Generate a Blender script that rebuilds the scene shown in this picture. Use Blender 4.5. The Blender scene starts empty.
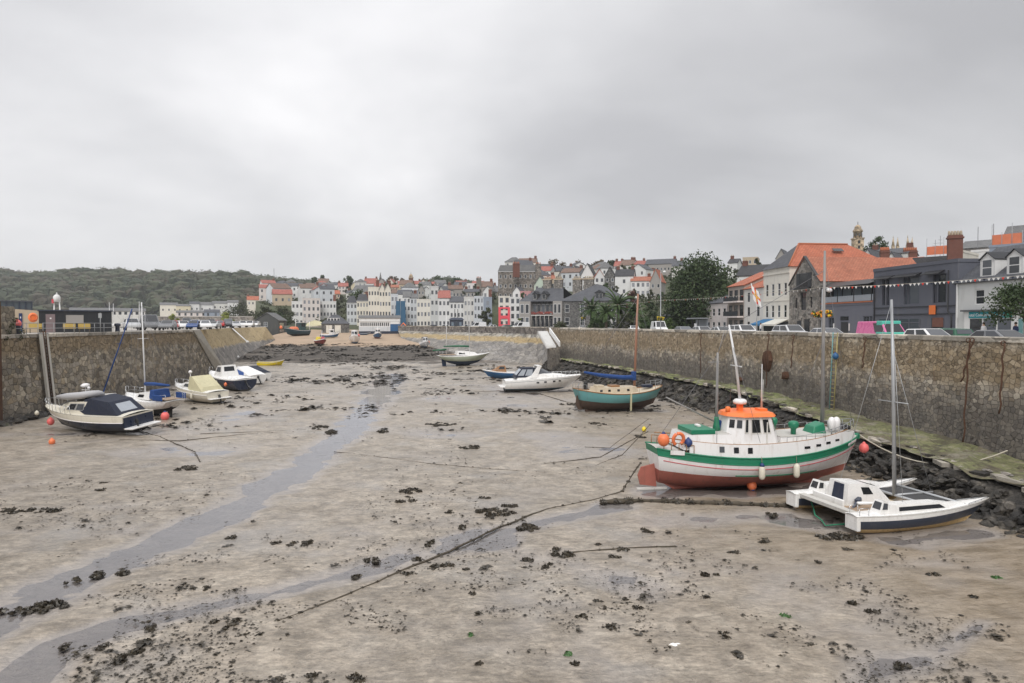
import bpy,math,random
import numpy as np
from mathutils import Matrix,Vector,Euler,noise as mnoise
R=math.radians
random.seed(7)
SC=bpy.context.scene
COL=SC.collection
# ------------------------------------------------------------------ camera
CAMZ,FPX=8.2,1024*24/36
PITCH,YAW=math.atan(18/FPX),math.atan(71/FPX)
cam=bpy.data.cameras.new('camera');cam.lens=24;cam.sensor_width=36
cam.clip_start=0.1;cam.clip_end=6000
camo=bpy.data.objects.new('camera',cam);COL.objects.link(camo)
camo.location=(0,0,CAMZ);camo.rotation_euler=(R(90)-PITCH,0,-YAW)
SC.camera=camo
# ------------------------------------------------------------------ sky
SUN_EL,SUN_AZ=R(44),R(195)
w=bpy.data.worlds.new('World');SC.world=w;w.use_nodes=True
nt=w.node_tree;nt.nodes.clear()
def N(t,**k):
 n=nt.nodes.new(t)
 for a,b in k.items():setattr(n,a,b)
 return n
def LK(a,b):nt.links.new(a,b)
out=N('ShaderNodeOutputWorld');bg=N('ShaderNodeBackground');LK(bg.outputs[0],out.inputs[0])
sky=N('ShaderNodeTexSky');sky.sky_type='NISHITA';sky.sun_disc=False
sky.sun_elevation=SUN_EL;sky.sun_rotation=SUN_AZ;sky.air_density=1.0;sky.dust_density=2.0
tc=N('ShaderNodeTexCoord');sep=N('ShaderNodeSeparateXYZ');LK(tc.outputs['Generated'],sep.inputs[0])
def mth(op,a,b=None,c=None,clamp=False):
 n=N('ShaderNodeMath',operation=op,use_clamp=clamp)
 for i,v in enumerate((a,b,c)):
  if v is None:continue
  if isinstance(v,(int,float)):n.inputs[i].default_value=v
  else:LK(v,n.inputs[i])
 return n.outputs[0]
zz=mth('MAXIMUM',sep.outputs[2],0.0)
den=mth('ADD',zz,0.48)
cx,cy=mth('DIVIDE',sep.outputs[0],den),mth('DIVIDE',sep.outputs[1],den)
cmb=N('ShaderNodeCombineXYZ');LK(cx,cmb.inputs[0]);LK(cy,cmb.inputs[1])
n1=N('ShaderNodeTexNoise');n1.inputs['Scale'].default_value=1.15;n1.inputs['Detail'].default_value=5;n1.inputs['Roughness'].default_value=0.5;n1.inputs['Distortion'].default_value=0.25
mp=N('ShaderNodeMapping');mp.inputs['Location'].default_value=(3.1,1.35,0.4);mp.inputs['Scale'].default_value=(0.8,1.15,1)
LK(cmb.outputs[0],mp.inputs[0]);LK(mp.outputs[0],n1.inputs[0])
n2=N('ShaderNodeTexNoise');n2.inputs['Scale'].default_value=1.9;n2.inputs['Detail'].default_value=6
LK(mp.outputs[0],n2.inputs[0])
cl=mth('ADD',mth('MULTIPLY',n1.outputs[0],0.80),mth('MULTIPLY',n2.outputs[0],0.20))
rmp=N('ShaderNodeValToRGB');LK(cl,rmp.inputs[0])
e=rmp.color_ramp.elements
e[0].position=0.39;e[0].color=(0.50,0.50,0.518,1)
e[1].position=0.61;e[1].color=(0.82,0.815,0.825,1)
m_=e.new(0.5);m_.color=(0.65,0.65,0.665,1)
gd=N('ShaderNodeVectorMath',operation='DOT_PRODUCT');LK(tc.outputs['Generated'],gd.inputs[0]);gd.inputs[1].default_value=(-0.08,0.93,0.35)
gl_=mth('MULTIPLY',mth('POWER',mth('MAXIMUM',gd.outputs['Value'],0.0),9.0),0.13)
rt_=mth('MULTIPLY',mth('MULTIPLY',sep.outputs[0],mth('MINIMUM',zz,0.35)),-0.55)
lift=mth('ADD',mth('ADD',mth('ADD',0.97,gl_),rt_),mth('MULTIPLY',mth('POWER',zz,3.0),1.6))
mul=N('ShaderNodeVectorMath',operation='SCALE');LK(rmp.outputs[0],mul.inputs[0]);LK(lift,mul.inputs['Scale'])
sk=N('ShaderNodeVectorMath',operation='SCALE');LK(sky.outputs[0],sk.inputs[0]);sk.inputs['Scale'].default_value=0.06
mx=N('ShaderNodeMix',data_type='RGBA');mx.inputs[0].default_value=0.94
LK(sk.outputs[0],mx.inputs[6]);LK(mul.outputs[0],mx.inputs[7])
LK(mx.outputs[2],bg.inputs[0]);bg.inputs[1].default_value=1.0
# ------------------------------------------------------------------ sun (veiled)
sl=bpy.data.lights.new('sun','SUN');sl.energy=1.5;sl.angle=R(22);sl.color=(1.0,0.965,0.92)
so=bpy.data.objects.new('sun',sl);COL.objects.link(so)
so.rotation_euler=(R(90)-SUN_EL,0,-SUN_AZ+math.pi) if False else(0,0,0)
_d=Vector((math.sin(SUN_AZ)*math.cos(SUN_EL),math.cos(SUN_AZ)*math.cos(SUN_EL),math.sin(SUN_EL)))
so.rotation_euler=_d.to_track_quat('Z','Y').to_euler()
SC.view_settings.view_transform='Standard';SC.view_settings.look='None'
SC.view_settings.exposure=0.17;SC.view_settings.gamma=1.0
SC.view_settings.use_curve_mapping=False
SC.render.engine='CYCLES'
cy_=SC.cycles
cy_.max_bounces=6;cy_.diffuse_bounces=3;cy_.glossy_bounces=3;cy_.transparent_max_bounces=12;cy_.volume_bounces=1
cy_.use_denoising=True;cy_.caustics_reflective=False;cy_.caustics_refractive=False
# ------------------------------------------------------------------ pixel / world helpers (layout measurements)
def ray(px,py):
 u=(px-512)/FPX;v=(341.5-py)/FPX
 h=math.cos(PITCH)+v*math.sin(PITCH);up=-math.sin(PITCH)+v*math.cos(PITCH)
 return Vector((u*math.cos(YAW)+h*math.sin(YAW),-u*math.sin(YAW)+h*math.cos(YAW),up)),h
def G(px,py,z=0.0):
 d,h=ray(px,py);t=(z-CAMZ)/d.z
 return Vector((d.x*t,d.y*t,z))
def AT(px,py,D):
 d,h=ray(px,py);t=D/h
 return Vector((d.x*t,d.y*t,CAMZ+d.z*t))
def ONX(px,py,X):
 d,h=ray(px,py);t=X/d.x
 return Vector((X,d.y*t,CAMZ+d.z*t))
def GG(px,py):
 z=0.0
 for _ in range(25):
  p=G(px,py,z);z=0.5*z+0.5*bed(p.x,p.y)
 return Vector((p.x,p.y,bed(p.x,p.y)))
def bed(x,y):
 s=y-118
 if s<=-12:return 0.0
 if s<12:return 0.045*(s+12)**2/48
 return min(0.045*s,6.0)
def bearing(px):return math.atan((px-512)/FPX)+YAW
# ------------------------------------------------------------------ materials
MATS={}
def _n(nt,t,**k):
 n=nt.nodes.new(t)
 for a,b in k.items():setattr(n,a,b)
 return n
class NB:
 def __init__(s,name):
  s.m=bpy.data.materials.new(name);s.m.use_nodes=True;s.nt=s.m.node_tree
  s.nt.nodes.clear();s.out=s.n('ShaderNodeOutputMaterial');s.b=s.n('ShaderNodeBsdfPrincipled')
  s.l(s.b.outputs[0],s.out.inputs[0]);s.tc=s.n('ShaderNodeTexCoord')
  s.P=s.tc.outputs['Object']
  MATS[name]=s.m
 def n(s,t,**k):return _n(s.nt,t,**k)
 def l(s,a,b):s.nt.links.new(a,b)
 def v(s,sock,val):
  if hasattr(val,'links'):s.l(val,sock)
  else:sock.default_value=val
 def math(s,op,a,b=0.0,c=0.0,clamp=False):
  n=s.n('ShaderNodeMath',operation=op,use_clamp=clamp)
  for i,x in enumerate((a,b,c)):s.v(n.inputs[i],x)
  return n.outputs[0]
 def map(s,scale=(1,1,1),loc=(0,0,0),rot=(0,0,0),src=None):
  n=s.n('ShaderNodeMapping');n.inputs['Scale'].default_value=scale;n.inputs['Location'].default_value=loc;n.inputs['Rotation'].default_value=rot
  s.l(src or s.P,n.inputs[0]);return n.outputs[0]
 def noise(s,scale,detail=4,rough=0.55,vec=None,dist=0.0,col=False):
  n=s.n('ShaderNodeTexNoise');n.inputs['Scale'].default_value=scale;n.inputs['Detail'].default_value=detail
  n.inputs['Roughness'].default_value=rough;n.inputs['Distortion'].default_value=dist
  s.l(vec or s.P,n.inputs['Vector']);return n.outputs[1 if col else 0]
 def voro(s,scale,feature='F1',vec=None,rnd=1.0,o='Distance'):
  n=s.n('ShaderNodeTexVoronoi',feature=feature);n.inputs['Scale'].default_value=scale;n.inputs['Randomness'].default_value=rnd
  s.l(vec or s.P,n.inputs['Vector']);return n.outputs[o]
 def ramp(s,f,stops,interp='LINEAR'):
  n=s.n('ShaderNodeValToRGB');s.l(f,n.inputs[0]);n.color_ramp.interpolation=interp
  e=n.color_ramp.elements
  while len(e)<len(stops):e.new(0.5)
  for i,(p,c) in enumerate(stops):
   e[i].position=p;e[i].color=(*c,1) if len(c)==3 else c
  return n.outputs[0]
 def step(s,f,a,b):
  n=s.n('ShaderNodeMapRange',interpolation_type='SMOOTHSTEP');s.v(n.inputs[0],f)
  n.inputs[1].default_value=a;n.inputs[2].default_value=b;return n.outputs[0]
 def mix(s,f,a,b,blend='MIX'):
  n=s.n('ShaderNodeMix',data_type='RGBA',blend_type=blend);s.v(n.inputs[0],f)
  for i,x in((6,a),(7,b)):
   if isinstance(x,tuple):n.inputs[i].default_value=(*x[:3],1)
   else:s.l(x,n.inputs[i])
  return n.outputs[2]
 def val(s,c,f):
  n=s.n('ShaderNodeVectorMath',operation='SCALE')
  if isinstance(c,tuple):n.inputs[0].default_value=c[:3]
  else:s.l(c,n.inputs[0])
  s.v(n.inputs['Scale'],f);return n.outputs[0]
 def sepz(s,src=None):
  n=s.n('ShaderNodeSeparateXYZ');s.l(src or s.P,n.inputs[0]);return n.outputs
 def bump(s,h,strength=0.5,dist=0.05,prev=None):
  n=s.n('ShaderNodeBump');n.inputs['Strength'].default_value=strength;n.inputs['Distance'].default_value=dist
  s.l(h,n.inputs['Height'])
  if prev is not None:s.l(prev,n.inputs['Normal'])
  return n.outputs[0]
 def fin(s,col=None,rough=0.8,nrm=None,metal=0.0,spec=0.5):
  if col is not None:s.v(s.b.inputs['Base Color'],(*col,1) if isinstance(col,tuple) and len(col)==3 else col)
  s.v(s.b.inputs['Roughness'],rough);s.v(s.b.inputs['Metallic'],metal)
  s.b.inputs['Specular IOR Level'].default_value=spec
  if nrm is not None:s.l(nrm,s.b.inputs['Normal'])
  return s.m
def geo_world(b):
 return b.n('ShaderNodeNewGeometry').outputs['Position']
def paint(name,col,rough=0.5,var=0.12,scale=1.5,dirt=0.25,bump=0.0,metal=0.0,dirtcol=(0.16,0.13,0.10),spec=0.5,streak=True):
 """painted / plain surface with broad tone variation and vertical dirt streaks"""
 if name in MATS:return MATS[name]
 b=NB(name)
 n=b.noise(scale,5);c=b.val(col,b.math('ADD',b.math('MULTIPLY',n,2*var),1-var))
 if dirt>0:
  vec=b.map((2.2,2.2,0.45 if streak else 2.2))
  d=b.step(b.noise(scale*1.6,6,0.65,vec),0.5,0.78)
  c=b.mix(b.math('MULTIPLY',d,dirt),c,dirtcol)
 nr=b.bump(b.noise(scale*14,3),0.3,bump) if bump else None
 rr=b.math('ADD',b.math('MULTIPLY',b.noise(scale*3),0.2),rough-0.1)
 return b.fin(c,rr,nr,metal,spec)
def render_wall(name,col,var=0.10,dirt=0.3):
 return paint(name,col,0.85,var,0.35,dirt,0.01,dirtcol=(0.19,0.175,0.155))
def stone(name,cols,scale=1.6,mortar=(0.10,0.09,0.08),squash=(1,0.75,1.15),edge=(0.02,0.07),bump=0.08,rough=0.9,stains=None,rnd=1.0):
 b=NB(name)
 wob=b.n('ShaderNodeVectorMath',operation='ADD');b.l(b.map(squash),wob.inputs[0])
 wn=b.n('ShaderNodeVectorMath',operation='SCALE');b.l(b.noise(1.1,3,col=True),wn.inputs[0]);wn.inputs['Scale'].default_value=0.35
 b.l(wn.outputs[0],wob.inputs[1]);vec=wob.outputs[0]
 cell=b.voro(scale,vec=vec,rnd=rnd,o='Color');ed=b.voro(scale,'DISTANCE_TO_EDGE',vec=vec,rnd=rnd)
 sp=b.n('ShaderNodeSeparateColor');b.l(cell,sp.inputs[0])
 k=len(cols);c=b.ramp(sp.outputs[0],[(i/(k-1),cc) for i,cc in enumerate(cols)])
 c=b.val(c,b.math('ADD',b.math('MULTIPLY',sp.outputs[1],0.95),0.52))
 c=b.val(c,b.math('ADD',b.math('MULTIPLY',b.noise(scale*3.2,6,0.75),1.5),0.25))
 c=b.val(c,b.math('ADD',b.math('MULTIPLY',b.noise(scale*0.13,4,0.65),0.9),0.55))
 c=b.mix(b.math('MULTIPLY',b.step(b.noise(scale*.45,6,.75,b.map((1,1,.5),(3,9,1))),.56,.7),.5),c,b.val(c,.45))
 if stains:c=stains(b,c)
 m=b.step(ed,*edge)
 c=b.mix(b.math('MULTIPLY',b.math('SUBTRACT',1.0,m),b.step(b.noise(scale*.5,4,.7),.38,.62)),c,b.val(c,0.52))
 h=b.math('ADD',b.math('MULTIPLY',m,1.0),b.math('MULTIPLY',b.noise(scale*4,5,0.7),0.6))
 h=b.math('ADD',h,b.math('MULTIPLY',sp.outputs[2],0.5))
 return b.fin(c,rough,b.bump(h,0.9,bump))
def roofing(name,col,col2,sx=3.0,sz=4.0,lichen=0.2):
 b=NB(name)
 br=b.n('ShaderNodeTexBrick');br.inputs['Scale'].default_value=1.0
 br.inputs['Brick Width'].default_value=0.45;br.inputs['Row Height'].default_value=0.28;br.inputs['Mortar Size'].default_value=0.02
 uv=b.tc.outputs['UV'];b.l(uv,br.inputs['Vector'])
 br.inputs['Color1'].default_value=(*col,1);br.inputs['Color2'].default_value=(*col2,1)
 br.inputs['Mortar'].default_value=(*[x*0.4 for x in col],1)
 c=b.val(br.outputs[0],b.math('ADD',b.math('MULTIPLY',b.noise(0.7,6,0.65),0.9),0.55))
 c=b.mix(b.math('MULTIPLY',b.step(b.noise(2.2,6,0.7),0.55,0.75),lichen),c,(0.22,0.19,0.13))
 return b.fin(c,0.75,b.bump(br.outputs['Fac'],0.6,-0.02))
# ------------------------------------------------------------------ mesh builder
class MB:
 def __init__(s):s.v=[];s.f=[];s.mi=[];s.sm=[];s.uv=[];s.mats=[]
 def m(s,mat):
  if isinstance(mat,str):mat=MATS[mat]
  if mat not in s.mats:s.mats.append(mat)
  return s.mats.index(mat)
 def add(s,verts,faces,mat,smooth=False,xf=None):
  o=len(s.v)
  for p in verts:
   p=Vector(p)
   if xf is not None:p=xf@p
   s.v.append(p)
  k=s.m(mat) if not isinstance(mat,list) else None
  for i,f in enumerate(faces):
   s.f.append([o+j for j in f]);s.mi.append(k if k is not None else s.m(mat[i]));s.sm.append(smooth)
 def bx(s,x0,x1,y0,y1,z0,z1,mat,xf=None,top=None):
  tx,ty=top or(0,0)
  V=[(x0,y0,z0),(x1,y0,z0),(x1,y1,z0),(x0,y1,z0),(x0+tx,y0+ty,z1),(x1-tx,y0+ty,z1),(x1-tx,y1-ty,z1),(x0+tx,y1-ty,z1)]
  s.add(V,[(3,2,1,0),(4,5,6,7),(0,1,5,4),(1,2,6,5),(2,3,7,6),(3,0,4,7)],mat,False,xf)
 def cb(s,c,sz,mat,rot=(0,0,0),top=None):
  xf=Matrix.Translation(Vector(c))@Euler(rot).to_matrix().to_4x4()
  a,b,h=sz[0]/2,sz[1]/2,sz[2]/2
  s.bx(-a,a,-b,b,-h,h,mat,xf,top)
 def tube(s,pts,r,mat,n=6,cap=True,smooth=True):
  pts=[Vector(p) for p in pts];k=len(pts)
  rr=r if isinstance(r,(list,tuple)) else[r]*k
  V=[];ref=None
  for i,p in enumerate(pts):
   t=(pts[min(i+1,k-1)]-pts[max(i-1,0)])
   if t.length<1e-9:t=Vector((0,0,1))
   t.normalize()
   if ref is None:ref=Vector((0,0,1)) if abs(t.z)<0.9 else Vector((1,0,0))
   a=t.cross(ref)
   if a.length<1e-6:a=t.orthogonal()
   a.normalize();bb=a.cross(t).normalized();ref=bb if abs(t.dot(Vector((0,0,1))))>0.9 else ref
   for j in range(n):
    an=2*math.pi*j/n
    V.append(p+(a*math.cos(an)+bb*math.sin(an))*rr[i])
  F=[(i*n+j,i*n+(j+1)%n,(i+1)*n+(j+1)%n,(i+1)*n+j) for i in range(k-1) for j in range(n)]
  if cap:F+=[tuple(range(n))[::-1],tuple((k-1)*n+j for j in range(n))]
  s.add(V,F,mat,smooth)
 def prism(s,poly,axis,a0,a1,mat,xf=None,inset=None):
  """poly: 2-D outline; axis 'x','y','z' is the extrusion axis"""
  def P(q,a):
   if axis=='y':return(q[0],a,q[1])
   if axis=='x':return(a,q[0],q[1])
   return(q[0],q[1],a)
  k=len(poly)
  V=[P(q,a0) for q in poly]+[P(q,a1) for q in(inset or poly)]
  F=[(i,(i+1)%k,k+(i+1)%k,k+i) for i in range(k)]+[tuple(range(k))[::-1],tuple(range(k,2*k))]
  s.add(V,F,mat,False,xf)
 def lathe(s,prof,mat,n=12,xf=None,smooth=True):
  V=[];k=len(prof)
  for r_,z in prof:
   for j in range(n):
    a=2*math.pi*j/n;V.append((r_*math.cos(a),r_*math.sin(a),z))
  F=[(i*n+j,i*n+(j+1)%n,(i+1)*n+(j+1)%n,(i+1)*n+j) for i in range(k-1) for j in range(n)]
  F+=[tuple(range(n))[::-1],tuple((k-1)*n+j for j in range(n))]
  s.add(V,F,mat,smooth,xf)
 def ball(s,c,r,mat,n=12,sc=(1,1,1),rot=(0,0,0)):
  xf=Matrix.Translation(Vector(c))@Euler(rot).to_matrix().to_4x4()@Matrix.Diagonal((*sc,1))
  h=n//2+1
  s.lathe([(max(0.001,r*math.sin(math.pi*i/h)),-r*math.cos(math.pi*i/h)) for i in range(h+1)],mat,n,xf)
 def quad(s,a,b,c,d,mat):s.add([a,b,c,d],[(0,1,2,3)],mat)
 def slab(s,q,th,mat):
  q=[Vector(p) for p in q];nn=(q[1]-q[0]).cross(q[3]-q[0]).normalized()
  lo=[p-nn*th for p in q]
  s.add(q+lo,[(0,1,2,3),(7,6,5,4),(0,4,5,1),(1,5,6,2),(2,6,7,3),(3,7,4,0)],mat)
 def panel(s,q,u0,u1,v0,v1,off,mat,th=0.012):
  q=[Vector(p) for p in q]
  def B(u,v):return q[0]*(1-u)*(1-v)+q[1]*u*(1-v)+q[2]*u*v+q[3]*(1-u)*v
  nn=(q[1]-q[0]).cross(q[3]-q[0]).normalized()
  s.slab([B(u0,v0)+nn*(off+th),B(u1,v0)+nn*(off+th),B(u1,v1)+nn*(off+th),B(u0,v1)+nn*(off+th)],th,mat)
 def loft(s,rings,mat,closed=True,cap=True,smooth=True):
  n=len(rings[0]);V=[p for r_ in rings for p in r_];k=len(rings)
  F=[(i*n+j,i*n+(j+1)%n,(i+1)*n+(j+1)%n,(i+1)*n+j) for i in range(k-1) for j in range(n if closed else n-1)]
  if cap:F+=[tuple(range(n))[::-1],tuple((k-1)*n+j for j in range(n))]
  s.add(V,F,mat,smooth)
 def mesh(s,name,boxuv=False):
  me=bpy.data.meshes.new(name);me.from_pydata([tuple(p) for p in s.v],[],s.f)
  for mt in s.mats:me.materials.append(mt)
  me.polygons.foreach_set('material_index',s.mi);me.polygons.foreach_set('use_smooth',s.sm)
  me.update();return me
 def build(s,name,parent=None,loc=None,rot=None,bev=0.0,slope_uv=False):
  me=s.mesh(name);o=bpy.data.objects.new(name,me);COL.objects.link(o)
  if parent is not None:o.parent=parent
  if loc is not None:o.location=loc
  if rot is not None:o.rotation_euler=rot
  if slope_uv:
   uvl=me.uv_layers.new(name='UVMap')
   for p in me.polygons:
    nn=p.normal;t=Vector((0,0,1)).cross(nn)
    t=t.normalized() if t.length>1e-3 else Vector((1,0,0));bb=nn.cross(t)
    for li in p.loop_indices:
     q=me.vertices[me.loops[li].vertex_index].co;uvl.data[li].uv=(q.dot(t),q.dot(bb))
  if bev:
   md=o.modifiers.new('edges','BEVEL');md.width=bev;md.segments=2;md.limit_method='ANGLE';md.angle_limit=R(40)
  return o
LABELS={}
def tag(o,label,cat=None,group=None,kind=None):
 o['label']=label
 if cat:o['category']=cat
 if group:o['group']=group
 if kind:o['kind']=kind
 return o
def thing(name,label,cat,loc=(0,0,0),rot=(0,0,0),group=None):
 o=bpy.data.objects.new(name,None);COL.objects.link(o);o.empty_display_size=0.3
 o.location=loc;o.rotation_euler=rot
 return tag(o,label,cat,group)
def copy_tree(o,parent=None):
 c=o.copy();COL.objects.link(c)
 if parent is not None:c.parent=parent
 for ch in list(o.children):copy_tree(ch,c)
 return c
def struct(o,label=None):
 o['kind']='structure'
 if label:o['label']=label
 return o
def vnoise(x,y,seed=0):
 x=np.asarray(x,float);y=np.asarray(y,float)
 xi=np.floor(x).astype(np.int64);yi=np.floor(y).astype(np.int64);xf=x-xi;yf=y-yi
 def hsh(a,b):
  h=(a*374761393+b*668265263+seed*974634777)&0xFFFFFFFF
  h=((h^(h>>13))*1274126177)&0xFFFFFFFF
  return((h^(h>>16))&0xFFFF)/65535.0
 u=xf*xf*(3-2*xf);v=yf*yf*(3-2*yf)
 return(hsh(xi,yi)*(1-u)+hsh(xi+1,yi)*u)*(1-v)+(hsh(xi,yi+1)*(1-u)+hsh(xi+1,yi+1)*u)*v
def fbm(x,y,oct=4,seed=0,gain=0.5):
 t=0;a=1;s=0
 for i in range(oct):
  t=t+a*vnoise(np.asarray(x)*2**i,np.asarray(y)*2**i,seed+i);s+=a;a*=gain
 return t/s
def grid_mesh(name,X,Y,Z,mat,smooth=True):
 ny,nx=X.shape
 co=np.stack([X,Y,Z],-1).reshape(-1,3)
 idx=np.arange(nx*ny).reshape(ny,nx)
 q=np.stack([idx[:-1,:-1],idx[:-1,1:],idx[1:,1:],idx[1:,:-1]],-1).reshape(-1,4)
 me=bpy.data.meshes.new(name);me.vertices.add(len(co));me.vertices.foreach_set('co',co.ravel())
 me.loops.add(q.size);me.loops.foreach_set('vertex_index',q.ravel())
 me.polygons.add(len(q));me.polygons.foreach_set('loop_start',np.arange(0,q.size,4));
 me.polygons.foreach_set('use_smooth',np.full(len(q),smooth))
 me.update(calc_edges=True);me.validate()
 me.materials.append(MATS[mat] if isinstance(mat,str) else mat)
 o=bpy.data.objects.new(name,me);COL.objects.link(o);return o
# ================================================================== materials
def _ground():
 b=NB('tidal_mud');P=b.P;xyz=b.sepz()
 x,y,z=xyz[0],xyz[1],xyz[2]
 big=b.noise(0.09,5,0.6);mid=b.noise(0.7,6,0.62,dist=0.4);fine=b.noise(6.0,6,0.7)
 mud=b.ramp(mid,[(0.32,(0.25,0.21,0.162)),(0.5,(0.345,0.294,0.235)),(0.68,(0.43,0.375,0.305))])
 mud=b.mix(b.step(big,0.40,0.60),mud,b.val(mud,0.84))
 rl=b.noise(1.5,7,0.78,b.map((0.8,1.2,1),rot=(0,0,0.4)),dist=0.5);mud=b.val(mud,b.math('ADD',b.math('MULTIPLY',b.step(rl,0.38,0.60),0.42),0.74))
 rt=b.noise(3.4,4,0.65,b.map((0.8,1.5,1),rot=(0,0,0.35)),dist=0.6);mud=b.val(mud,b.math('ADD',b.math('MULTIPLY',b.step(rt,0.38,0.62),0.30),0.84));tr=b.noise(0.8,5,0.7,b.map((0.3,1.1,1),rot=(0,0,-0.55)));mud=b.mix(b.math('MULTIPLY',b.step(tr,0.56,0.66),0.35),mud,b.val(mud,0.72))
 mud=b.mix(b.math('MULTIPLY',b.step(b.noise(0.22,4,0.6,b.map((1,1,1),(40,3,0))),0.52,0.68),0.5),mud,(0.30,0.285,0.27))
 sp=b.voro(4.6,vec=b.map((1,1,1)),o='Distance')
 spots=b.math('MULTIPLY',b.math('SUBTRACT',1.0,b.step(sp,0.05,0.20)),b.step(b.noise(0.35,5,0.6),0.40,0.56))
 mud=b.mix(b.math('MULTIPLY',spots,0.75),mud,(0.10,0.085,0.065))
 fs=b.math('MULTIPLY',b.step(b.noise(8.0,5,0.8),0.56,0.63),b.step(b.noise(0.16,5,0.6,b.map((1,1,1),(9,2,0))),0.42,0.6))
 mud=b.mix(b.math('MULTIPLY',fs,0.75),mud,(0.15,0.12,0.09))
 mud=b.val(mud,b.math('ADD',b.math('MULTIPLY',fine,0.95),0.52))
 east=b.math('MULTIPLY',b.step(b.math('ADD',x,b.math('MULTIPLY',big,14.0)),12.0,24.0),b.step(b.math('ADD',y,b.math('MULTIPLY',mid,8.0)),75.0,45.0))
 rip=b.noise(1.1,6,0.7,b.map((0.6,1.9,1),rot=(0,0,0.5)))
 brown=b.ramp(rip,[(0.38,(0.145,0.105,0.058)),(0.55,(0.30,0.235,0.165)),(0.7,(0.38,0.31,0.235))])
 mud=b.mix(b.math('MULTIPLY',east,0.8),mud,brown)
 far=b.step(y,42.0,100.0)
 wk=b.step(b.math('ADD',b.noise(0.28,6,0.72,b.map((0.7,0.55,1),(5,9,0))),b.math('MULTIPLY',far,0.07)),0.585,0.66)
 mud=b.mix(b.math('MULTIPLY',wk,b.math('ADD',b.math('MULTIPLY',far,0.62),0.18)),mud,(0.105,0.088,0.068))
 yy=b.math('ADD',y,b.math('ADD',b.math('MULTIPLY',b.noise(0.06,5,0.7),26.0),-13.0))
 yy=b.math('ADD',yy,b.math('MULTIPLY',b.noise(0.5,5,0.7),7.0))
 belt=b.step(yy,134.0,139.0)
 shin=b.val((0.062,0.052,0.042),b.math('ADD',b.math('MULTIPLY',b.noise(0.7,7,0.85,dist=0.5),2.2),0.0))
 shin=b.mix(b.math('MULTIPLY',b.step(b.noise(0.16,6,0.75,b.map((0.5,1.5,1),(8,1,0))),0.5,0.64),0.55),shin,(0.21,0.18,0.15))
 shin=b.mix(b.math('MULTIPLY',b.step(x,-4.0,8.0),b.step(b.noise(0.3,5,0.7),0.45,0.6)),shin,(0.24,0.205,0.17))
 c=b.mix(belt,mud,shin)
 sand=b.val((0.40,0.295,0.205),b.math('ADD',b.math('MULTIPLY',b.noise(0.35,6,0.7),0.6),0.7))
 sand=b.mix(b.math('MULTIPLY',b.step(b.noise(0.12,5,0.65,b.map((0.5,1.6,1),(3,3,0))),0.52,0.64),0.5),sand,(0.23,0.18,0.125))
 y2=b.math('ADD',yy,b.math('MULTIPLY',b.step(x,-8.0,8.0),13.0))
 wet=b.step(b.math('ADD',y2,b.math('MULTIPLY',b.noise(0.25,5,0.75),16.0)),184.0,189.0)
 c=b.mix(wet,c,sand)
 wetn=b.noise(0.5,5,0.6,b.map((1,1,1),(2,8,0)))
 rough=b.math('ADD',b.math('MULTIPLY',wetn,0.5),0.10)
 rough=b.math('MAXIMUM',rough,b.math('MULTIPLY',belt,0.85))
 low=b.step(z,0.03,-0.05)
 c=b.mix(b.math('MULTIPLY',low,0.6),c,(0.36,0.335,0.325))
 rp=b.noise(3.2,4,0.6,b.map((1.0,1.7,1),rot=(0,0,0.35)),dist=0.6)
 h=b.math('ADD',b.math('MULTIPLY',rp,1.0),b.math('MULTIPLY',fine,0.5))
 h=b.math('ADD',h,b.math('MULTIPLY',b.noise(26,3,0.7),0.12))
 nb=b.bump(h,0.95,0.10)
 b.fin(c,rough,nb,spec=0.5)
_ground()
def _water():
 b=NB('shallow_water');nt=b.nt
 fr=b.n('ShaderNodeFresnel');fr.inputs[0].default_value=1.33
 gl=b.n('ShaderNodeBsdfGlossy');gl.inputs['Roughness'].default_value=0.06;gl.inputs['Color'].default_value=(0.9,0.93,1.0,1)
 tr=b.n('ShaderNodeBsdfTransparent');tr.inputs[0].default_value=(0.95,0.95,0.96,1)
 nb=b.bump(b.noise(2.5,4,0.6),0.12,0.03);b.l(nb,fr.inputs['Normal']);b.l(nb,gl.inputs['Normal'])
 mx=b.n('ShaderNodeMixShader');b.l(fr.outputs[0],mx.inputs[0]);b.l(tr.outputs[0],mx.inputs[1]);b.l(gl.outputs[0],mx.inputs[2])
 b.l(mx.outputs[0],b.out.inputs[0])
_water()
def weed_stains(dark0,dark1,ochre0,ochre1,dk=(0.075,0.066,0.062),oc=(0.36,0.255,0.125),af=0.75):
 def f(b,c):
  z=b.sepz()[2];zn=b.math('ADD',z,b.math('MULTIPLY',b.math('SUBTRACT',b.noise(0.35,6,0.7),0.5),2.2))
  streak=b.noise(0.9,5,0.7,b.map((1.6,1.6,0.22)))
  o=b.math('MULTIPLY',b.step(zn,ochre0,ochre0+0.8),b.step(zn,ochre1+0.8,ochre1))
  c=b.mix(b.math('MULTIPLY',o,0.55),c,b.mix(0.4,oc,c,'MULTIPLY'))
  d=b.step(zn,dark1,dark0)
  c=b.mix(b.math('MULTIPLY',d,af),c,b.mix(b.step(streak,0.35,0.65),dk,(0.125,0.115,0.105)))
  rs=b.step(b.noise(0.5,6,0.7,b.map((3.2,3.2,0.12))),0.62,0.72)
  c=b.mix(b.math('MULTIPLY',rs,0.5),c,(0.09,0.07,0.055))
  ru=b.step(b.noise(0.25,4,0.7,b.map((2.0,2.0,0.16),(7,7,0))),0.66,0.74)
  c=b.mix(b.math('MULTIPLY',ru,0.5),c,(0.21,0.10,0.045))
  return c
 return f
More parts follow.
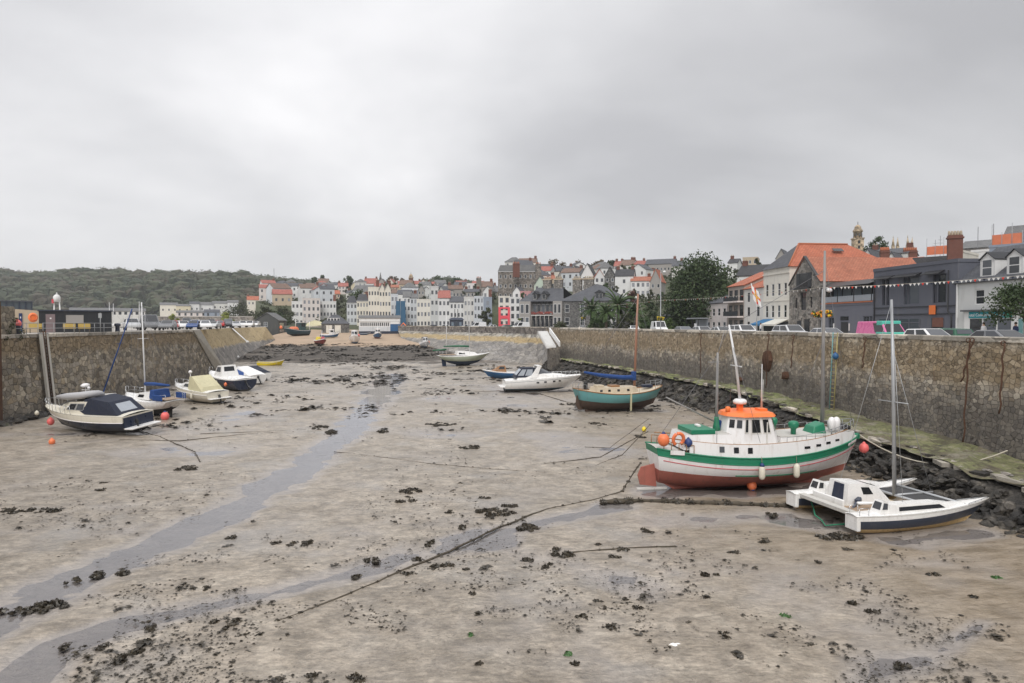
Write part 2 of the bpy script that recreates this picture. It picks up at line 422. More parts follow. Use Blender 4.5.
stone('quay_stone_right',[(0.27,0.235,0.19),(0.40,0.345,0.27),(0.32,0.285,0.24),(0.50,0.445,0.36),(0.34,0.275,0.195)],3.9,rnd=0.68,squash=(1,0.8,1.05),stains=weed_stains(3.2,5.4,4.6,6.6),bump=0.10)
stone('quay_stone_left',[(0.21,0.178,0.132),(0.30,0.258,0.195),(0.24,0.214,0.178),(0.37,0.322,0.248),(0.265,0.212,0.142)],2.15,rnd=0.75,squash=(1,0.8,1.0),stains=weed_stains(0.2,2.4,5.0,7.2,af=0.55),bump=0.12)
stone('coping',[(0.36,0.33,0.28),(0.44,0.40,0.34),(0.30,0.27,0.23)],0.9,squash=(1,0.6,1),bump=0.03)
def rv_st(b,c):
 z=b.math('ADD',b.sepz()[2],b.math('MULTIPLY',b.math('SUBTRACT',b.noise(0.2,5,0.7),0.5),1.6))
 c=b.mix(b.math('MULTIPLY',b.math('MULTIPLY',b.step(z,4.0,4.4),b.step(z,5.5,5.0)),0.8),c,(0.40,0.29,0.13))
 return b.mix(b.math('MULTIPLY',b.step(z,4.3,3.9),0.55),c,(0.165,0.155,0.155))
stone('sett_slope',[(0.27,0.25,0.21),(0.36,0.33,0.28),(0.30,0.29,0.27)],1.0,squash=(1,0.7,1),stains=rv_st,bump=0.1)
def rv_st2(b,c):
 z=b.math('ADD',b.sepz()[2],b.math('MULTIPLY',b.math('SUBTRACT',b.noise(0.2,5,0.7),0.5),1.2))
 c=b.mix(b.math('MULTIPLY',b.step(z,3.6,4.2),0.85),c,(0.45,0.34,0.175))
 return b.mix(b.math('MULTIPLY',b.step(z,4.1,3.6),0.6),c,(0.15,0.145,0.15))
stone('slip_slope',[(0.30,0.27,0.22),(0.38,0.34,0.28)],0.9,squash=(1,0.7,1),stains=rv_st2,bump=0.06)
stone('promenade_stone',[(0.14,0.125,0.115),(0.20,0.18,0.165),(0.24,0.215,0.195)],1.3,bump=0.06)
stone('granite_rubble',[(0.17,0.16,0.145),(0.24,0.225,0.205),(0.29,0.265,0.235),(0.205,0.18,0.155)],2.3,bump=0.05)
stone('granite_dark',[(0.11,0.107,0.105),(0.15,0.147,0.142),(0.18,0.172,0.16)],2.6,bump=0.04)
stone('brown_rubble',[(0.19,0.17,0.15),(0.25,0.22,0.19),(0.21,0.195,0.18)],1.6,bump=0.04)
stone('church_stone',[(0.42,0.32,0.21),(0.50,0.39,0.27),(0.38,0.30,0.21)],1.2,bump=0.03)
def _algae():
 b=NB('algae_terrace');z=b.sepz()
 n=b.noise(0.5,6,0.7);n2=b.noise(2.6,6,0.75)
 c=b.ramp(b.math('ADD',b.math('MULTIPLY',n,0.65),b.math('MULTIPLY',n2,0.35)),[(0.40,(0.085,0.072,0.05)),(0.455,(0.17,0.145,0.09)),(0.50,(0.13,0.165,0.045)),(0.545,(0.25,0.27,0.10)),(0.60,(0.36,0.32,0.23))])
 nearf=b.step(z[1],62.0,34.0)
 c=b.mix(b.math('MULTIPLY',nearf,0.4),c,b.mix(n2,(0.13,0.105,0.065),(0.25,0.22,0.14)))
 pt=b.noise(0.8,6,0.75,b.map((1,.6,1),(5,5,0)));c=b.mix(b.math('MULTIPLY',b.step(pt,.53,.6),.8),c,(.085,.075,.045));c=b.mix(b.math('MULTIPLY',b.step(pt,.46,.40),.75),c,(.30,.275,.21))
 st=b.voro(1.3,'DISTANCE_TO_EDGE',vec=b.map((1,0.8,1)))
 c=b.mix(b.math('MULTIPLY',b.math('SUBTRACT',1.0,b.step(st,0.0,0.08)),0.3),c,(0.07,0.06,0.04))
 b.fin(c,0.7,b.bump(b.math('ADD',b.math('MULTIPLY',b.step(st,0.0,0.1),.4),b.math('MULTIPLY',n2,2.0)),0.9,0.12))
_algae()
def _rock():
 b=NB('weedy_rock')
 n=b.noise(1.3,7,0.75);v=b.voro(2.2,o='Color',vec=b.map((1,1,0.6)))
 sp=b.n('ShaderNodeSeparateColor');b.l(v,sp.inputs[0])
 c=b.ramp(n,[(0.38,(0.016,0.014,0.012)),(0.52,(0.036,0.031,0.025)),(0.62,(0.10,0.088,0.072)),(0.72,(0.24,0.215,0.185))])
 c=b.val(c,b.math('ADD',sp.outputs[0],0.55))
 c=b.mix(b.math('MULTIPLY',b.step(b.noise(0.9,5,0.7,b.map((1,1,1),(4,4,4))),0.6,0.7),0.5),c,(0.10,0.105,0.035))
 b.fin(c,0.55,b.bump(b.noise(5,6,0.75),0.9,0.12))
_rock()
def _weed():
 b=NB('seaweed');n=b.noise(7,4,0.7)
 oi=b.n('ShaderNodeObjectInfo')
 c=b.ramp(n,[(0.35,(0.02,0.016,0.011)),(0.55,(0.052,0.042,0.028)),(0.75,(0.11,0.088,0.055))])
 b.fin(c,0.42)
 b=NB('green_weed');b.fin(b.val((0.07,0.16,0.05),b.math('ADD',b.noise(5),0.5)),0.5)
_weed()
def leaf(name,cols,scale=0.5):
 b=NB(name)
 w_=geo_world(b)
 c=b.ramp(b.noise(scale,4,0.65,w_),[(0.3+0.4*i/(len(cols)-1),k) for i,k in enumerate(cols)])
 c=b.val(c,b.math('ADD',b.math('MULTIPLY',b.noise(scale*6,3,0.7,w_),0.9),0.55))
 b.fin(c,0.6,spec=0.3);m=b.m
 tl=b.n('ShaderNodeBsdfTranslucent');b.l(c,tl.inputs[0]);mxs=b.n('ShaderNodeMixShader');mxs.inputs[0].default_value=0.25
 b.l(b.b.outputs[0],mxs.inputs[1]);b.l(tl.outputs[0],mxs.inputs[2]);b.l(mxs.outputs[0],b.out.inputs[0])
leaf('leaf_oak',[(0.02,0.038,0.014),(0.046,0.072,0.026),(0.082,0.112,0.042)])
leaf('leaf_light',[(0.05,0.085,0.022),(0.085,0.13,0.035),(0.13,0.17,0.05)])
leaf('leaf_olive',[(0.03,0.04,0.018),(0.055,0.065,0.028),(0.085,0.09,0.04)])
leaf('leaf_brown',[(0.06,0.045,0.028),(0.105,0.075,0.042),(0.15,0.11,0.06)])
leaf('leaf_red',[(0.08,0.04,0.035),(0.13,0.06,0.05),(0.11,0.08,0.05)])
leaf('leaf_palm',[(0.03,0.055,0.018),(0.055,0.095,0.028),(0.08,0.12,0.04)])
leaf('leaf_lime',[(0.16,0.20,0.03),(0.26,0.28,0.05)])
leaf('wood_canopy',[(0.022,0.036,0.016),(0.038,0.055,0.024),(0.066,0.08,0.036),(0.075,0.06,0.036),(0.034,0.052,0.024)],0.03)
paint('bark',(0.10,0.08,0.06),0.9,0.3,3,0.3)
paint('palm_trunk',(0.13,0.10,0.07),0.9,0.3,4,0.3)
paint('hillside',(0.06,0.07,0.035),0.95,0.4,0.06,0.4,streak=False)
paint('asphalt',(0.055,0.055,0.057),0.85,0.25,0.4,0.2,streak=False)
paint('concrete',(0.40,0.375,0.34),0.85,0.2,0.6,0.45,streak=False)
paint('concrete_pale',(0.52,0.50,0.45),0.8,0.2,1.0,0.5)
paint('gelcoat',(0.80,0.79,0.77),0.28,0.07,0.9,0.28)
paint('gelcoat_cream',(0.70,0.66,0.56),0.32,0.08,0.9,0.3)
paint('white_paint',(0.80,0.785,0.78),0.42,0.07,1.0,0.42,dirtcol=(0.34,0.25,0.17))
paint('white_paint_old',(0.62,0.60,0.56),0.5,0.12,1.2,0.5)
paint('deck_grey',(0.50,0.485,0.45),0.7,0.12,1.5,0.3,streak=False)
paint('deck_cream',(0.56,0.48,0.36),0.7,0.12,1.5,0.3,streak=False)
paint('hull_green',(0.012,0.19,0.10),0.4,0.15,1.0,0.15)
paint('antifoul_red',(0.36,0.115,0.085),0.8,0.35,1.3,0.65,dirtcol=(0.13,0.075,0.055))
paint('red_line',(0.55,0.06,0.08),0.5,0.1,1.5,0.1)
paint('safety_orange',(0.86,0.20,0.045),0.5,0.12,1.5,0.2)
paint('buoy_orange',(0.80,0.20,0.075),0.45,0.12,2,0.3,streak=False)
paint('buoy_pink',(0.82,0.16,0.15),0.45,0.12,2,0.25,streak=False)
paint('fender_white',(0.70,0.66,0.55),0.5,0.1,3,0.35)
paint('fender_blue',(0.02,0.045,0.16),0.5,0.1,3,0.1)
paint('bench_yellow',(0.50,0.36,0.10),0.7,0.15,3,0.4);paint('yellow',(0.80,0.62,0.02),0.5,0.1,2,0.2)
paint('hull_navy',(0.018,0.026,0.052),0.3,0.2,1.0,0.25)
paint('hull_slate',(0.036,0.045,0.07),0.4,0.2,1.0,0.3,dirtcol=(0.2,0.17,0.13))
paint('canvas_navy',(0.012,0.017,0.035),0.8,0.25,3,0.15)
paint('canvas_blue',(0.012,0.055,0.21),0.8,0.25,3,0.1)
paint('canvas_cream',(0.55,0.51,0.33),0.8,0.15,1.4,0.35)
paint('canvas_green',(0.012,0.13,0.06),0.8,0.2,3,0.1)
paint('clear_vinyl',(0.34,0.37,0.41),0.2,0.15,2,0.2)
paint('hull_teal',(0.12,0.32,0.33),0.45,0.12,1.0,0.3)
paint('antifoul_brown',(0.085,0.055,0.042),0.85,0.4,1.4,0.5,dirtcol=(0.17,0.12,0.08))
paint('antifoul_blue',(0.015,0.035,0.08),0.8,0.3,1.4,0.4)
paint('antifoul_black',(0.02,0.02,0.02),0.8,0.3,1.4,0.4)
paint('hull_sage',(0.36,0.40,0.31),0.4,0.1,1.0,0.25)
paint('boat_blue',(0.02,0.10,0.24),0.45,0.2,1.0,0.25)
paint('boat_bluegreen',(0.012,0.055,0.085),0.45,0.2,1.0,0.25)
paint('boat_red',(0.20,0.04,0.035),0.55,0.2,1.0,0.25)
paint('rust_band',(0.52,0.37,0.18),0.85,0.4,2.6,1.0,dirtcol=(0.09,0.045,0.025),streak=False)
paint('varnish',(0.30,0.15,0.06),0.4,0.2,2,0.2)
paint('spar_wood',(0.34,0.17,0.11),0.5,0.12,2,0.2)
paint('teak',(0.34,0.24,0.16),0.7,0.2,3,0.3,streak=False)
paint('alloy',(0.40,0.41,0.42),0.45,0.1,2,0.25,metal=0.4)
paint('alloy_dark',(0.17,0.17,0.18),0.5,0.1,2,0.2,metal=0.3)
paint('spar_white',(0.72,0.72,0.72),0.4,0.06,2,0.15)
paint('spar_grey',(0.27,0.26,0.25),0.6,0.15,1,0.4)
paint('steel',(0.60,0.61,0.62),0.28,0.05,2,0.1,metal=0.9)
paint('galv',(0.34,0.35,0.36),0.5,0.12,2,0.3,metal=0.4)
paint('rope',(0.30,0.26,0.20),0.95,0.3,8,0.4)
paint('rope_pale',(0.50,0.46,0.38),0.95,0.2,8,0.3)
paint('rope_green',(0.03,0.22,0.12),0.9,0.3,8,0.3)
paint('rope_weedy',(0.075,0.062,0.045),0.95,0.5,3,0.5,streak=False)
paint('rubber',(0.022,0.022,0.024),0.7,0.2,3,0.1)
paint('black_trim',(0.016,0.016,0.018),0.45,0.2,3,0.05)
paint('mesh_dark',(0.05,0.05,0.052),0.9,0.25,5,0.25,streak=False)
paint('inflatable_grey',(0.42,0.42,0.43),0.6,0.1,2,0.3,streak=False)
paint('rust',(0.085,0.040,0.022),0.95,0.45,5,0.4)
paint('tank_teal',(0.16,0.33,0.34),0.8,0.3,4,0.6)
paint('ladder_ochre',(0.36,0.31,0.14),0.85,0.3,3,0.5)
paint('skin',(0.48,0.29,0.21),0.6,0.06,4,0.0)
paint('hair',(0.05,0.035,0.025),0.8,0.2,8,0.0)
def _glass(name,col,rough=0.06):
 b=NB(name);oi=b.n('ShaderNodeObjectInfo')
 c=b.mix(b.step(oi.outputs['Random'],0.55,0.9),col,tuple(min(1,x*3.2+0.03) for x in col))
 b.fin(c,rough,spec=0.7)
_glass('window_glass',(0.022,0.026,0.032));_glass('boat_glass',(0.014,0.016,0.02),0.12)
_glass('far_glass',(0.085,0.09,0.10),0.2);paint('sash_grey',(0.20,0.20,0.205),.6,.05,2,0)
_glass('blue_glass',(0.05,0.065,0.08))
for nm,c in dict(cream=(0.70,0.665,0.58),ivory=(0.71,0.68,0.61),white=(0.70,0.70,0.69),offwhite=(0.62,0.61,0.58),palegrey=(0.56,0.57,0.56),bluewhite=(0.57,0.595,0.62),
    pinkwhite=(0.67,0.61,0.58),greyblue=(0.27,0.31,0.37),stonegrey=(0.33,0.31,0.29),yellow_render=(0.66,0.59,0.42),green_render=(0.46,0.55,0.46),taupe=(0.40,0.34,0.30),buff=(0.50,0.41,0.30),pink=(0.50,0.26,0.26)).items():
 render_wall('wall_'+nm,c)
render_wall('slate_paint',(0.105,0.112,0.138));render_wall('slate_paint_dark',(0.035,0.038,0.045));render_wall('coral',(0.85,0.10,0.13));render_wall('darkgreen_render',(0.03,0.07,0.07))
render_wall('pub_grey',(0.135,0.14,0.17));render_wall('shed_grey',(0.075,0.078,0.075))
paint('blue_sheet',(0.03,0.11,0.20),0.7,0.25,0.5,0.2)
paint('brick_red',(0.16,0.066,0.048),0.9,0.25,3,0.4)
paint('terracotta',(0.42,0.14,0.065),0.85,0.25,3,0.3)
paint('pot_pale',(0.42,0.35,0.26),0.85,0.2,3,0.4)
paint('orange_net',(0.66,0.20,0.10),0.8,0.25,1.2,0.15)
paint('sash_white',(0.72,0.72,0.71),0.45,0.05,3,0.1)
paint('sash_dark',(0.05,0.05,0.055),0.5,0.1,3,0.05)
paint('lead',(0.10,0.105,0.115),0.7,0.2,1,0.3)
paint('shop_teal',(0.0,0.24,0.29),0.5,0.06,2,0.05);paint('shop_green',(0.02,0.25,0.14),0.5,0.06,2,0.05)
paint('sign_orange',(0.72,0.17,0.03),0.5,0.06,2,0.08);paint('lettering_white',(0.8,0.8,0.8),0.5,0.03,2,0)
paint('lettering_dark',(0.03,0.03,0.035),0.6,0.03,2,0)
paint('door_mauve',(0.21,0.16,0.165),0.6,0.08,2,0.1);paint('door_blue',(0.012,0.035,0.12),0.5,0.08,2,0.1)
paint('cabin_black',(0.018,0.021,0.026),0.55,0.2,1,0.15)
paint('awning_blue',(0.02,0.14,0.30),0.8,0.1,2,0.15);paint('awning_cream',(0.64,0.63,0.57),0.8,0.08,2,0.2)
paint('flower_orange',(0.72,0.24,0.02),0.8,0.3,12,0);paint('flower_yellow',(0.7,0.5,0.03),0.8,0.3,12,0);paint('flower_red',(0.34,0.07,0.05),0.8,0.3,12,0.3)
paint('flag_white',(0.8,0.79,0.77),0.8,0.04,3,0);paint('flag_red',(0.72,0.05,0.03),0.8,0.06,3,0);paint('flag_gold',(0.85,0.6,0.1),0.8,0.06,3,0)
roofing('slate',(0.075,0.08,0.092),(0.10,0.103,0.115));roofing('slate_dark',(0.036,0.037,0.042),(0.052,0.052,0.056));roofing('slate_pale',(0.135,0.137,0.14),(0.17,0.168,0.165))
roofing('pantile',(0.40,0.115,0.06),(0.47,0.15,0.08),lichen=0.3);roofing('pantile_old',(0.34,0.115,0.065),(0.42,0.155,0.09),lichen=0.5);roofing('tile_red',(0.33,0.10,0.078),(0.40,0.14,0.11),lichen=0.4);roofing('tile_brown',(0.17,0.11,0.085),(0.22,0.14,0.105))
CARC=dict(white=(0.75,0.75,0.75),silver=(0.52,0.53,0.54),grey=(0.17,0.175,0.185),black=(0.015,0.015,0.018),blue=(0.02,0.06,0.20),red=(0.42,0.02,0.02),navy=(0.02,0.03,0.07),pink=(0.66,0.15,0.34),mint=(0.10,0.50,0.40),cream=(0.62,0.57,0.42),green=(0.02,0.10,0.055),beige=(0.45,0.40,0.32))
for k_,c in CARC.items():paint('car_'+k_,c,0.28,0.04,0.8,0.06)
paint('light_lens',(0.7,0.7,0.68),0.2,0.05,3,0);paint('tail_lens',(0.45,0.02,0.02),0.25,0.05,3,0)
# ================================================================== setting: tidal bed, water, walls, quays
def interp(tab,y):
 return float(np.interp(y,[t[0] for t in tab],[t[1] for t in tab]))
WALLX=[(-30,28.6),(45,28.6),(58,28.5),(66,28.0),(76,26.8),(87,25.2),(100,22.8),(116,20.2)]
EDGEX=[(-30,22.8),(10,23.6),(28,24.2),(36,24.4),(46,25.3),(55,25.9),(65,25.8),(76,24.6),(87,23.4),(100,21.2),(116,18.9)]
TERZ=[(-30,1.0),(10,1.1),(28,1.35),(45,1.8),(60,2.2),(116,2.25)]
LWX,LTOP,RTOP,ROADZ=-36.1,7.24,7.51,6.4
def polyline_dist(X,Y,pts):
 best=np.full(X.shape,1e9)
 for(ax,ay,ra),(bx_,by_,rb) in zip(pts[:-1],pts[1:]):
  dx,dy=bx_-ax,by_-ay;L=dx*dx+dy*dy
  t=np.clip(((X-ax)*dx+(Y-ay)*dy)/L,0,1)
  d=np.hypot(X-ax-t*dx,Y-ay-t*dy)/(ra+t*(rb-ra))
  best=np.minimum(best,d)
 return best
def px_line(pts):
 return[(G(a,b).x,G(a,b).y,r) for a,b,r in pts]
STREAMS=[
 (px_line([(397,366,2.2),(388,384,2.1),(372,404,1.9),(352,428,1.6),(322,452,1.4),(285,478,1.4),(235,508,1.3),(165,540,1.25),(80,577,1.4),(-60,640,1.6)]),0.115),
 (px_line([(620,505,.7),(545,520,.8),(478,541,1.0),(420,552,0.95),(360,570,0.8),(290,588,0.75),(215,605,0.7),(130,622,0.75),(60,645,0.8),(10,690,0.9),(-40,760,1.2)]),0.10),
 (px_line([(478,541,1.2),(560,560,.9),(650,590,.8)]),0.06),
 (px_line([(846,700,.35),(880,668,.6),(930,655,.4),(985,622,.2)]),0.07),
 (px_line([(660,492,1.3),(740,488,1.6),(860,490,1.2)]),0.12),
 (px_line([(660,520,1.0),(760,515,0.9),(840,540,0.5)]),0.06),
 (px_line([(800,520,1.2),(900,541,0.9),(975,533,0.8)]),0.09),
 (px_line([(588,409,1.2),(660,411,1.2)]),0.10),
 (px_line([(516,391,1.2),(580,391,1.2)]),0.10),
 (px_line([(438,368,1.3),(492,368,1.3)]),0.10),
 (px_line([(50,434,1.0),(150,433,.9)]),0.08),
]
def rows(a,b):
 out=[a]
 while out[-1]<b:out.append(out[-1]+max(0.2,0.0042*max(out[-1],0)))
 return np.array(out)
def build_ground():
 ys=rows(4,252);xs=np.arange(-52,36.01,0.25)
 X,Y=np.meshgrid(xs,ys)
 Z=np.vectorize(lambda v:bed(0,v))(ys)[:,None]+0*X
 rel=(fbm(X*0.28,Y*0.28,4,3)-0.5)*0.10+(fbm(X*1.3,Y*1.3,3,9)-0.5)*0.045+0.025
 for pts,dep in STREAMS:
  d=polyline_dist(X,Y,pts)+(fbm(X*0.7,Y*0.7,5,21,.65)-0.5)*1.3
  rel-=dep*(1-np.clip(d,0,1.35)/1.35)**0.7*(d<1.35)
 hol=fbm(X*0.11,Y*0.11,3,33);rel-=0.05*np.clip((hol-0.60)/0.1,0,1)*(Y>35)
 Z=Z+rel
 return struct(grid_mesh('ground',X,Y,Z,'tidal_mud'),'wet grey brown tidal mud and sand of the drained harbour')
build_ground()
mb=MB();mb.quad((-36,4,-.045),(28,4,-.045),(28,122,-.045),(-36,122,-.045),'shallow_water')
struct(mb.build('water'),'thin channels and pools of water left on the mud')
mb=MB();mb.quad((-3000,-400,-1.6),(3000,-400,-1.6),(3000,3500,-1.6),(-3000,3500,-1.6),'asphalt')
b_=NB('sea_water');b_.fin((0.10,0.12,0.13),0.25,b_.bump(b_.noise(0.4,5),0.4,0.3));mb.mats[0]=MATS['sea_water']
struct(mb.build('sea'),'grey sea outside the harbour')
# ---- right harbour wall with parapet
def wall_strip(mb,pts,prof,mat):
 """pts: list of (x,y) along the wall; prof: list of (offset to the left normal, z or callable(i))"""
 rings=[]
 for i,p in enumerate(pts):
  a=Vector(pts[max(i-1,0)]);b=Vector(pts[min(i+1,len(pts)-1)]);t=(b-a).normalized();nrm=Vector((-t.y,t.x))
  rings.append([(p[0]+nrm.x*o,p[1]+nrm.y*o,z(i) if callable(z) else z) for o,z in prof])
 mb.loft(rings,mat,closed=True,cap=True,smooth=False)
ysr=[-30,0,20,30,40,45,52,58,62,66,71,76,82,87,93,100,108,116]
WP=[(interp(WALLX,y),y) for y in ysr]
hw=thing('harbour_wall','tall weathered stone harbour wall with parapet along the right hand quay road','harbour wall',(28.8,50,0))
def at_thing(o,t):
 o.parent=t;o.location=-t.location;return o
mb=MB();wall_strip(mb,WP,[(0.15,0.6),(-0.20,RTOP-0.28),(-0.75,RTOP-0.28),(-0.75,0.6)],'quay_stone_right')
at_thing(mb.build('wall_face'),hw)
random.seed(3)
mb=MB();wall_strip(mb,WP,[(-0.15,RTOP-0.277),(-0.16,RTOP-0.05),(-0.24,RTOP),(-0.72,RTOP),(-0.79,RTOP-0.06),(-0.79,RTOP-0.277)],'coping')
at_thing(mb.build('coping'),hw)
# ---- terrace and rock bank below it
yt=np.arange(4,118.1,0.5);S=np.linspace(0,1,10)
Xt=np.array([[interp(EDGEX,y)+(interp(WALLX,y)+0.3-interp(EDGEX,y))*s for s in S] for y in yt]);Yt=np.repeat(yt[:,None],10,1)
Zt=np.array([[interp(TERZ,y)+0.15*s for s in S] for y in yt])+(fbm(Xt*1.1,Yt*1.1,4,5)-0.5)*0.5
Xt[:,0]+=(fbm(Yt[:,0]*.7,Yt[:,0]*0,4,8)-.5)*1.1
struct(grid_mesh('terrace',Xt,Yt,Zt,'algae_terrace'),'green algae covered stone terrace at the foot of the harbour wall')
yb=np.arange(4,120.1,0.16);S=np.linspace(-0.35,1,22)
Xb=np.array([[interp(EDGEX,y)+0.15-s*(1.55+0.5*math.sin(y*0.31)) for s in S] for y in yb]);Yb=np.repeat(yb[:,None],len(S),1)
Zb=np.array([[(interp(TERZ,y)-0.16)*(1-max(0,s)**1.15)-0.1 for s in S] for y in yb])
amp=np.clip((S+0.25)*2,0.1,1)[None,:]
rn=np.abs(fbm(Xb*0.9+Yb*0.5,Yb*0.9,4,11,0.6)-0.5)*1.9
Zb=Zb+(rn-0.25)*amp*0.8;Xb=Xb-(fbm(Xb*1.6,Yb*1.6+Zb*1.5,4,13,0.6)-0.45)*1.5*amp
Zb[:,-1]=-0.3
struct(grid_mesh('rock_bank',Xb,Yb,Zb,'weedy_rock',False),'bank of dark weed hung rocks below the terrace');
def rock_mesh(seed,sub=2):
 import bmesh
 bm=bmesh.new();bmesh.ops.create_icosphere(bm,subdivisions=sub,radius=1)
 for v in bm.verts:
  d=mnoise.fractal(v.co*1.3+Vector((seed*7.1,0,0)),1,2,4);v.co*=1+0.45*d
  v.co.z*=0.7
 vs=[v.co.copy() for v in bm.verts];bm.verts.index_update();fs=[[v.index for v in f.verts] for f in bm.faces];bm.free();return vs,fs
RK=[rock_mesh(i) for i in range(6)]
mb=MB();rr=random.Random(4)
for i in range(760):
 y=rr.uniform(8,117) if i<480 else rr.uniform(18,44)
 s=rr.uniform(0.2,1.25);x=interp(EDGEX,y)-s*1.7;z=(interp(TERZ,y))*max(0,1-s)-0.05
 r_=rr.uniform(0.08,0.30)*(1.0 if i<480 else.9)
 vs,fs=RK[i%6]
 mb.add(vs,fs,'weedy_rock',False,Matrix.Translation((x,y,z))@Euler((rr.uniform(-.6,.6),rr.uniform(-.6,.6),rr.uniform(0,6))).to_matrix().to_4x4()@Matrix.Diagonal((r_,r_*rr.uniform(.8,1.7),r_,1)))
for i in range(60):
 r_=rr.uniform(.15,.5);vs,fs=RK[i%6];mb.add(vs,fs,'weedy_rock',False,Matrix.Translation((LWX+rr.uniform(.5,1.6),rr.uniform(44,66),rr.uniform(-.1,.3)))@Matrix.Diagonal((r_,r_*1.4,r_,1)))
for i in range(330):
 y=rr.uniform(14,116);s=rr.random()**2;x=interp(EDGEX,y)+.1+s*3.2;z=interp(TERZ,y)+rr.uniform(-.06,.06)
 if s<.12:mb.cb((x,y,z),(rr.uniform(.3,.6),rr.uniform(.4,1.1),.2),'coping' if rr.random()<.6 else 'weedy_rock',(rr.uniform(-.1,.1),rr.uniform(-.1,.1),rr.uniform(-.3,.3)))
 elif x<interp(WALLX,y)-.3:r_=rr.uniform(.08,.26);vs,fs=RK[i%6];mb.add(vs,fs,rr.choice(['weedy_rock','algae_terrace','algae_terrace','granite_rubble']),False,Matrix.Translation((x,y,z))@Matrix.Diagonal((r_,r_*1.5,r_*.6,1)))
tag(mb.build('rocks'),'loose dark boulders tumbled along the foot of the rock bank',kind='stuff')
# ---- left harbour wall
lw=thing('harbour_wall','brown rubble stone quay wall on the left behind the moored boats','harbour wall',(LWX,50,0))
LP=[(LWX,-30),(LWX,0),(LWX,40),(LWX,70),(LWX,104)]
mb=MB()
V=[(LWX+0.7,-30,-0.4),(LWX+0.7,113,-0.4),(LWX,104,LTOP-0.3),(LWX,-30,LTOP-0.3),(LWX-1.4,-30,-0.4),(LWX-1.4,113,-0.4),(LWX-1.4,104,LTOP-0.3),(LWX-1.4,-30,LTOP-0.3)]
mb.add(V,[(0,1,2,3),(7,6,5,4),(1,5,6,2),(3,2,6,7),(0,3,7,4),(0,4,5,1)],'quay_stone_left')
at_thing(mb.build('wall_face'),lw)
mb=MB();mb.bx(LWX-1.1,LWX+0.1,-30,104.05,LTOP-0.297,LTOP+0.03,'coping');at_thing(mb.build('coping',bev=0.03),lw)
TOPL=[AT(203.5,330,104.2),AT(214,329,125),AT(232,328,150),AT(250,327.5,172),AT(266,327,188)]
TOPL=[Vector((p.x,p.y,LTOP)) for p in TOPL];TOPL[0]=Vector((LWX,104.05,LTOP))
TOEL=[GG(226,371),GG(233,364),GG(243,356),GG(258,349),GG(276,340)];TOEL[0]=Vector((LWX+0.7,113.0,-0.3))
mb=MB()
for i in range(4):mb.quad(TOEL[i]-Vector((0,0,.25)),TOEL[i+1]-Vector((0,0,.25)),TOPL[i+1],TOPL[i],'slip_slope')
mb.add([TOEL[4]-Vector((0,0,.25)),TOPL[4],(TOPL[4].x,TOPL[4].y,0)],[(0,2,1)],'slip_slope')
tag(mb.build('stone_revetment'),'sloping stone slip curving away from the end of the left quay wall, sandy on top','stone slope')
mb=MB();a,b=Vector((LWX+0.05,104.1,LTOP)),Vector((LWX+0.75,113.1,-0.2))
mb.slab([a+Vector((0.0,0,0.05)),b+Vector((0,0,0.05)),b+Vector((1.1,1.6,0.0)),a+Vector((0.5,1.6,0.0))],0.25,'concrete_pale')
tag(mb.build('slip_kerb'),'pale stone kerb running down the end of the left quay wall','kerb')
mb=MB()
_a=AT(262,0,200);_b=AT(256,0,240)
poly=[(LWX-0.9,-30),(LWX-0.9,104)]+[(p.x-.1,p.y) for p in TOPL[1:]]+[(_a.x,_a.y),(_b.x,_b.y),(-60,420),(-400,620),(-400,-30)]
mb.prism(poly,'z',-0.5,LTOP-0.02,'concrete')
struct(mb.build('quay_pavement'),'pale concrete surface of the left quay and its car park')
ROADL=poly
# ---- promenade wall and cobbled revetment at the far right corner
PR=[(552,121),(546,139),(520,150),(480,168),(440,188),(420,200),(398,216)]
PRW=[AT(px,330,D) for px,D in PR]
TOER=[Vector((AT(549,0,124).x,AT(549,0,124).y,1.4)),GG(541,363.5),GG(520,363.5),GG(482,361),GG(444,351),GG(424,345),GG(402,339)]
mb=MB()
for i in range(6):
 a,b=PRW[i],PRW[i+1];mb.quad((TOER[i].x,TOER[i].y,TOER[i].z-.2),(a.x,a.y,5.95),(b.x,b.y,5.95),(TOER[i+1].x,TOER[i+1].y,TOER[i+1].z-.2),'sett_slope')
tag(mb.build('stone_revetment'),'sloping cobbled revetment with an ochre weed band below the far promenade','stone slope')
mb=MB();wall_strip(mb,[(p.x,p.y) for p in PRW],[(-0.02,5.6),(-0.02,7.3),(-0.5,7.3),(-0.5,5.6)],'promenade_stone')
wall_strip(mb,[(p.x,p.y) for p in PRW],[(0.05,7.303),(0.05,7.5),(-0.57,7.5),(-0.57,7.303)],'coping')
tag(mb.build('promenade_wall'),'low dark stone promenade wall along the far quay road','wall')
mb=MB();wp=[(20.2,116),(PRW[0].x,PRW[0].y),(PRW[1].x,PRW[1].y)]
wall_strip(mb,wp,[(0.0,0.5),(0.0,RTOP-0.02),(-0.55,RTOP-0.02),(-0.55,0.5)],'quay_stone_right')
tag(mb.build('corner_wall'),'stone return wall behind the pale landing steps','wall')
st=thing('landing_steps','pale concrete landing steps set into the corner of the harbour wall','steps',(18.6,116.5,0))
mb=MB();c0=AT(545,333,117);c1=AT(554,347,113.5)
n_=12
for i in range(n_):
 t0=i/n_;p0=c0.lerp(c1,t0);p1=c0.lerp(c1,(i+1)/n_);zt=6.9+(4.35-6.9)*t0
 mb.bx(min(p0.x,p1.x)-1.15,max(p0.x,p1.x)+0.35,min(p0.y,p1.y)-0.001*i,max(p0.y,p1.y)+0.9,zt-.5,zt,'wall_white')
at_thing(mb.build('flight'),st)
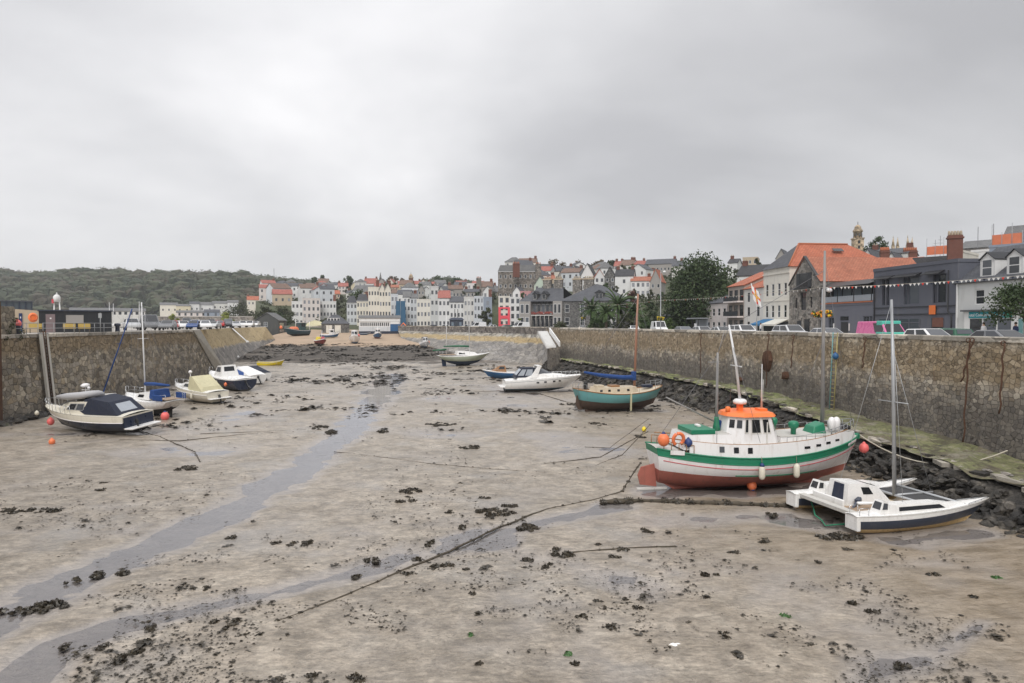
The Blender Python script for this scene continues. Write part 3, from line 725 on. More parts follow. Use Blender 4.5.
mb=MB();mb.slab([c0+Vector((0.6,-0.7,0.1)),c1+Vector((0.7,-0.9,0.1)),c1+Vector((0.7,-0.9,0.9)),c0+Vector((0.6,-0.7,0.9))],0.22,'wall_white');at_thing(mb.build('parapet'),st)
mb=MB();mb.bx(c1.x-.75,c1.x+.9,c1.y-0.5,c1.y+2.4,0.5,4.2,'quay_stone_right');at_thing(mb.build('base'),st)
# ---- quay road on the right, continuing to the far promenade
inner=[(interp(WALLX,y)+0.7,y) for y in(-30,30,60,76,100,116)]+[(p.x+.3,p.y+.3) for p in PRW[1:]]
outer=[(64,-30),(64,30),(64,60),(64,76),(62,100),(60,120),(58,160)]+[(AT(px,0,D).x,AT(px,0,D).y) for px,D in((600,235),(520,250),(470,262),(440,268))]
outer=outer[:len(inner)-1]+[(AT(400,0,275).x,AT(400,0,275).y)]
mb=MB()
for i in range(len(inner)-1):
 a,b,c,d=inner[i],inner[i+1],outer[i+1],outer[i]
 mb.add([(*a,ROADZ),(*d,ROADZ),(*c,ROADZ),(*b,ROADZ)],[(0,1,2,3)],'asphalt')
struct(mb.build('road'),'asphalt quay road behind the parapet')
mb=MB();mb.bx(43.6,51.0,-30,112,ROADZ+0.0,ROADZ+0.13,'concrete');struct(mb.build('pavement'),'pavement with kerb in front of the quay buildings')
mb=MB();mb.bx(29.5,31.2,-30,62,ROADZ+0.0,ROADZ+0.12,'concrete');struct(mb.build('pavement'),'narrow footway behind the harbour parapet')
mb=MB()
for y in range(-20,110,6):mb.bx(37.2,37.32,y,y+3,ROADZ+0.004,ROADZ+0.008,'sash_white')
struct(mb.build('road_marking'),'broken white centre line of the quay road')
# ================================================================== boats
def lerp(a,b,t):return a+(b-a)*t
def q3(v,t):
 a,b,c=v;return a*(1-t)*(1-2*t)+b*4*t*(1-t)+c*t*(2*t-1)
class Hull:
 """Lofted hull; x forward, z up. zs/zk: sheer and keel heights (stern, mid, bow)."""
 def __init__(s,xk,xs,B,zs,zk,bs=0.7,tm=0.5,p=2.2,q=0.9,e=(0.55,1.2),uc=0.8,krise=0.72,srise=0.0):
  s.xk,s.xs,s.B,s.zs,s.zk,s.bs,s.tm,s.p,s.q,s.e,s.uc,s.kr,s.sr=xk,xs,B,zs,zk,bs,tm,p,q,e,uc,krise,srise
 def f(s,t):
  if t<s.tm:return s.bs+(1-s.bs)*math.sin(math.pi/2*t/s.tm)
  return max(0.0,1-((t-s.tm)/(1-s.tm))**s.p)**s.q
 def sheer(s,t):return q3(s.zs,t)
 def keel(s,t):
  k0,k1,k2=s.zk
  z=k1
  if t>s.kr:z=lerp(k1,k2,((t-s.kr)/(1-s.kr))**2)
  if s.sr and t<s.sr:z=lerp(k1,k0,((s.sr-t)/s.sr)**1.5)
  return z
 def pt(s,t,z,sd=1,inset=0.0):
  k,h=s.keel(t),s.sheer(t);u=(z-k)/(h-k)
  uu=min(1,max(0,u));ex=lerp(s.e[0],s.e[1],t**3)
  y=s.f(t)*s.B/2*math.sin(math.pi/2*min(1,uu/lerp(s.uc,1.0,t**2)))**ex
  if u>1:y=y
  x=lerp(lerp(s.xk[0],s.xk[1],t),lerp(s.xs[0],s.xs[1],t),u)
  return Vector((x,sd*max(0,y-inset),z))
 def lv(s,t,L):
  z=s.sheer(t)+L[1] if isinstance(L,tuple) and L[0]=='s' else(q3(L,t) if isinstance(L,tuple) else L)
  return min(max(z,s.keel(t)+0.01),s.sheer(t))
 def build(s,mb,bands,n=30,sub=4):
  ts=[i/n for i in range(n)]+[0.985,1.0]
  rings=[]
  for t in ts:
   zl=[s.keel(t)];mats=[]
   for L,m in bands:
    z1=s.lv(t,L);z0=zl[-1];z1=max(z1,z0+0.001)
    for j in range(1,sub+1):zl.append(lerp(z0,z1,j/sub));mats.append(m)
   rings.append([s.pt(t,z) for z in zl])
  k=len(rings[0])
  for sd in(1,-1):
   V=[(p.x,sd*p.y,p.z) for r_ in rings for p in r_];F=[];M=[]
   for i in range(len(ts)-1):
    for j in range(k-1):
     a,b,c,d=i*k+j,(i+1)*k+j,(i+1)*k+j+1,i*k+j+1
     F.append((a,b,c,d) if sd<0 else(d,c,b,a));M.append(mats[j])
   mb.add(V,F,M,True)
  r0=rings[0]
  if r0[-1].y>0.02:
   V=[(p.x,p.y,p.z) for p in r0]+[(p.x,-p.y,p.z) for p in r0]
   mb.add(V,[(j,j+1,k+j+1,k+j) for j in range(k-1)],[mats[j] for j in range(k-1)])
 def deck(s,mb,mat,dz=-0.05,t0=0.0,t1=0.985,inset=0.04,n=20,camber=0.05):
  V=[];F=[]
  for i in range(n+1):
   t=lerp(t0,t1,i/n);z=s.sheer(t)+dz
   p=s.pt(t,min(z,s.sheer(t)),1,inset)
   for fr in(1,0.5,0,-0.5,-1):V.append((p.x,p.y*fr,z+camber*(1-fr*fr)))
  for i in range(n):
   for j in range(4):F.append((i*5+j,i*5+j+1,(i+1)*5+j+1,(i+1)*5+j))
  mb.add(V,F,mat,True)
 def line(s,t0,t1,L,n=24,out=0.0,dz=0.0,sd=1):
  r_=[]
  for i in range(n+1):
   t=lerp(t0,t1,i/n);p=s.pt(t,s.lv(t,L),sd);p.y+=sd*out;p.z+=dz;r_.append(p)
  return r_
 def rub(s,mb,L,r_,mat,t0=0.0,t1=1.0,n=5):
  for sd in(1,-1):mb.tube(s.line(t0,t1,L,sd=sd),r_,mat,n)
 def bulwark(s,mb,t0,t1,h0,h1,mat,inset=0.02,th=0.05,n=24,lean=0.0):
  """wall standing on the sheer: heights h0..h1 (callable or number)"""
  hh=lambda h,t:h(t) if callable(h) else h
  for sd in(1,-1):
   R_=[]
   for i in range(n+1):
    t=lerp(t0,t1,i/n);z=s.sheer(t);p=s.pt(t,z,1,inset);y2=max(0,p.y-th)
    l=lean*hh(h1,t)
    R_.append([(p.x,sd*p.y,z+hh(h0,t)),(p.x,sd*max(0,p.y-l),z+hh(h1,t)),(p.x,sd*max(0,y2-l),z+hh(h1,t)),(p.x,sd*y2,z+hh(h0,t))])
   mb.loft(R_,mat,True,True,False)
def house_loft(mb,base,top,z0,z1,mat,topmat=None):
 """half outlines (x, y>=0) from stern to bow mirrored into a closed superstructure block"""
 def full(o):return[(x,y) for x,y in o]+[(x,-y) for x,y in reversed(o)]
 a,b=full(base),full(top);k=len(a)
 za=z0 if isinstance(z0,list) else[z0]*len(base);zb=z1 if isinstance(z1,list) else[z1]*len(top)
 za=za+za[::-1];zb=zb+zb[::-1]
 V=[(x,y,z) for(x,y),z in zip(a,za)]+[(x,y,z) for(x,y),z in zip(b,zb)]
 F=[(i,k+i,k+(i+1)%k,(i+1)%k) for i in range(k)]
 mb.add(V,F,mat)
 n=len(base)
 mb.add(V[k:],[(i,i+1,2*n-2-i,2*n-1-i) for i in range(n-1)],topmat or mat)
 return V
def hquad(base,top,z0,z1,i,sd=-1):
 """outward wall quad between outline points i and i+1 on one side (bl, br, tr, tl seen from outside)"""
 z0=z0 if isinstance(z0,list) else[z0]*len(base);z1=z1 if isinstance(z1,list) else[z1]*len(top)
 A,B=base[i],base[i+1];C,D=top[i+1],top[i]
 q=[(A[0],sd*A[1],z0[i]),(B[0],sd*B[1],z0[i+1]),(C[0],sd*C[1],z1[i+1]),(D[0],sd*D[1],z1[i])]
 return q if sd<0 else[q[1],q[0],q[3],q[2]]
def win(parent,quad,u0,u1,v0,v1,glass='boat_glass',frame=None,name='window',off=0.002):
 mb=MB()
 if frame:
  du,dv=0.03,0.05
  mb.panel(quad,u0-du,u1+du,v0-dv,v1+dv,off,frame,0.012);mb.panel(quad,u0,u1,v0,v1,off+0.013,glass,0.008)
 else:mb.panel(quad,u0,u1,v0,v1,off,glass,0.012)
 return mb.build(name,parent)
def rails(parent,H,t0,t1,h=0.6,n=9,r=0.016,mat='steel',inset=0.08,mid=True,name='guard_rail',bow=True,dz=0.0):
 mb=MB();tops={}
 for sd in(1,-1):
  top=[]
  for i in range(n+1):
   t=lerp(t0,t1,i/n);p=H.pt(t,H.sheer(t),sd);p.y-=sd*min(inset,abs(p.y));q=p+Vector((0,0,h+dz))
   mb.tube([p+Vector((0,0,dz)),q],r,mat,5);top.append(q)
  mb.tube(top,r,mat,5)
  if mid:mb.tube([q-Vector((0,0,h*.48)) for q in top],r*.75,mat,4)
  tops[sd]=top
  if not bow:o=mb.build(name,parent);mb=MB()
 if bow:
  mb.tube([tops[1][-1],tops[-1][-1]],r,mat,5);o=mb.build(name,parent)
 return o
def wires(parent,segs,r=0.012,mat='alloy_dark',name='rigging'):
 for a,b in segs:
  mb=MB();mb.tube([a,b],r,mat,4);mb.build(name,parent)
def fender(loc,mat,label,r=0.13,L=0.6,tie=0.5,group=None):
 t=thing('fender',label,'fender',loc,(0,0,0),group)
 mb=MB();mb.lathe([(0.03,-L/2-0.04),(r*.7,-L/2),(r,-L/2+.1),(r,L/2-.1),(r*.7,L/2),(0.03,L/2+.05)],mat,12);mb.build('body',t)
 mb=MB();mb.tube([(0,0,L/2),(0,0.05,L/2+tie)],0.014,'rope',4);mb.build('lanyard',t)
 return t
def buoy(loc,mat,label,r=0.25,cap='fender_blue',rot=(0,0,0)):
 t=thing('buoy',label,'buoy',loc,rot)
 mb=MB();mb.ball((0,0,0),r,mat,16,(1,1,1.12));mb.build('float',t)
 mb=MB();mb.lathe([(r*.42,r*.93),(r*.34,r*1.16),(r*.16,r*1.35),(r*.08,r*1.4)],cap,10);mb.build('eye',t)
 return t
def outboard(parent,loc,yaw=0,s=1.0,tilt=0.5,mat='black_trim'):
 t=MB()
 t.bx(-.16,.16,-.13,.13,.25,.62,mat,top=(.05,.04));o=t.build('outboard_motor',parent,loc,(0,tilt,yaw),bev=.04)
 l=MB();l.bx(-.08,.06,-.05,.05,-.45,.25,mat);l.bx(-.14,.12,-.02,.02,-.62,-.45,mat);l.build('lower_unit',o)
 p=MB()
 for k in range(3):p.cb((-.2,.09*math.cos(k*2.09),-.5+.09*math.sin(k*2.09)),(.02,.08,.05),'alloy_dark',(k*2.09,.3,0))
 p.build('propeller',o)
 o.scale=(s,s,s);return o
def yaw_from_px(a,b):
 """heading from ground pixels stern->bow"""
 p,q=G(*a),G(*b);return math.atan2(q.y-p.y,q.x-p.x),(p+q)/2,(q-p).length
# ------------------------------------------------------------------ green and white fishing boat
_c=G(752,484);FBYAW=R(3.5)
fb=thing('fishing_boat','green and white wooden fishing boat with orange wheelhouse roof aground near the rocks','fishing boat',(_c.x,_c.y,-0.06),(R(1.2),0,FBYAW))
H=Hull((-5.1,5.15),(-5.45,5.95),3.7,(2.22,1.80,2.50),(0.35,0.0,0.62),bs=0.42,tm=0.45,p=2.3,q=0.75,e=(0.62,1.15),uc=0.85,krise=0.62,srise=0.2)
FH=H
mb=MB();H.build(mb,[((1.10,0.80,0.98),'antifoul_red'),(('s',-0.33),'white_paint'),(('s',0),'hull_green')],36);mb.build('hull',fb)
mb=MB();H.rub(mb,('s',-0.33),0.035,'hull_green');H.rub(mb,('s',0),0.045,'hull_green');mb.build('rubbing_strake',fb)
mb=MB()
for sd in(1,-1):mb.tube(H.line(0.33,0.76,(1.16,0.86,1.04),sd=sd),0.035,'hull_green',5)
mb.build('waterline_stripe',fb)
mb=MB()
for sd in(1,-1):mb.tube(H.line(0.02,0.985,('s',-0.56),out=0.004,sd=sd),0.02,'red_line',5)
mb.build('cove_line',fb)
mb=MB();H.deck(mb,'deck_grey',-0.02);mb.build('deck',fb)
mb=MB();H.bulwark(mb,0.135,0.955,0.0,lambda t:0.66-0.16*abs(t-.55)-(0.30*max(0,(t-.86)/.1) if t>.86 else 0),'white_paint',0.10,0.07,30,0.10);mb.build('raised_bulwark',fb)
mb=MB()
for sd in(1,-1):mb.tube([p+Vector((0,-sd*.2,0.66-0.16*abs(t-.55))) for t,p in[(lerp(.04,.9,i/24),H.pt(lerp(.04,.9,i/24),H.sheer(lerp(.04,.9,i/24)),sd)) for i in range(25)]],0.03,'varnish',5)
mb.build('cap_rail',fb)
def _hd(t0,t1,dz,mat,name,par):
 mb=MB();V=[];F=[];n=14
 for i in range(n+1):
  t=lerp(t0,t1,i/n);p=H.pt(t,H.sheer(t),1,0.16)
  for fr in(1,0,-1):V.append((p.x,p.y*fr,H.sheer(t)+dz+.04*(1-abs(fr))))
 for i in range(n):
  for j in range(2):F.append((i*3+j,i*3+j+1,(i+1)*3+j+1,(i+1)*3+j))
 mb.add(V,F,mat);return mb.build(name,par)
_hd(0.16,0.92,0.50,'deck_grey','side_deck',fb)
for t,wd,hh in((0.265,.24,.28),(0.325,.24,.28),(0.385,.24,.28),(0.655,.34,.12),(0.715,.30,.12),(0.77,.30,.12),(0.825,.30,.10)):
 for sd in(1,-1):
  p=H.pt(t,H.sheer(t),sd);n_=Vector((0,sd,0.1));a=H.pt(t-.004,H.sheer(t),sd);b=H.pt(t+.004,H.sheer(t),sd);tg=(b-a).normalized()
  cz=0.36 if hh>.2 else.30;c=Vector((p.x,p.y-sd*(0.10+0.1*cz-0.004),p.z+cz))
  up=Vector((0,-sd*0.1,1)).normalized();q=[c-tg*wd/2-up*hh/2,c+tg*wd/2-up*hh/2,c+tg*wd/2+up*hh/2,c-tg*wd/2+up*hh/2]
  if sd>0:q=[q[1],q[0],q[3],q[2]]
  win(fb,q,0,1,0,1,'boat_glass',None,'porthole',0.004)
za=2.34
base=[(-4.15,1.0),(-1.7,1.25)];top=[(-4.0,.88),(-1.7,1.12)]
mb=MB();house_loft(mb,[(-4.15,0.0)]+base+[(-1.7,0)],[(-4.0,0)]+top+[(-1.7,0)],za-.2,za+.52,'white_paint','deck_grey');o_=mb.build('aft_cabin',fb)
mb=MB();mb.bx(-3.75,-2.5,-.95,.75,za+.525,za+.76,'hull_green');mb.bx(-3.1,-2.9,-.2,.2,za+.755,za+.87,'white_paint');mb.build('deck_locker',o_,bev=.03)
mb=MB();mb.bx(-1.75,-1.35,.1,.5,za+.52,za+1.0,'canvas_blue');mb.build('oilskin_bag',o_,bev=.08)
bw=[(-1.85,0),(-1.8,.5),(-1.05,1.02),(.75,1.02),(1.15,.55),(1.15,0)];tw=[(-1.62,0),(-1.58,.42),(-.95,.92),(.42,.92),(.7,.5),(.7,0)]
WT=3.68
mb=MB();house_loft(mb,bw,tw,2.15,WT,'white_paint');wh=mb.build('wheelhouse',fb)
rb=[(-1.8,0),(-1.72,.5),(-1.05,1.06),(.55,1.06),(.88,.6),(.88,0)];rt=[(-1.7,0),(-1.62,.42),(-1.0,.92),(.48,.92),(.78,.5),(.78,0)]
mb=MB();house_loft(mb,rb,rt,[WT-.015]*6,[WT+.17]*4+[WT+.12]*2,'safety_orange');mb.add([(x,y,WT-.015) for x,y in rb]+[(x,-y,WT-.015) for x,y in reversed(rb)],[tuple(range(12))[::-1]],'safety_orange');mb.build('roof',wh,bev=.02)
for sd in(-1,1):
 q=hquad(bw,tw,2.15,WT,2,sd)
 for u0,u1,v0,v1 in((.04,.12,.5,.9),(.26,.54,.48,.90),(.66,.86,.48,.90)):win(wh,q,u0 if sd<0 else 1-u1,u1 if sd<0 else 1-u0,v0,v1,'boat_glass','white_paint_old')
 q2=hquad(bw,tw,2.15,WT,3,sd);win(wh,q2,.18,.82,.50,.90)
 q3_=hquad(bw,tw,2.15,WT,4,sd);win(wh,q3_,.1,.9,.50,.90)
 q0=hquad(bw,tw,2.15,WT,1,sd);win(wh,q0,.12,.42,.62,.88);win(wh,q0,.56,.86,.62,.88)
mb=MB();mb.bx(.16,.21,-1.05,-1.0,2.2,3.4,'white_paint_old');mb.build('door_post',wh)
mb=MB();mb.lathe([(.02,3.83),(.12,3.88),(.12,4.1),(.05,4.12)],'safety_orange',10,Matrix.Translation((-1.55,-.3,0)));mb.build('roof_vent',wh);mb=MB();mb.lathe([(.3,4.2),(.34,4.27),(.34,4.36),(.25,4.44)],'white_paint',16,Matrix.Translation((-.75,0,0)));mb.bx(-.87,-.63,-.12,.12,3.8,4.21,'safety_orange');mb.build('radar_scanner',wh);mb=MB();mb.bx(.2,.62,-.25,.25,3.83,3.95,'safety_orange');mb.build('roof_hatch',wh)
mb=MB();mb.tube([(-.75,0,4.4),(-1.0,0,6.2),(-1.42,0,8.2)],[.075,.065,.045],'spar_white',8);mb.bx(-1.02,-.96,-.55,.55,6.1,6.15,'spar_white');m_a=mb.build('wheelhouse_mast',fb)
mb=MB();mb.tube([(-1.95,.1,2.9),(-1.95,.1,6.8)],[.085,.06],'spar_grey',8);mb.tube([(-1.95,.1,6.7),(-1.6,.1,7.9)],[.025,.015],'spar_grey',5);mb.bx(-2.45,-1.85,.07,.13,6.3,6.34,'spar_grey');mb.build('mizzen_mast',fb)
mb=MB();mb.lathe([(.22,0),(.16,.3),(.12,.62),(.11,.7)],'hull_green',8,Matrix.Translation((-1.95,.1,2.85)));mb.build('mast_step',fb)
mb=MB();mb.tube([(.42,0,3.9),(.42,0,6.2)],[.03,.018],'spar_white',5);mb.tube([(.55,0.1,3.9),(.55,.1,5.4)],.014,'spar_white',4);mb.build('antenna',wh)
mb=MB();mb.tube([(3.95,.15,2.6),(3.9,.15,7.5),(3.86,.15,12.0)],[.10,.085,.055],'spar_grey',8);mb.build('foremast',fb)
for x,y,s_ in((1.95,-.45,1),(1.55,.7,.7)):
 mb=MB();mb.lathe([(.13*s_,0),(.13*s_,.62),(.24*s_,.72),(.27*s_,.92),(.18*s_,1.02),(.03,1.05)],'hull_green',12,Matrix.Translation((x,y,2.3)));mb.build('ventilator',fb)
mb=MB();mb.add([(3.0,-.5,2.6),(3.8,-.5,2.6),(3.8,.5,2.6),(3.0,.5,2.6),(3.12,-.4,3.0),(3.7,-.4,3.2),(3.7,.35,3.2),(3.12,.35,3.0)],[(0,1,5,4),(1,2,6,5),(2,3,7,6),(3,0,4,7),(4,5,6,7)],'hull_green');mb.build('winch_cover',fb,bev=.06)
mb=MB();mb.bx(-.9+1.9,3.9,-.9,.9,2.28,2.62,'white_paint');mb.bx(.98,3.92,-.92,.92,2.6,2.66,'deck_grey');mb.build('fore_cabin',fb,bev=.03)
for k,x in enumerate((4.15,4.42)):
 mb=MB();mb.lathe([(.06,0),(.17,.08),(.19,.5),(.12,.68),(.03,.72)],'white_paint',10,Matrix.Translation((x,-.35,2.75)));mb.build('deck_ventilator',fb)
mb=MB();mb.bx(4.75,5.15,-.3,.3,2.6,3.0,'alloy_dark');mb.tube([(4.95,-.5,2.9),(4.95,.5,2.9)],.16,'rubber',10);mb.build('windlass',fb)
rails(fb,H,.80,.965,.42,6,.018,'galv',.3,True,'pulpit_rail',True,.45)
rails(fb,H,.56,.80,.30,5,.014,'galv',.25,False,'guard_rail',False,.6)
rails(fb,H,.03,.15,.42,4,.02,'varnish',.06,False,'stern_rail',False,.0)
mb=MB();mb.bx(5.55,6.2,-.14,.14,2.35,2.62,'hull_green',Matrix.Translation((-.25,0,-.12)));mb.build('stem_head',fb,bev=.04)
mb=MB();mb.prism([(-5.15,.15),(-6.0,.28),(-6.12,.75),(-5.95,1.15),(-5.25,1.30)],'y',-.05,.05,'antifoul_red');mb.bx(-5.28,-5.2,-.045,.045,1.2,2.1,'rust');mb.build('rudder',fb)
mb=MB();mb.bx(-6.15,-4.6,-.09,.09,.0,.10,'white_paint_old');mb.build('keel_shoe',fb)
mb=MB();mb.prism([(-4.2,-.05),(3.2,-.05),(3.9,.35),(-4.9,.35)],'y',-.08,.08,'antifoul_red');mb.build('keel',fb)
mb=MB();mb.panel([(-4.85,-1.02,1.95),(-4.2,-1.2,1.93),(-4.2,-1.21,2.14),(-4.85,-1.03,2.16)],0,1,0,1,.03,'white_paint');mb.build('name_board',fb)
mb=MB();mb.panel([(4.55,-.98,2.1),(5.3,-.52,2.25),(5.3,-.55,2.37),(4.55,-1.0,2.22)],0,1,0,1,.1,'white_paint');mb.build('name_board',fb)
wires(fb,[((-1.4,0,8.1),(-1.95,.1,6.75)),((-1.4,0,8.1),(3.88,.15,11.0)),((-1.2,0,7.2),(-.5,-1.6,2.5)),((-1.2,0,7.2),(-.5,1.6,2.5)),((3.86,.15,11.6),(5.6,0,2.9)),((3.9,.15,7.4),(3.0,-1.55,2.5)),((3.9,.15,7.4),(3.0,1.55,2.5)),((-1.95,.1,6.7),(-5.2,0,2.4)),((-1.95,.1,6.5),(-2.6,-1.3,2.4))],.011)
mb=MB();mb.tube([(-2.15,.0,3.35),(-4.7,0,4.6)],[.05,.035],'spar_grey',6);mb.build('mizzen_boom',fb)
FBM=Matrix.Translation(fb.location)@fb.rotation_euler.to_matrix().to_4x4()
def FW(x,y,z):return FBM@Vector((x,y,z))
for t,mt,lb in((.43,'fender_white','white fender with blue top hanging below the wheelhouse of the green fishing boat'),(.60,'fender_white','cream fender hanging amidships on the green and white fishing boat')):
 p=H.pt(t,1.3,-1);f_=fender(FW(p.x,p.y-.17,1.14),mt,lb,.15,.62,.45)
 if t<.5:mb=MB();mb.lathe([(.12,.3),(.1,.4),(.03,.46)],'fender_blue',10);mb.build('cap',f_)
buoy(FW(-5.1,-.75,2.62),'buoy_orange','big orange round buoy on the stern rail of the green fishing boat',.29)
t_=thing('lifebuoy','orange horseshoe lifebuoy on the stern rail beside the big orange buoy','lifebuoy',FW(-4.45,-1.02,2.68),(R(12),0,FBYAW))
mb=MB();mb.tube([(.26*math.cos(a),0,.26*math.sin(a)*1.15) for a in[R(-60+12*i) for i in range(26)]],.085,'buoy_orange',8);mb.build('ring',t_)
buoy(FW(-3.95,-1.05,2.5),'fender_blue','dark blue buoy beside the orange lifebuoy on the fishing boat stern',.2,'fender_blue')
buoy(FW(6.1,-.25,1.78),'buoy_pink','pink buoy hanging at the bow of the green fishing boat',.24,'buoy_pink')
_p=G(749,487);buoy((_p.x,_p.y-.3,.16),'buoy_orange','small orange and blue float lying on the mud below the fishing boat keel',.24,'fender_blue',(R(150),0,0))
_p=G(644,432);buoy((_p.x,_p.y,.2),'yellow','small yellow marker buoy standing on mud behind the fishing boat stern',.17,'yellow')
# ------------------------------------------------------------------ catamaran
sA,bA=G(867,536),G(983,525)
cyaw=math.atan2(bA.y-sA.y,bA.x-sA.x)
ct=thing('catamaran','white catamaran with dark blue hull sides and grey trampolines aground beside the rocks','catamaran',((sA.x+bA.x)/2,(sA.y+bA.y)/2+.3,-0.05),(0,0,cyaw));ct.scale=(1,1,.82)
CL=(bA-sA).length+1.0
def cat_hull(y0,par):
 Hc=Hull((-CL/2+.25,CL/2-1.1),(-CL/2-.05,CL/2+.1),1.05,(1.02,1.02,1.30),(.12,0,.25),bs=.62,tm=.45,p=2.0,q=.9,e=(.6,1.1),krise=.6,srise=.3)
 mb=MB();Hc.build(mb,[((.36,.30,.52),'rust_band'),(('s',-.24),'hull_slate'),(('s',0),'gelcoat')],28)
 h=mb.build('hull',par,(0,y0,0))
 mb=MB();mb.bx(-CL/2-.03,-CL/2+.14,-.34,.34,.3,1.03,'gelcoat');mb.build('transom',h,bev=.04)
 mb=MB();Hc.deck(mb,'gelcoat',-.005,camber=.06);mb.build('deck',h)
 mb=MB();Hc.rub(mb,('s',-.02),.022,'white_paint_old');mb.build('gunwale',h)
 base=[(-1.9,0),(-1.9,.34),(1.2,.36),(1.9,.16),(1.9,0)];top=[(-1.75,0),(-1.75,.26),(.6,.26),(1.2,.1),(1.2,0)]
 mb=MB();house_loft(mb,base,top,[1.0,1.0,1.02,1.05,1.05],[1.42,1.42,1.36,1.28,1.28],'gelcoat');c=mb.build('coachroof',h)
 for sd in(-1,1):
  q=hquad(base,top,1.02,1.40,1,sd);win(c,q,.16,.92,.25,.72)
 mb=MB();mb.add([(-2.25,-.27,1.02),(-1.85,-.27,1.02),(-1.85,.27,1.02),(-2.25,.27,1.02),(-2.05,-.22,1.62),(-1.82,-.22,1.56),(-1.82,.22,1.56),(-2.05,.22,1.62)],[(0,1,5,4),(1,2,6,5),(2,3,7,6),(3,0,4,7),(4,5,6,7)],'gelcoat');c2=mb.build('companion_hood',h)
 win(c2,[(-2.25,.27,1.02),(-2.25,-.27,1.02),(-2.05,-.22,1.62),(-2.05,.22,1.62)],.12,.88,.3,.85);win(c2,[(-2.25,-.27,1.02),(-1.85,-.27,1.02),(-1.82,-.22,1.56),(-2.05,-.22,1.62)],.15,.85,.35,.85)
 rails(h,Hc,.80,.985,.0+.05,3,.014,'alloy',.05,False,'toe_rail')
 return Hc
CW=3.6
cat_hull(0,ct);cat_hull(CW,ct)
mb=MB();mb.bx(-2.9,.3,.42,CW-.42,.74,.86,'deck_cream');mb.build('bridge_deck',ct)
for x,m_ in((-3.0,'deck_grey'),(.42,'alloy'),(CL/2-1.35,'alloy')):
 mb=MB()
 if x<0:mb.bx(x-.16,x+.16,-.1,CW+.1,.86,1.03,m_)
 else:mb.tube([(x,-.2,1.12),(x,CW+.2,1.12)],.075,m_,8)
 mb.build('crossbeam',ct)
for y in(.95,CW-.95):
 pass
mb=MB();mb.bx(-2.75,.3,.55,1.35,.865,.93,'teak');mb.build('cockpit_floor',ct)
for y0,y1 in((.45,CW/2-.05),(CW/2+.05,CW-.45)):
 mb=MB();mb.bx(.54,CL/2-1.42,y0,y1,1.06,1.08,'mesh_dark');tr_=mb.build('trampoline',ct)
 mb=MB();mb.tube([(.54,y0,1.08),(CL/2-1.42,y0,1.08)],.025,'white_paint',5);mb.build('lacing',tr_)
mb=MB();mb.tube([(.42,CW/2,1.12),(CL/2-.9,CW/2,1.12)],.06,'alloy',8);mb.build('centre_spar',ct)
base=[(-1.5,0),(-1.5,.66),(.25,.70),(.85,.5),(.85,0)];top=[(-1.35,0),(-1.35,.54),(-.35,.56),(.3,.36),(.3,0)]
Yc=CW/2+.35
mb=MB();house_loft(mb,base,top,.85,[1.95,1.95,1.85,1.62,1.62],'gelcoat');cb_=mb.build('deck_cabin',ct,(-.75,Yc,0))
mb=MB();mb.panel([(-1.5,.66,.85),(-1.5,-.66,.85),(-1.35,-.54,1.95),(-1.35,.54,1.95)],.3,.8,.12,.93,.003,'hull_navy',.03);d_=mb.build('door',cb_)
q=hquad(base,top,.85,[1.95,1.95,1.85,1.62,1.62],1,-1);win(cb_,q,.55,.9,.5,.85)
mb=MB();mb.slab([(-.2,-.36,1.83),(.22,-.28,1.68),(.22,.28,1.68),(-.2,.36,1.83)],.02,'boat_glass');mb.build('skylight',cb_)
mb=MB();mb.bx(-2.7,-2.6,-.95,.9,0,.42,'gelcoat');mb.build('cockpit_locker',ct,(0,Yc,.86),bev=.05)
mb=MB();mb.tube([(.42,CW/2,1.1),(.30,CW/2,6.2),(.12,CW/2,11.3)],[.085,.078,.05],'alloy',10);ms=mb.build('mast',ct)
mb=MB();mb.tube([(.28,CW/2-.8,6.0),(.28,CW/2+.8,6.0)],.028,'alloy',6);mb.build('spreader',ms)
mb=MB();mb.tube([(-2.6,.5,1.35),(-.7,.9,1.05)],.07,'gelcoat',7);mb.build('boom',ct)
wires(ct,[((.18,CW/2,8.9),(CL/2-1.0,CW/2,1.2)),((.13,CW/2,11.2),(-.9,.0,1.1)),((.13,CW/2,11.2),(-.9,CW,1.1))],.014,'alloy')
ob=outboard(ct,(-2.15,1.15,1.0),.5,.9,1.1,'hull_slate')
rails(ct,Hull((-CL/2,CL/2),(-CL/2,CL/2),1.0,(1.02,1.02,1.3),(0,0,0)),.02,.08,.35,1,.012,'steel',.1,False,'stern_rail',False)
# ------------------------------------------------------------------ teal sailing boat
sA,bA=G(590,411),G(650,408)
tyaw=math.atan2(bA.y-sA.y,bA.x-sA.x)
ts=thing('sailing_boat','teal wooden sailing boat with brown bottom, blue sail cover and tall wooden mast','sailing boat',G(622,410),(R(2),0,tyaw))
ts.scale=(1.15,1.15,1.12);ts.location.x-=.25
H=Hull((-3.5,3.2),(-4.05,4.05),2.9,(1.95,1.55,1.98),(.3,0,.45),bs=.38,tm=.45,p=2.2,q=.8,e=(.6,1.25),uc=.9,krise=.6,srise=.3)
mb=MB();H.build(mb,[((1.05,.78,1.02),'antifoul_brown'),(('s',-.06),'hull_teal'),(('s',0),'teak')],30);mb.build('hull',ts)
mb=MB();H.rub(mb,('s',0),.045,'varnish');mb.build('gunwale',ts)
mb=MB();H.deck(mb,'deck_cream',-.04);mb.build('deck',ts)
mb=MB();mb.prism([(-3.1,-.02),(2.0,-.02),(2.6,.3),(-3.2,.4)],'y',-.07,.07,'antifoul_brown');mb.build('keel',ts)
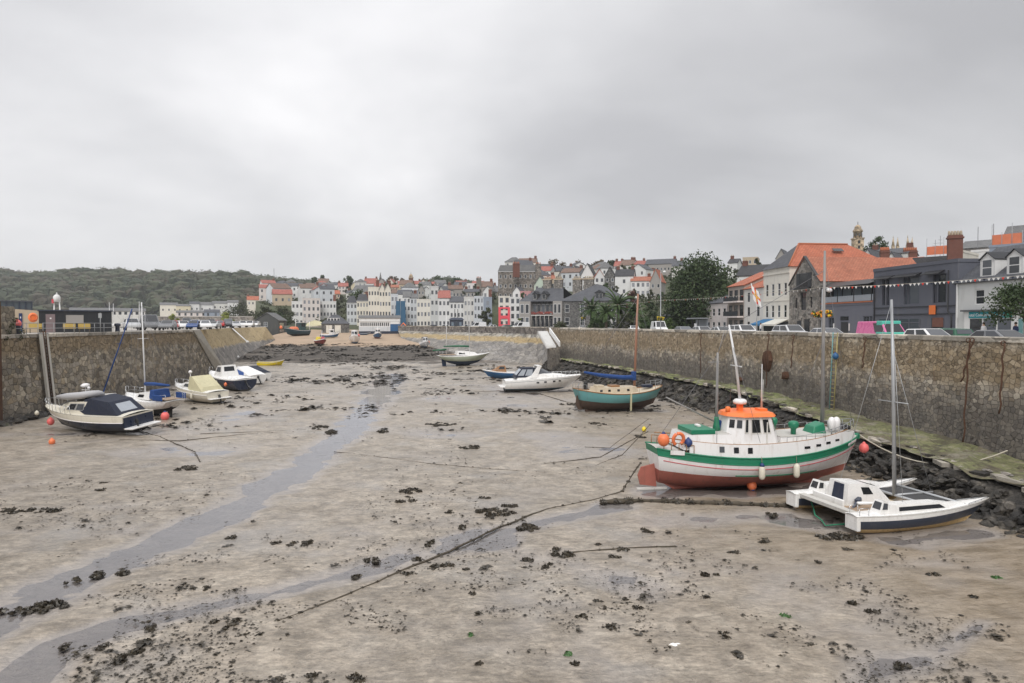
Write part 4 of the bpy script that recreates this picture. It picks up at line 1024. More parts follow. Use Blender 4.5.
mb=MB();mb.prism([(-3.95,1.4),(-3.7,1.4),(-3.3,.2),(-3.75,.2),(-4.0,.6)],'y',-.04,.04,'antifoul_brown');mb.build('rudder',ts)
base=[(-2.5,0),(-2.5,.72),(.9,.8),(1.5,.5),(1.5,0)];top=[(-2.4,0),(-2.4,.62),(.8,.68),(1.3,.4),(1.3,0)]
mb=MB();house_loft(mb,base,top,1.5,2.02,'deck_cream');cb_=mb.build('coachroof',ts)
for sd in(-1,1):
 q=hquad(base,top,1.5,2.02,1,sd)
 for u in(.08,.3,.55,.82):win(cb_,q,u,u+.07,.38,.72,'boat_glass',None,'porthole')
mb=MB();mb.bx(-1.0,-.2,-.35,.35,2.02,2.16,'varnish');mb.bx(-2.3,-1.6,-.3,.3,2.02,2.2,'deck_cream');mb.build('hatch',cb_,bev=.02)
mb=MB();mb.tube([(1.35,0,1.5),(1.42,0,6.0),(1.5,0,9.85)],[.105,.10,.07],'spar_wood',9);ms=mb.build('mast',ts)
mb=MB();mb.tube([(1.3,0,2.75),(.2,0,2.75),(-1.8,0,3.0),(-3.3,0,3.3)],[.20,.21,.17,.10],'canvas_blue',8);mb.bx(1.12,1.42,-.18,.18,2.5,3.25,'canvas_blue');mb.build('sail_cover',ts,bev=.05)
mb=MB();mb.bx(2.1,3.0,-.25,.25,1.85,2.1,'hull_navy');mb.build('fore_hatch',ts,bev=.05)
wires(ts,[((1.5,0,9.6),(4.0,0,2.0)),((1.5,0,9.6),(-3.95,0,2.0)),((1.48,0,8.8),(1.0,-1.4,1.6)),((1.48,0,8.8),(1.0,1.4,1.6))],.012)
rails(ts,H,.86,.985,.5,3,.016,'galv',.05,True,'pulpit_rail');rails(ts,H,.0,.08,.5,2,.016,'galv',.05,False,'stern_rail',False)
mb=MB();mb.bx(.15,.27,-1.52,-1.42,.15,1.6,'canvas_cream');mb.build('leg_prop',ts)
mb=MB();mb.cb((-3.4,-.5,2.25),(.3,.25,.6),'rubber');mb.build('stern_locker',ts,bev=.05)
# ------------------------------------------------------------------ motor boats
def motor_cruiser(name,label,loc,rot,L=9.0,B=3.0,hullmat='gelcoat',strip='antifoul_blue',topm='gelcoat',canopy='canvas_navy',arch=True,boot='antifoul_blue',sport=True):
 t=thing(name,label,'motor boat',loc,rot)
 h=L/9.0
 H=Hull((-L/2+.1,L/2-1.5*h),(-L/2,L/2),B,(1.35*h,1.62*h,1.85*h),(0,0,.55*h),bs=.86,tm=.35,p=2.2,q=.85,e=(.5,1.3),uc=.8,krise=.5)
 mb=MB();H.build(mb,[(.34*h,strip),(.46*h,boot),(('s',-.06),hullmat),(('s',0),topm)],28);mb.build('hull',t)
 mb=MB();H.deck(mb,topm,0.0,camber=.12);mb.build('deck',t)
 mb=MB();H.rub(mb,('s',-.22),.03,'alloy');mb.build('rubbing_strake',t)
 base=[(-L*.36,0),(-L*.36,B*.38),(L*.10,B*.40),(L*.30,B*.2),(L*.36,0)];top=[(-L*.34,0),(-L*.34,B*.35),(-L*.02,B*.34),(L*.14,B*.16),(L*.2,0)]
 zb=[1.35*h,1.35*h,1.6*h,1.75*h,1.8*h];zt=[1.72*h,1.72*h,2.12*h,2.08*h,2.05*h]
 mb=MB();house_loft(mb,base,top,zb,zt,topm);sp=mb.build('superstructure',t)
 wb=[(-L*.06,B*.34),(L*.05,B*.26),(L*.10,B*.1),(L*.115,0)];wt=[(-L*.13,B*.30),(-L*.05,B*.23),(-L*.015,B*.1),(0,0)]
 mb=MB()
 for sd in(1,-1):
  for i in range(3):mb.slab([(wb[i][0],sd*wb[i][1],2.08*h),(wb[i+1][0],sd*wb[i+1][1],2.08*h),(wt[i+1][0],sd*wt[i+1][1],2.55*h),(wt[i][0],sd*wt[i][1],2.55*h)][::1 if sd<0 else-1],.02,'boat_glass')
  mb.tube([(x,sd*y,2.56*h) for x,y in wt],.025,'alloy',5);mb.tube([(x,sd*y,2.08*h) for x,y in wb],.025,'alloy',5)
 mb.build('windscreen',t)
 if canopy:
  cb=[(-L*.38,0),(-L*.38,B*.36),(-L*.14,B*.36),(-L*.10,B*.33),(-L*.10,0)];c2=[(-L*.28,0),(-L*.28,B*.29),(-L*.14,B*.29),(-L*.12,B*.27),(-L*.12,0)]
  mb=MB();house_loft(mb,cb,c2,1.7*h,2.75*h,canopy);cn=mb.build('canopy',t)
  q=hquad(cb,c2,1.7*h,2.75*h,1,-1);win(cn,q,.08,.42,.2,.85,'clear_vinyl',None,'clear_panel');win(cn,q,.5,.92,.2,.85,'clear_vinyl',None,'clear_panel')
  q=[(-L*.38,B*.36,1.7*h),(-L*.38,-B*.36,1.7*h),(-L*.28,-B*.29,2.75*h),(-L*.28,B*.29,2.75*h)];win(cn,q,.1,.9,.25,.85,'clear_vinyl',None,'clear_panel')
 if arch:
  mb=MB();pts=[]
  for sd in(1,-1):
   mb.slab([(-L*.2,sd*B*.40,1.6*h),(-L*.10,sd*B*.40,1.7*h),(-L*.045,sd*B*.33,2.95*h),(-L*.09,sd*B*.33,2.95*h)][::1 if sd<0 else-1],.08,topm)
  mb.bx(-L*.095,-L*.04,-B*.34,B*.34,2.86*h,2.98*h,topm);mb.build('radar_arch',t,bev=.03)
 for tt in(.42,.52,.64,.72):
  for sd in(1,-1):
   z=H.sheer(tt)-.42*h;p=H.pt(tt,z,sd);a,b=H.pt(tt-.018,z,sd),H.pt(tt+.018,z,sd);up=Vector((0,sd*.12,1))*.09*h
   q=[a-up,b-up,b+up,a+up];win(t,q if sd<0 else[q[1],q[0],q[3],q[2]],0,1,0,1,'boat_glass',None,'porthole',.006)
 mb=MB();mb.bx(-L/2-.55*h,-L/2+.05,-B*.38,B*.38,.62*h,.74*h,topm);mb.build('bathing_platform',t,bev=.03)
 rails(t,H,.60,.975,.42*h,7,.016,'steel',.08,False,'bow_rail')
 return t,H
sA,bA=G(512,392),G(572,391)
motor_cruiser('motor_cruiser','long white motor cruiser with radar arch and navy cockpit canopy left of the teal boat',G(543,391.5),(R(1),0,math.atan2(bA.y-sA.y,bA.x-sA.x)),9.6,3.0,'gelcoat','antifoul_black','gelcoat','canvas_navy',True,'boat_bluegreen')
sA,bA=G(139,431),G(52,425)
ya=math.atan2(bA.y-sA.y,bA.x-sA.x);Lc=8.1;_c=G(96,432)
_S=1.17
nc=thing('motor_cruiser','white and navy motor cruiser with dark cockpit canopy and grey inflatable on its cabin roof','motor boat',(_c.x-.5,_c.y+.6,-.04),(R(-5),R(2.0),ya));nc.scale=(_S,_S,_S)
H=Hull((-Lc/2+.1,Lc/2-1.3),(-Lc/2,Lc/2),2.8,(1.25,1.38,1.72),(0,0,.45),bs=.84,tm=.36,p=2.2,q=.85,e=(.5,1.25),uc=.8,krise=.5)
mb=MB();H.build(mb,[(.30,'antifoul_black'),(('s',-.52),'hull_navy'),(('s',-.40),'hull_navy'),(('s',0),'gelcoat_cream')],28);mb.build('hull',nc)
mb=MB();H.deck(mb,'gelcoat_cream',0,camber=.1);mb.build('deck',nc)
mb=MB();H.rub(mb,('s',-.40),.035,'white_paint');mb.build('rubbing_strake',nc)
base=[(-1.1,0),(-1.1,1.12),(1.3,1.0),(2.5,.5),(2.9,0)];top=[(-1.1,0),(-1.1,.95),(.55,.88),(1.5,.4),(1.75,0)]
mb=MB();house_loft(mb,base,top,[1.3,1.3,1.42,1.58,1.6],[2.15,2.15,2.12,1.98,1.95],'gelcoat_cream');cb_=mb.build('cabin',nc)
for sd in(-1,1):
 q=hquad(base,top,[1.3,1.3,1.42,1.58,1.6],[2.15,2.15,2.12,1.98,1.95],1,sd)
 for u0,u1 in((.12,.42),(.5,.8)):win(cb_,q,u0,u1,.38,.82,'boat_glass','alloy')
for k in range(2):
 mb=MB();mb.slab([(1.75+k*.4,-.3,2.0-k*.12),(2.05+k*.4,-.25,1.9-k*.12),(2.05+k*.4,.25,1.9-k*.12),(1.75+k*.4,.3,2.0-k*.12)],.05,'alloy_dark');mb.build('hatch',cb_)
cb=[(-3.55,0),(-3.55,1.05),(-.9,1.15),(-.3,1.02),(-.3,0)];c2=[(-2.7,0),(-2.7,.85),(-1.2,.92),(-.75,.85),(-.75,0)]
mb=MB();house_loft(mb,cb,c2,[1.3,1.3,1.38,1.6,1.6],[2.1,2.1,2.35,2.3,2.3],'canvas_navy');cn=mb.build('canopy',nc)
q=[(-3.55,1.05,1.3),(-3.55,-1.05,1.3),(-2.7,-.85,2.1),(-2.7,.85,2.1)];win(cn,q,.2,.8,.2,.8,'clear_vinyl',None,'clear_panel')
mb=MB();mb.bx(-Lc/2-.65,-Lc/2+.05,-1.1,1.1,.42,.52,'gelcoat');mb.build('bathing_platform',nc,bev=.03)
mb=MB();mb.panel([(-Lc/2,1.15,.35),(-Lc/2,-1.15,.35),(-Lc/2,-1.15,1.2),(-Lc/2,1.15,1.2)],.02,.98,.05,.95,.01,'hull_navy');mb.build('transom',nc)
outboard(nc,(-Lc/2-.35,.4,.55),0,.7,0.2)
rails(nc,H,.52,.975,.5,7,.018,'steel',.06,False,'bow_rail')
mb=MB();mb.tube([(.45,-.2,2.1),(.45,-.2,3.0)],.03,'white_paint',6);mb.lathe([(.2,2.9),(.26,2.96),(.26,3.06),(.12,3.14)],'white_paint',12,Matrix.Translation((.45,-.2,0)));mb.bx(.1,.8,-.22,-.18,2.7,2.74,'white_paint');mb.ball((.15,-.2,2.84),.1,'white_paint',8);mb.build('antenna',nc)
NM=Matrix.Translation(nc.location)@nc.rotation_euler.to_matrix().to_4x4()@Matrix.Scale(_S,4)
dg=thing('inflatable_dinghy','grey inflatable dinghy lying on the roof of the navy motor cruiser','dinghy',NM@Vector((.35,.2,2.33)),(R(-8),R(-4),ya+R(178)));dg.scale=(1.4,1.4,1.4)
mb=MB();tb=[(-1.15,.55,0),(-.3,.58,0),(.6,.52,.03),(1.05,.3,.1),(1.2,0,.14),(1.05,-.3,.1),(.6,-.52,.03),(-.3,-.58,0),(-1.15,-.55,0)]
mb.tube(tb,[.10,.19,.19,.19,.18,.19,.19,.19,.10],'inflatable_grey',10);mb.build('tube',dg)
mb=MB();mb.bx(-.95,.9,-.45,.45,-.12,-.08,'rubber');mb.bx(-.97,-.93,-.48,.48,-.1,.22,'rubber');mb.build('floor',dg)
mb=MB();mb.bx(-.15,.1,-.5,.5,.08,.12,'white_paint_old');mb.build('seat',dg)
_p=G(53,428);buoy((_p.x,_p.y-.3,.55),'buoy_pink','pink buoy hanging beside the bow of the navy motor cruiser',.26,'buoy_pink')
_p=G(52,444);buoy((_p.x,_p.y,.15),'buoy_orange','small orange buoy lying on mud in front of the navy motor cruiser',.2,'buoy_orange')
_p=G(37,424);buoy((_p.x,_p.y,.9),'fender_white','small white float at the bow of the navy motor cruiser',.16,'fender_white')
def small_yacht(label,loc,rot,L=6.6,hm='gelcoat',cover='canvas_blue',mast='spar_white',mh=7.2,boot='antifoul_black',cabin='gelcoat',rake=0.0,spray=None,boom=True,mizzen=0,keelz=.65):
 t=thing('sailing_yacht',label,'sailing boat',loc,rot);B=L*.36;s=L/6.6
 H=Hull((-L*.30,L*.28),(-L*.5,L*.5),B,(1.5*s,1.45*s,1.78*s),(.62*s,.3*s,.7*s),bs=.62,tm=.42,p=2.1,q=.85,e=(.55,1.2),uc=.85,krise=.5,srise=.45)
 mb=MB();H.build(mb,[((.95*s,.82*s,1.0*s),boot),(('s',-.08),hm),(('s',0),cabin)],24);mb.build('hull',t)
 mb=MB();H.deck(mb,cabin,0);mb.build('deck',t)
 mb=MB();mb.prism([(-L*.16,0),(L*.08,0),(L*.13,.7*s),(-L*.14,.7*s)],'y',-.08,.08,boot);mb.build('keel',t)
 mb=MB();mb.prism([(-L*.40,.15*s),(-L*.33,.15*s),(-L*.34,1.0*s),(-L*.42,1.05*s)],'y',-.04,.04,boot);mb.build('rudder',t)
 base=[(-L*.16,0),(-L*.16,B*.30),(L*.14,B*.28),(L*.27,B*.1),(L*.28,0)];top=[(-L*.14,0),(-L*.14,B*.24),(L*.08,B*.22),(L*.2,B*.07),(L*.2,0)]
 mb=MB();house_loft(mb,base,top,1.5*s,[2.02*s,2.02*s,1.95*s,1.82*s,1.82*s],cabin);c=mb.build('coachroof',t)
 for sd in(-1,1):
  q=hquad(base,top,1.5*s,1.98*s,1,sd);win(c,q,.12,.55,.3,.72)
 mb=MB();mb.bx(-L*.45,-L*.17,-B*.24,B*.24,1.58*s,1.62*s,'teak');mb.build('cockpit',t)
 mb=MB();mb.tube([(L*.1,0,1.9*s),(L*.1-rake*.5,0,1.9*s+mh*.5),(L*.1-rake,0,1.9*s+mh)],[.07,.065,.05],mast,8);ms=mb.build('mast',t)
 mb=MB();mb.tube([(L*.1-rake*.6,-.5,1.9*s+mh*.6),(L*.1-rake*.6,.5,1.9*s+mh*.6)],.02,mast,5);mb.build('spreader',ms)
 if boom:mb=MB();mb.tube([(L*.09,0,2.55*s),(-L*.1,0,2.6*s),(-L*.38,0,2.58*s)],[.17,.16,.1],cover,8);mb.build('sail_cover',t)
 if mizzen:
  mb=MB();mb.tube([(-L*.33,0,1.6*s),(-L*.33,0,1.6*s+mizzen)],[.06,.045],mast,8);mb.build('mizzen_mast',t)
  mb=MB();mb.tube([(-L*.33,0,2.2*s),(-L*.58,0,2.1*s)],[.16,.10],cover,7);mb.build('mizzen_cover',t)
 if spray:mb=MB();mb.bx(-L*.24,-L*.14,-B*.28,B*.28,1.6*s,2.25*s,spray,top=(.1,.08));mb.bx(-L*.46,-L*.28,-B*.40,-B*.36,1.55*s,1.98*s,spray);mb.bx(-L*.46,-L*.28,B*.36,B*.40,1.55*s,1.98*s,spray);mb.build('spray_hood',t,bev=.06)
 top_=Vector((L*.1-rake,0,1.85*s+mh))
 wires(t,[(top_,(L*.49,0,1.85*s)),(top_,(-L*.49,0,1.6*s)),(top_,(L*.06,-B*.46,1.55*s)),(top_,(L*.06,B*.46,1.55*s))],.010)
 rails(t,H,.80,.975,.5*s,3,.014,'steel',.06,True,'pulpit_rail');rails(t,H,.02,.14,.5*s,2,.014,'steel',.06,True,'pushpit_rail',False)
 return t,H
sA,bA=G(170,416),G(122,410)
_c=G(149,416.5)
y1,H1=small_yacht('white sailing yacht with blue sail cover and white mast behind the navy motor cruiser',(_c.x-.2,_c.y+1.0,-.28),(R(-2),0,math.atan2(bA.y-sA.y,bA.x-sA.x)),7.9,'gelcoat','canvas_blue','spar_white',8.1,'antifoul_black','gelcoat',.1,'canvas_blue')
_p=G(174,412);buoy((_p.x,_p.y-.6,0.85),'buoy_orange','orange buoy at the stern of the yacht with the blue sail cover',.24,'buoy_orange')
_p=G(165,420);buoy((_p.x,_p.y,.32),'buoy_pink','large pink buoy on mud beneath the stern of the white yacht',.34,'fender_blue')
_c=G(108,408);small_yacht('small blue trimmed yacht half hidden, its blue mast leaning hard to the right',(_c.x,_c.y,0),(R(-4),0,R(172)),4.6,'boat_blue','canvas_blue','canvas_blue',8.3,'antifoul_black','gelcoat',3.4,None,False)
sA,bA=G(216,401),G(172,396);_c=G(194,402)
ya=math.atan2(bA.y-sA.y,bA.x-sA.x)
cc=thing('motor_cruiser','cream motor cruiser with pale yellow cockpit cover between the white yacht and navy cuddy boat','motor boat',(_c.x,_c.y+.8,-.03),(R(-2),0,ya));cc.scale=(1.22,1.22,1.15)
Lc=6.6;H=Hull((-Lc/2+.1,Lc/2-1.1),(-Lc/2,Lc/2),2.4,(1.1,1.25,1.5),(0,0,.45),bs=.85,tm=.36,p=2.2,q=.85,e=(.5,1.25),uc=.8,krise=.5)
mb=MB();H.build(mb,[(.2,'antifoul_black'),(('s',0),'gelcoat_cream')],24);mb.build('hull',cc)
mb=MB();H.deck(mb,'gelcoat',0,camber=.1);mb.build('deck',cc);mb=MB();H.rub(mb,('s',-.25),.03,'white_paint');mb.build('rubbing_strake',cc)
base=[(-.6,0),(-.6,.95),(1.0,.85),(2.0,.4),(2.3,0)];top=[(-.6,0),(-.6,.8),(.5,.7),(1.3,.3),(1.5,0)]
mb=MB();house_loft(mb,base,top,[1.2,1.2,1.3,1.4,1.4],[1.85,1.85,1.82,1.7,1.68],'gelcoat');cb_=mb.build('cabin',cc)
for sd in(-1,1):win(cb_,hquad(base,top,1.25,1.83,1,sd),.2,.8,.35,.8)
cb=[(-2.6,0),(-2.6,1.0),(-.7,1.05),(-.2,.9),(-.2,0)];c2=[(-2.4,0),(-2.4,.75),(-.85,.85),(-.45,.8),(-.45,0)]
mb=MB();house_loft(mb,cb,c2,1.12,[1.55,1.55,2.45,2.4,2.4],'canvas_cream');mb.build('cockpit_cover',cc)
mb=MB();mb.bx(-Lc/2-.5,-Lc/2+.05,-.95,.95,.5,.58,'gelcoat');mb.build('bathing_platform',cc,bev=.03);outboard(cc,(-Lc/2-.3,0,.45),0,.7,.4)
rails(cc,H,.55,.975,.45,6,.016,'steel',.06,False,'bow_rail')
mb=MB();mb.tube([(.1,.4,1.8),(.1,.4,2.7)],.03,'white_paint',6);mb.ball((.1,.4,2.75),.16,'white_paint',10);mb.build('antenna',cc)
M_=Matrix.Translation(cc.location)@cc.rotation_euler.to_matrix().to_4x4()@Matrix.Diagonal((1.22,1.22,1.15,1))
for k,(x,d) in enumerate(((-1.5,'aft'),(-.2,'forward'))):
 sd_=-1 if(M_@Vector((0,-1,0))).y<(M_@Vector((0,1,0))).y else 1
 fender(M_@Vector((x,sd_*1.32,.75)),'fender_white','pale fender on the cream cruiser, the one nearer its '+('stern' if k==0 else 'bow'),.11,.5,.3)
def cuddy(label,loc,rot,L=6.0,hm='hull_navy',cab='gelcoat',cover=None,wheel=True,boot='antifoul_black',out=True,lowcover=None):
 t=thing('motor_boat',label,'motor boat',loc,rot);B=L*.36;s=L/6
 H=Hull((-L/2+.1,L/2-.9*s),(-L/2,L/2),B,(1.0*s,1.05*s,1.35*s),(0,0,.4*s),bs=.85,tm=.38,p=2.2,q=.85,e=(.5,1.2),uc=.8,krise=.5)
 mb=MB();H.build(mb,[(.18*s,boot),(('s',-.12),hm),(('s',0),'gelcoat')],22);mb.build('hull',t)
 mb=MB();H.deck(mb,'gelcoat',-.02,camber=.08);mb.build('deck',t)
 if wheel:
  base=[(-.5*s,0),(-.5*s,B*.34),(1.0*s,B*.3),(1.9*s,B*.12),(2.0*s,0)];top=[(-.3*s,0),(-.3*s,B*.26),(.5*s,B*.24),(1.0*s,B*.1),(1.1*s,0)]
  mb=MB();house_loft(mb,base,top,[1.0*s]*2+[1.1*s]*3,[1.95*s,1.95*s,1.9*s,1.6*s,1.55*s],cab);c=mb.build('wheelhouse',t)
  for sd in(-1,1):win(c,hquad(base,top,1.05*s,1.92*s,1,sd),.12,.85,.45,.88,'boat_glass');
  win(c,[(-.5*s,B*.3,1.0*s),(-.5*s,-B*.3,1.0*s),(-.3*s,-B*.26,1.95*s),(-.3*s,B*.26,1.95*s)],.15,.85,.5,.88)
 if cover:
  cb=[(-L*.48,0),(-L*.48,B*.42),(L*.1,B*.46),(L*.36,B*.22),(L*.42,0)];c2=[(-L*.40,0),(-L*.40,B*.2),(L*.05,B*.25),(L*.28,B*.1),(L*.32,0)]
  mb=MB();house_loft(mb,cb,c2,[.99*s,.99*s,1.08*s,1.22*s,1.26*s],[1.35*s,1.35*s,1.75*s,1.5*s,1.42*s],cover);mb.build('boat_cover',t)
 if out:outboard(t,(-L/2-.25,0,.6*s),0,.8*s,.75)
 rails(t,H,.62,.97,.35*s,4,.014,'steel',.06,False,'bow_rail')
 return t,H
for(px0,py0,px1,py1,pcx,pcy,L,hm,cov,wh_,lb) in(
 (254,389,208,383,226,389.5,9.4,'hull_navy',None,True,'navy hulled motor boat with white wheelhouse and orange buoys on the left'),
 (266,379,240,376,243,383.5,8.0,'gelcoat','gelcoat',False,'white motor boat with pale cover just beyond the navy wheelhouse boat'),
 (270,375,246,372,253,380,7.0,'gelcoat','canvas_navy',False,'white motor boat under a dark navy cover, farthest of the left hand row'),
 (244,381,220,377,234,383.5,7.4,'gelcoat','canvas_blue',False,'motor boat under a bright blue cover behind the white wheelhouse')):
 a,b=G(px0,py0),G(px1,py1);c=G(pcx,pcy);t_,H_=cuddy(lb,(c.x,c.y+.8,-.03),(R(-2),0,math.atan2(b.y-a.y,b.x-a.x)),L,hm,'gelcoat',cov,wh_)
 if wh_:cub=t_
M_=Matrix.Translation(cub.location)@cub.rotation_euler.to_matrix().to_4x4()
sd_=-1 if(M_@Vector((0,-1,0))).y<0 and(M_@Vector((0,-1,0))).y<(M_@Vector((0,1,0))).y else 1
buoy(M_@Vector((-3.2,sd_*1.78,.95)),'buoy_orange','orange buoy on the side of the navy wheelhouse boat near its outboard',.2,'buoy_orange')
buoy(M_@Vector((1.9,sd_*1.7,1.2)),'buoy_orange','orange buoy near the bow of the navy wheelhouse boat',.2,'buoy_orange')
fender(M_@Vector((-.9,sd_*1.84,.95)),'fender_white','white fender amidships on the navy wheelhouse boat',.13,.6,.3)
def dinghy(label,loc,yaw,L=3.6,hm='yellow',inn='boat_glass',rot=(0,0),name='rowing_dinghy',cat='dinghy'):
 t=thing(name,label,cat,loc,(rot[0],rot[1],yaw));B=L*.42;s=L/3.6
 H=Hull((-L/2+.15,L/2-.6),(-L/2,L/2),B,(.62*s,.55*s,.8*s),(.08,0,.25),bs=.7,tm=.42,p=2.1,q=.85,e=(.5,1.1),krise=.55,srise=.2)
 mb=MB();H.build(mb,[(.14,'antifoul_black'),(('s',0),hm)],18,3);mb.build('hull',t)
 mb=MB();H.deck(mb,inn,-.28*s,inset=.06);mb.build('floor',t)
 mb=MB();H.rub(mb,('s',0),.035,'white_paint_old');mb.build('gunwale',t)
 for x in(-L*.28,0,L*.22):
  p=H.pt((x+L/2)/L,H.sheer(.5)-.12);mb=MB();mb.bx(x-.12,x+.12,-p.y+.04,p.y-.04,.38*s,.42*s,'teak');mb.build('thwart',t)
 return t
p=G(271,368);dinghy('bright yellow open dinghy with dark inside on the weedy mud',(p.x,p.y,.08),R(4),4.8,'yellow','hull_navy',(R(4),0)).scale=(1,1,1.35)
p=G(260,364);dinghy('pale white open boat lying just behind the yellow dinghy',(p.x,p.y,.05),R(3),4.6,'white_paint','deck_cream')
p=G(264,360);dinghy('long low white punt farthest out behind the yellow dinghy',(p.x,p.y,.25),R(3),5.0,'white_paint','deck_grey')
a,b=G(508,379),G(492,378);
t_,H_=cuddy('small blue and white boat with varnished cabin behind the stern of the white cruiser',(G(503,379).x,G(503,379).y,0),(0,0,R(176)),6.2,'boat_blue','varnish',None,True)
dk=thing('wooden_rudder','dark weathered rudder blade standing upright by the stern of the small blue boat','rudder',G(494,379),(0,0,R(20)))
mb=MB();mb.prism([(-.35,0),(.35,0),(.3,1.4),(.0,1.7),(-.25,1.5)],'y',-.05,.05,'antifoul_brown');mb.build('blade',dk);mb=MB();mb.bx(-.05,.05,-.08,.08,1.5,2.2,'bark');mb.build('stock',dk)
a,b=G(440,367),G(490,366);p=G(464,367.5)
kt,KH=small_yacht('pale green two masted sailing yacht with green sail covers in the middle of the harbour',(p.x,p.y,0),(R(1),0,math.atan2(b.y-a.y,b.x-a.x)),10.2,'hull_sage','canvas_green','spar_white',9.8,'antifoul_blue','gelcoat',.1,None,True,7.3)
kp=thing('anchor_prow','dark weed covered wooden prow of an old boat beyond the ketch bow','boat prow',(G(496,362).x,G(496,362).y,.2),(0,R(-25),R(10)))
Hd=Hull((-1.8,1.4),(-2.0,2.1),1.5,(1.0,.95,1.7),(0,0,.3),bs=.7,tm=.4,e=(.6,1.1));mb=MB();Hd.build(mb,[(('s',0),'antifoul_black')],14,3);mb.build('hull',kp);mb=MB();Hd.deck(mb,'bark',-.1);mb.build('deck',kp)
# ------------------------------------------------------------------ boats on the sand at the head of the harbour
def beach_boat(label,px,py,yaw,L,hm,cab,boot,house=True,canopy=None,aft=False,list_=0.0,mast=0,extra=None,hx=1.0):
 p=GG(px,py);s=L/6
 t=thing('beached_boat',label,'fishing boat',(p.x,p.y,p.z-.05),(list_,0,yaw));B=L*.38
 H=Hull((-L/2+.2,L/2-.7*s),(-L/2,L/2),B,(1.3*s*hx,1.25*s*hx,1.8*s*hx),(.1,0,.5*s),bs=.72,tm=.42,p=2.2,q=.8,e=(.55,1.15),krise=.55)
 mb=MB();H.build(mb,[(.42*s,boot),(('s',-.16),hm),(('s',0),cab)],18,3);mb.build('hull',t)
 mb=MB();H.deck(mb,'deck_grey',-.2);mb.build('deck',t)
 mb=MB();H.rub(mb,('s',-.16),.05,'white_paint');mb.build('rubbing_strake',t)
 if house:
  x0=-L*.30 if aft else-.2*s
  base=[(x0,0),(x0,B*.32),(x0+1.5*s,B*.3),(x0+1.9*s,0)];top=[(x0,0),(x0,B*.28),(x0+1.2*s,B*.26),(x0+1.5*s,0)]
  mb=MB();house_loft(mb,base,top,1.15*s*hx,2.7*s*hx,cab);c=mb.build('wheelhouse',t)
  for sd in(-1,1):
   win(c,hquad(base,top,1.15*s*hx,2.7*s*hx,1,sd),.15,.85,.5,.86);win(c,hquad(base,top,1.15*s*hx,2.7*s*hx,2,sd),.1,.9,.5,.86)
  if aft:win(c,[(x0,B*.32,1.15*s*hx),(x0,-B*.32,1.15*s*hx),(x0,-B*.28,2.7*s*hx),(x0,B*.28,2.7*s*hx)],.15,.85,.5,.88)
  mb=MB();mb.bx(x0-.15,x0+1.35*s,-B*.32,B*.32,2.7*s*hx,2.78*s*hx,canopy or cab);mb.build('roof',c)
 if mast:mb=MB();mb.tube([(.3,0,1.2*s),(.3,0,1.2*s+mast)],.06,'spar_white',6);mb.build('mast',t)
 rails(t,H,.6,.97,.4,4,.03,'galv',.08,False,'bow_rail')
 return t,H,s
t,H,s=beach_boat('big dark blue fishing boat with green wheelhouse and orange nets on the sand',296.5,336,R(-128),9.2,'boat_bluegreen','darkgreen_render','antifoul_black',True,'white_paint',True,0,3.0)
mb=MB();mb.bx(-.2,2.2,-1.3,1.3,1.9,2.9,'buoy_orange',top=(.4,.4));mb.build('net_heap',t,bev=.3)
mb=MB()
for sd in(-1,1):mb.tube([(-4.0,sd*1.3,1.8),(-4.0,sd*1.2,4.6)],.08,'white_paint',6)
mb.tube([(-4.0,-1.2,4.6),(-4.0,1.2,4.6)],.08,'white_paint',6);mb.build('gantry',t)
t,H,s=beach_boat('red brown fishing boat with yellow shelter lying on the sand',320.5,345,R(-62),6.0,'boat_red','white_paint','antifoul_black',False,None,False,R(-5),2.6)
mb=MB();mb.bx(-1.8,.3,-.9,.9,1.2,2.1,'yellow',top=(.25,.2));mb.build('shelter',t,bev=.08)
mb=MB();mb.bx(.9,1.9,-.6,.6,1.3,2.2,'red_line',top=(.2,.2));mb.build('gear_pile',t,bev=.2)
t,H,s=beach_boat('small white and blue boat behind the red brown boat with the yellow shelter',330,338,R(20),5.6,'boat_blue','white_paint','white_paint',True,None,False,R(3))
t,H,s=beach_boat('white fishing boat with round white wheelhouse and blue bottom on the sand',354.5,343.5,R(-84),7.4,'white_paint','white_paint','boat_blue',True,'white_paint',False,0,2.2,hx=1.05)
mb=MB();mb.ball((-2.4,1.0,1.9),.35,'buoy_orange',10);mb.ball((-2.0,1.1,2.2),.3,'buoy_pink',10);mb.build('float_cluster',t)
t,H,s=beach_boat('small blue hulled fishing boat with white cuddy and green deck box on the sand',377.5,338.5,R(-80),6.4,'boat_blue','white_paint','boat_red',True,'white_paint',False,0,2.4)
mb=MB();mb.bx(-2.6,-1.2,-.7,.7,1.0,1.9,'hull_green');mb.build('deck_box',t,bev=.06)
t,H,s=beach_boat('blue bottomed white fishing boat near the cobbled slope on the right of the sand',425,347.5,R(-78),5.8,'white_paint','white_paint','boat_blue',True,'black_trim',False,R(4),1.6)
mb=MB();mb.ball((-1.2,1.1,1.2),.45,'buoy_orange',10);mb.build('float_cluster',t)
p=GG(316,333.5);ctp=thing('covered_boat','boat under a big rumpled cream tarpaulin beside the grey stone boathouse','boat',(p.x,p.y,p.z),(0,0,R(-30)))
H=Hull((-3.4,3.0),(-3.8,4.0),3.0,(1.5,1.4,1.9),(.2,0,.5),bs=.75,tm=.4);mb=MB();H.build(mb,[(.5,'antifoul_black'),(('s',0),'white_paint_old')],16,3);mb.build('hull',ctp)
base=[(-3.9,0),(-3.9,1.3),(-.5,1.65),(2.4,1.2),(4.0,0)];top=[(-3.3,0),(-3.3,.2),(-.5,.25),(2.0,.15),(3.3,0)]
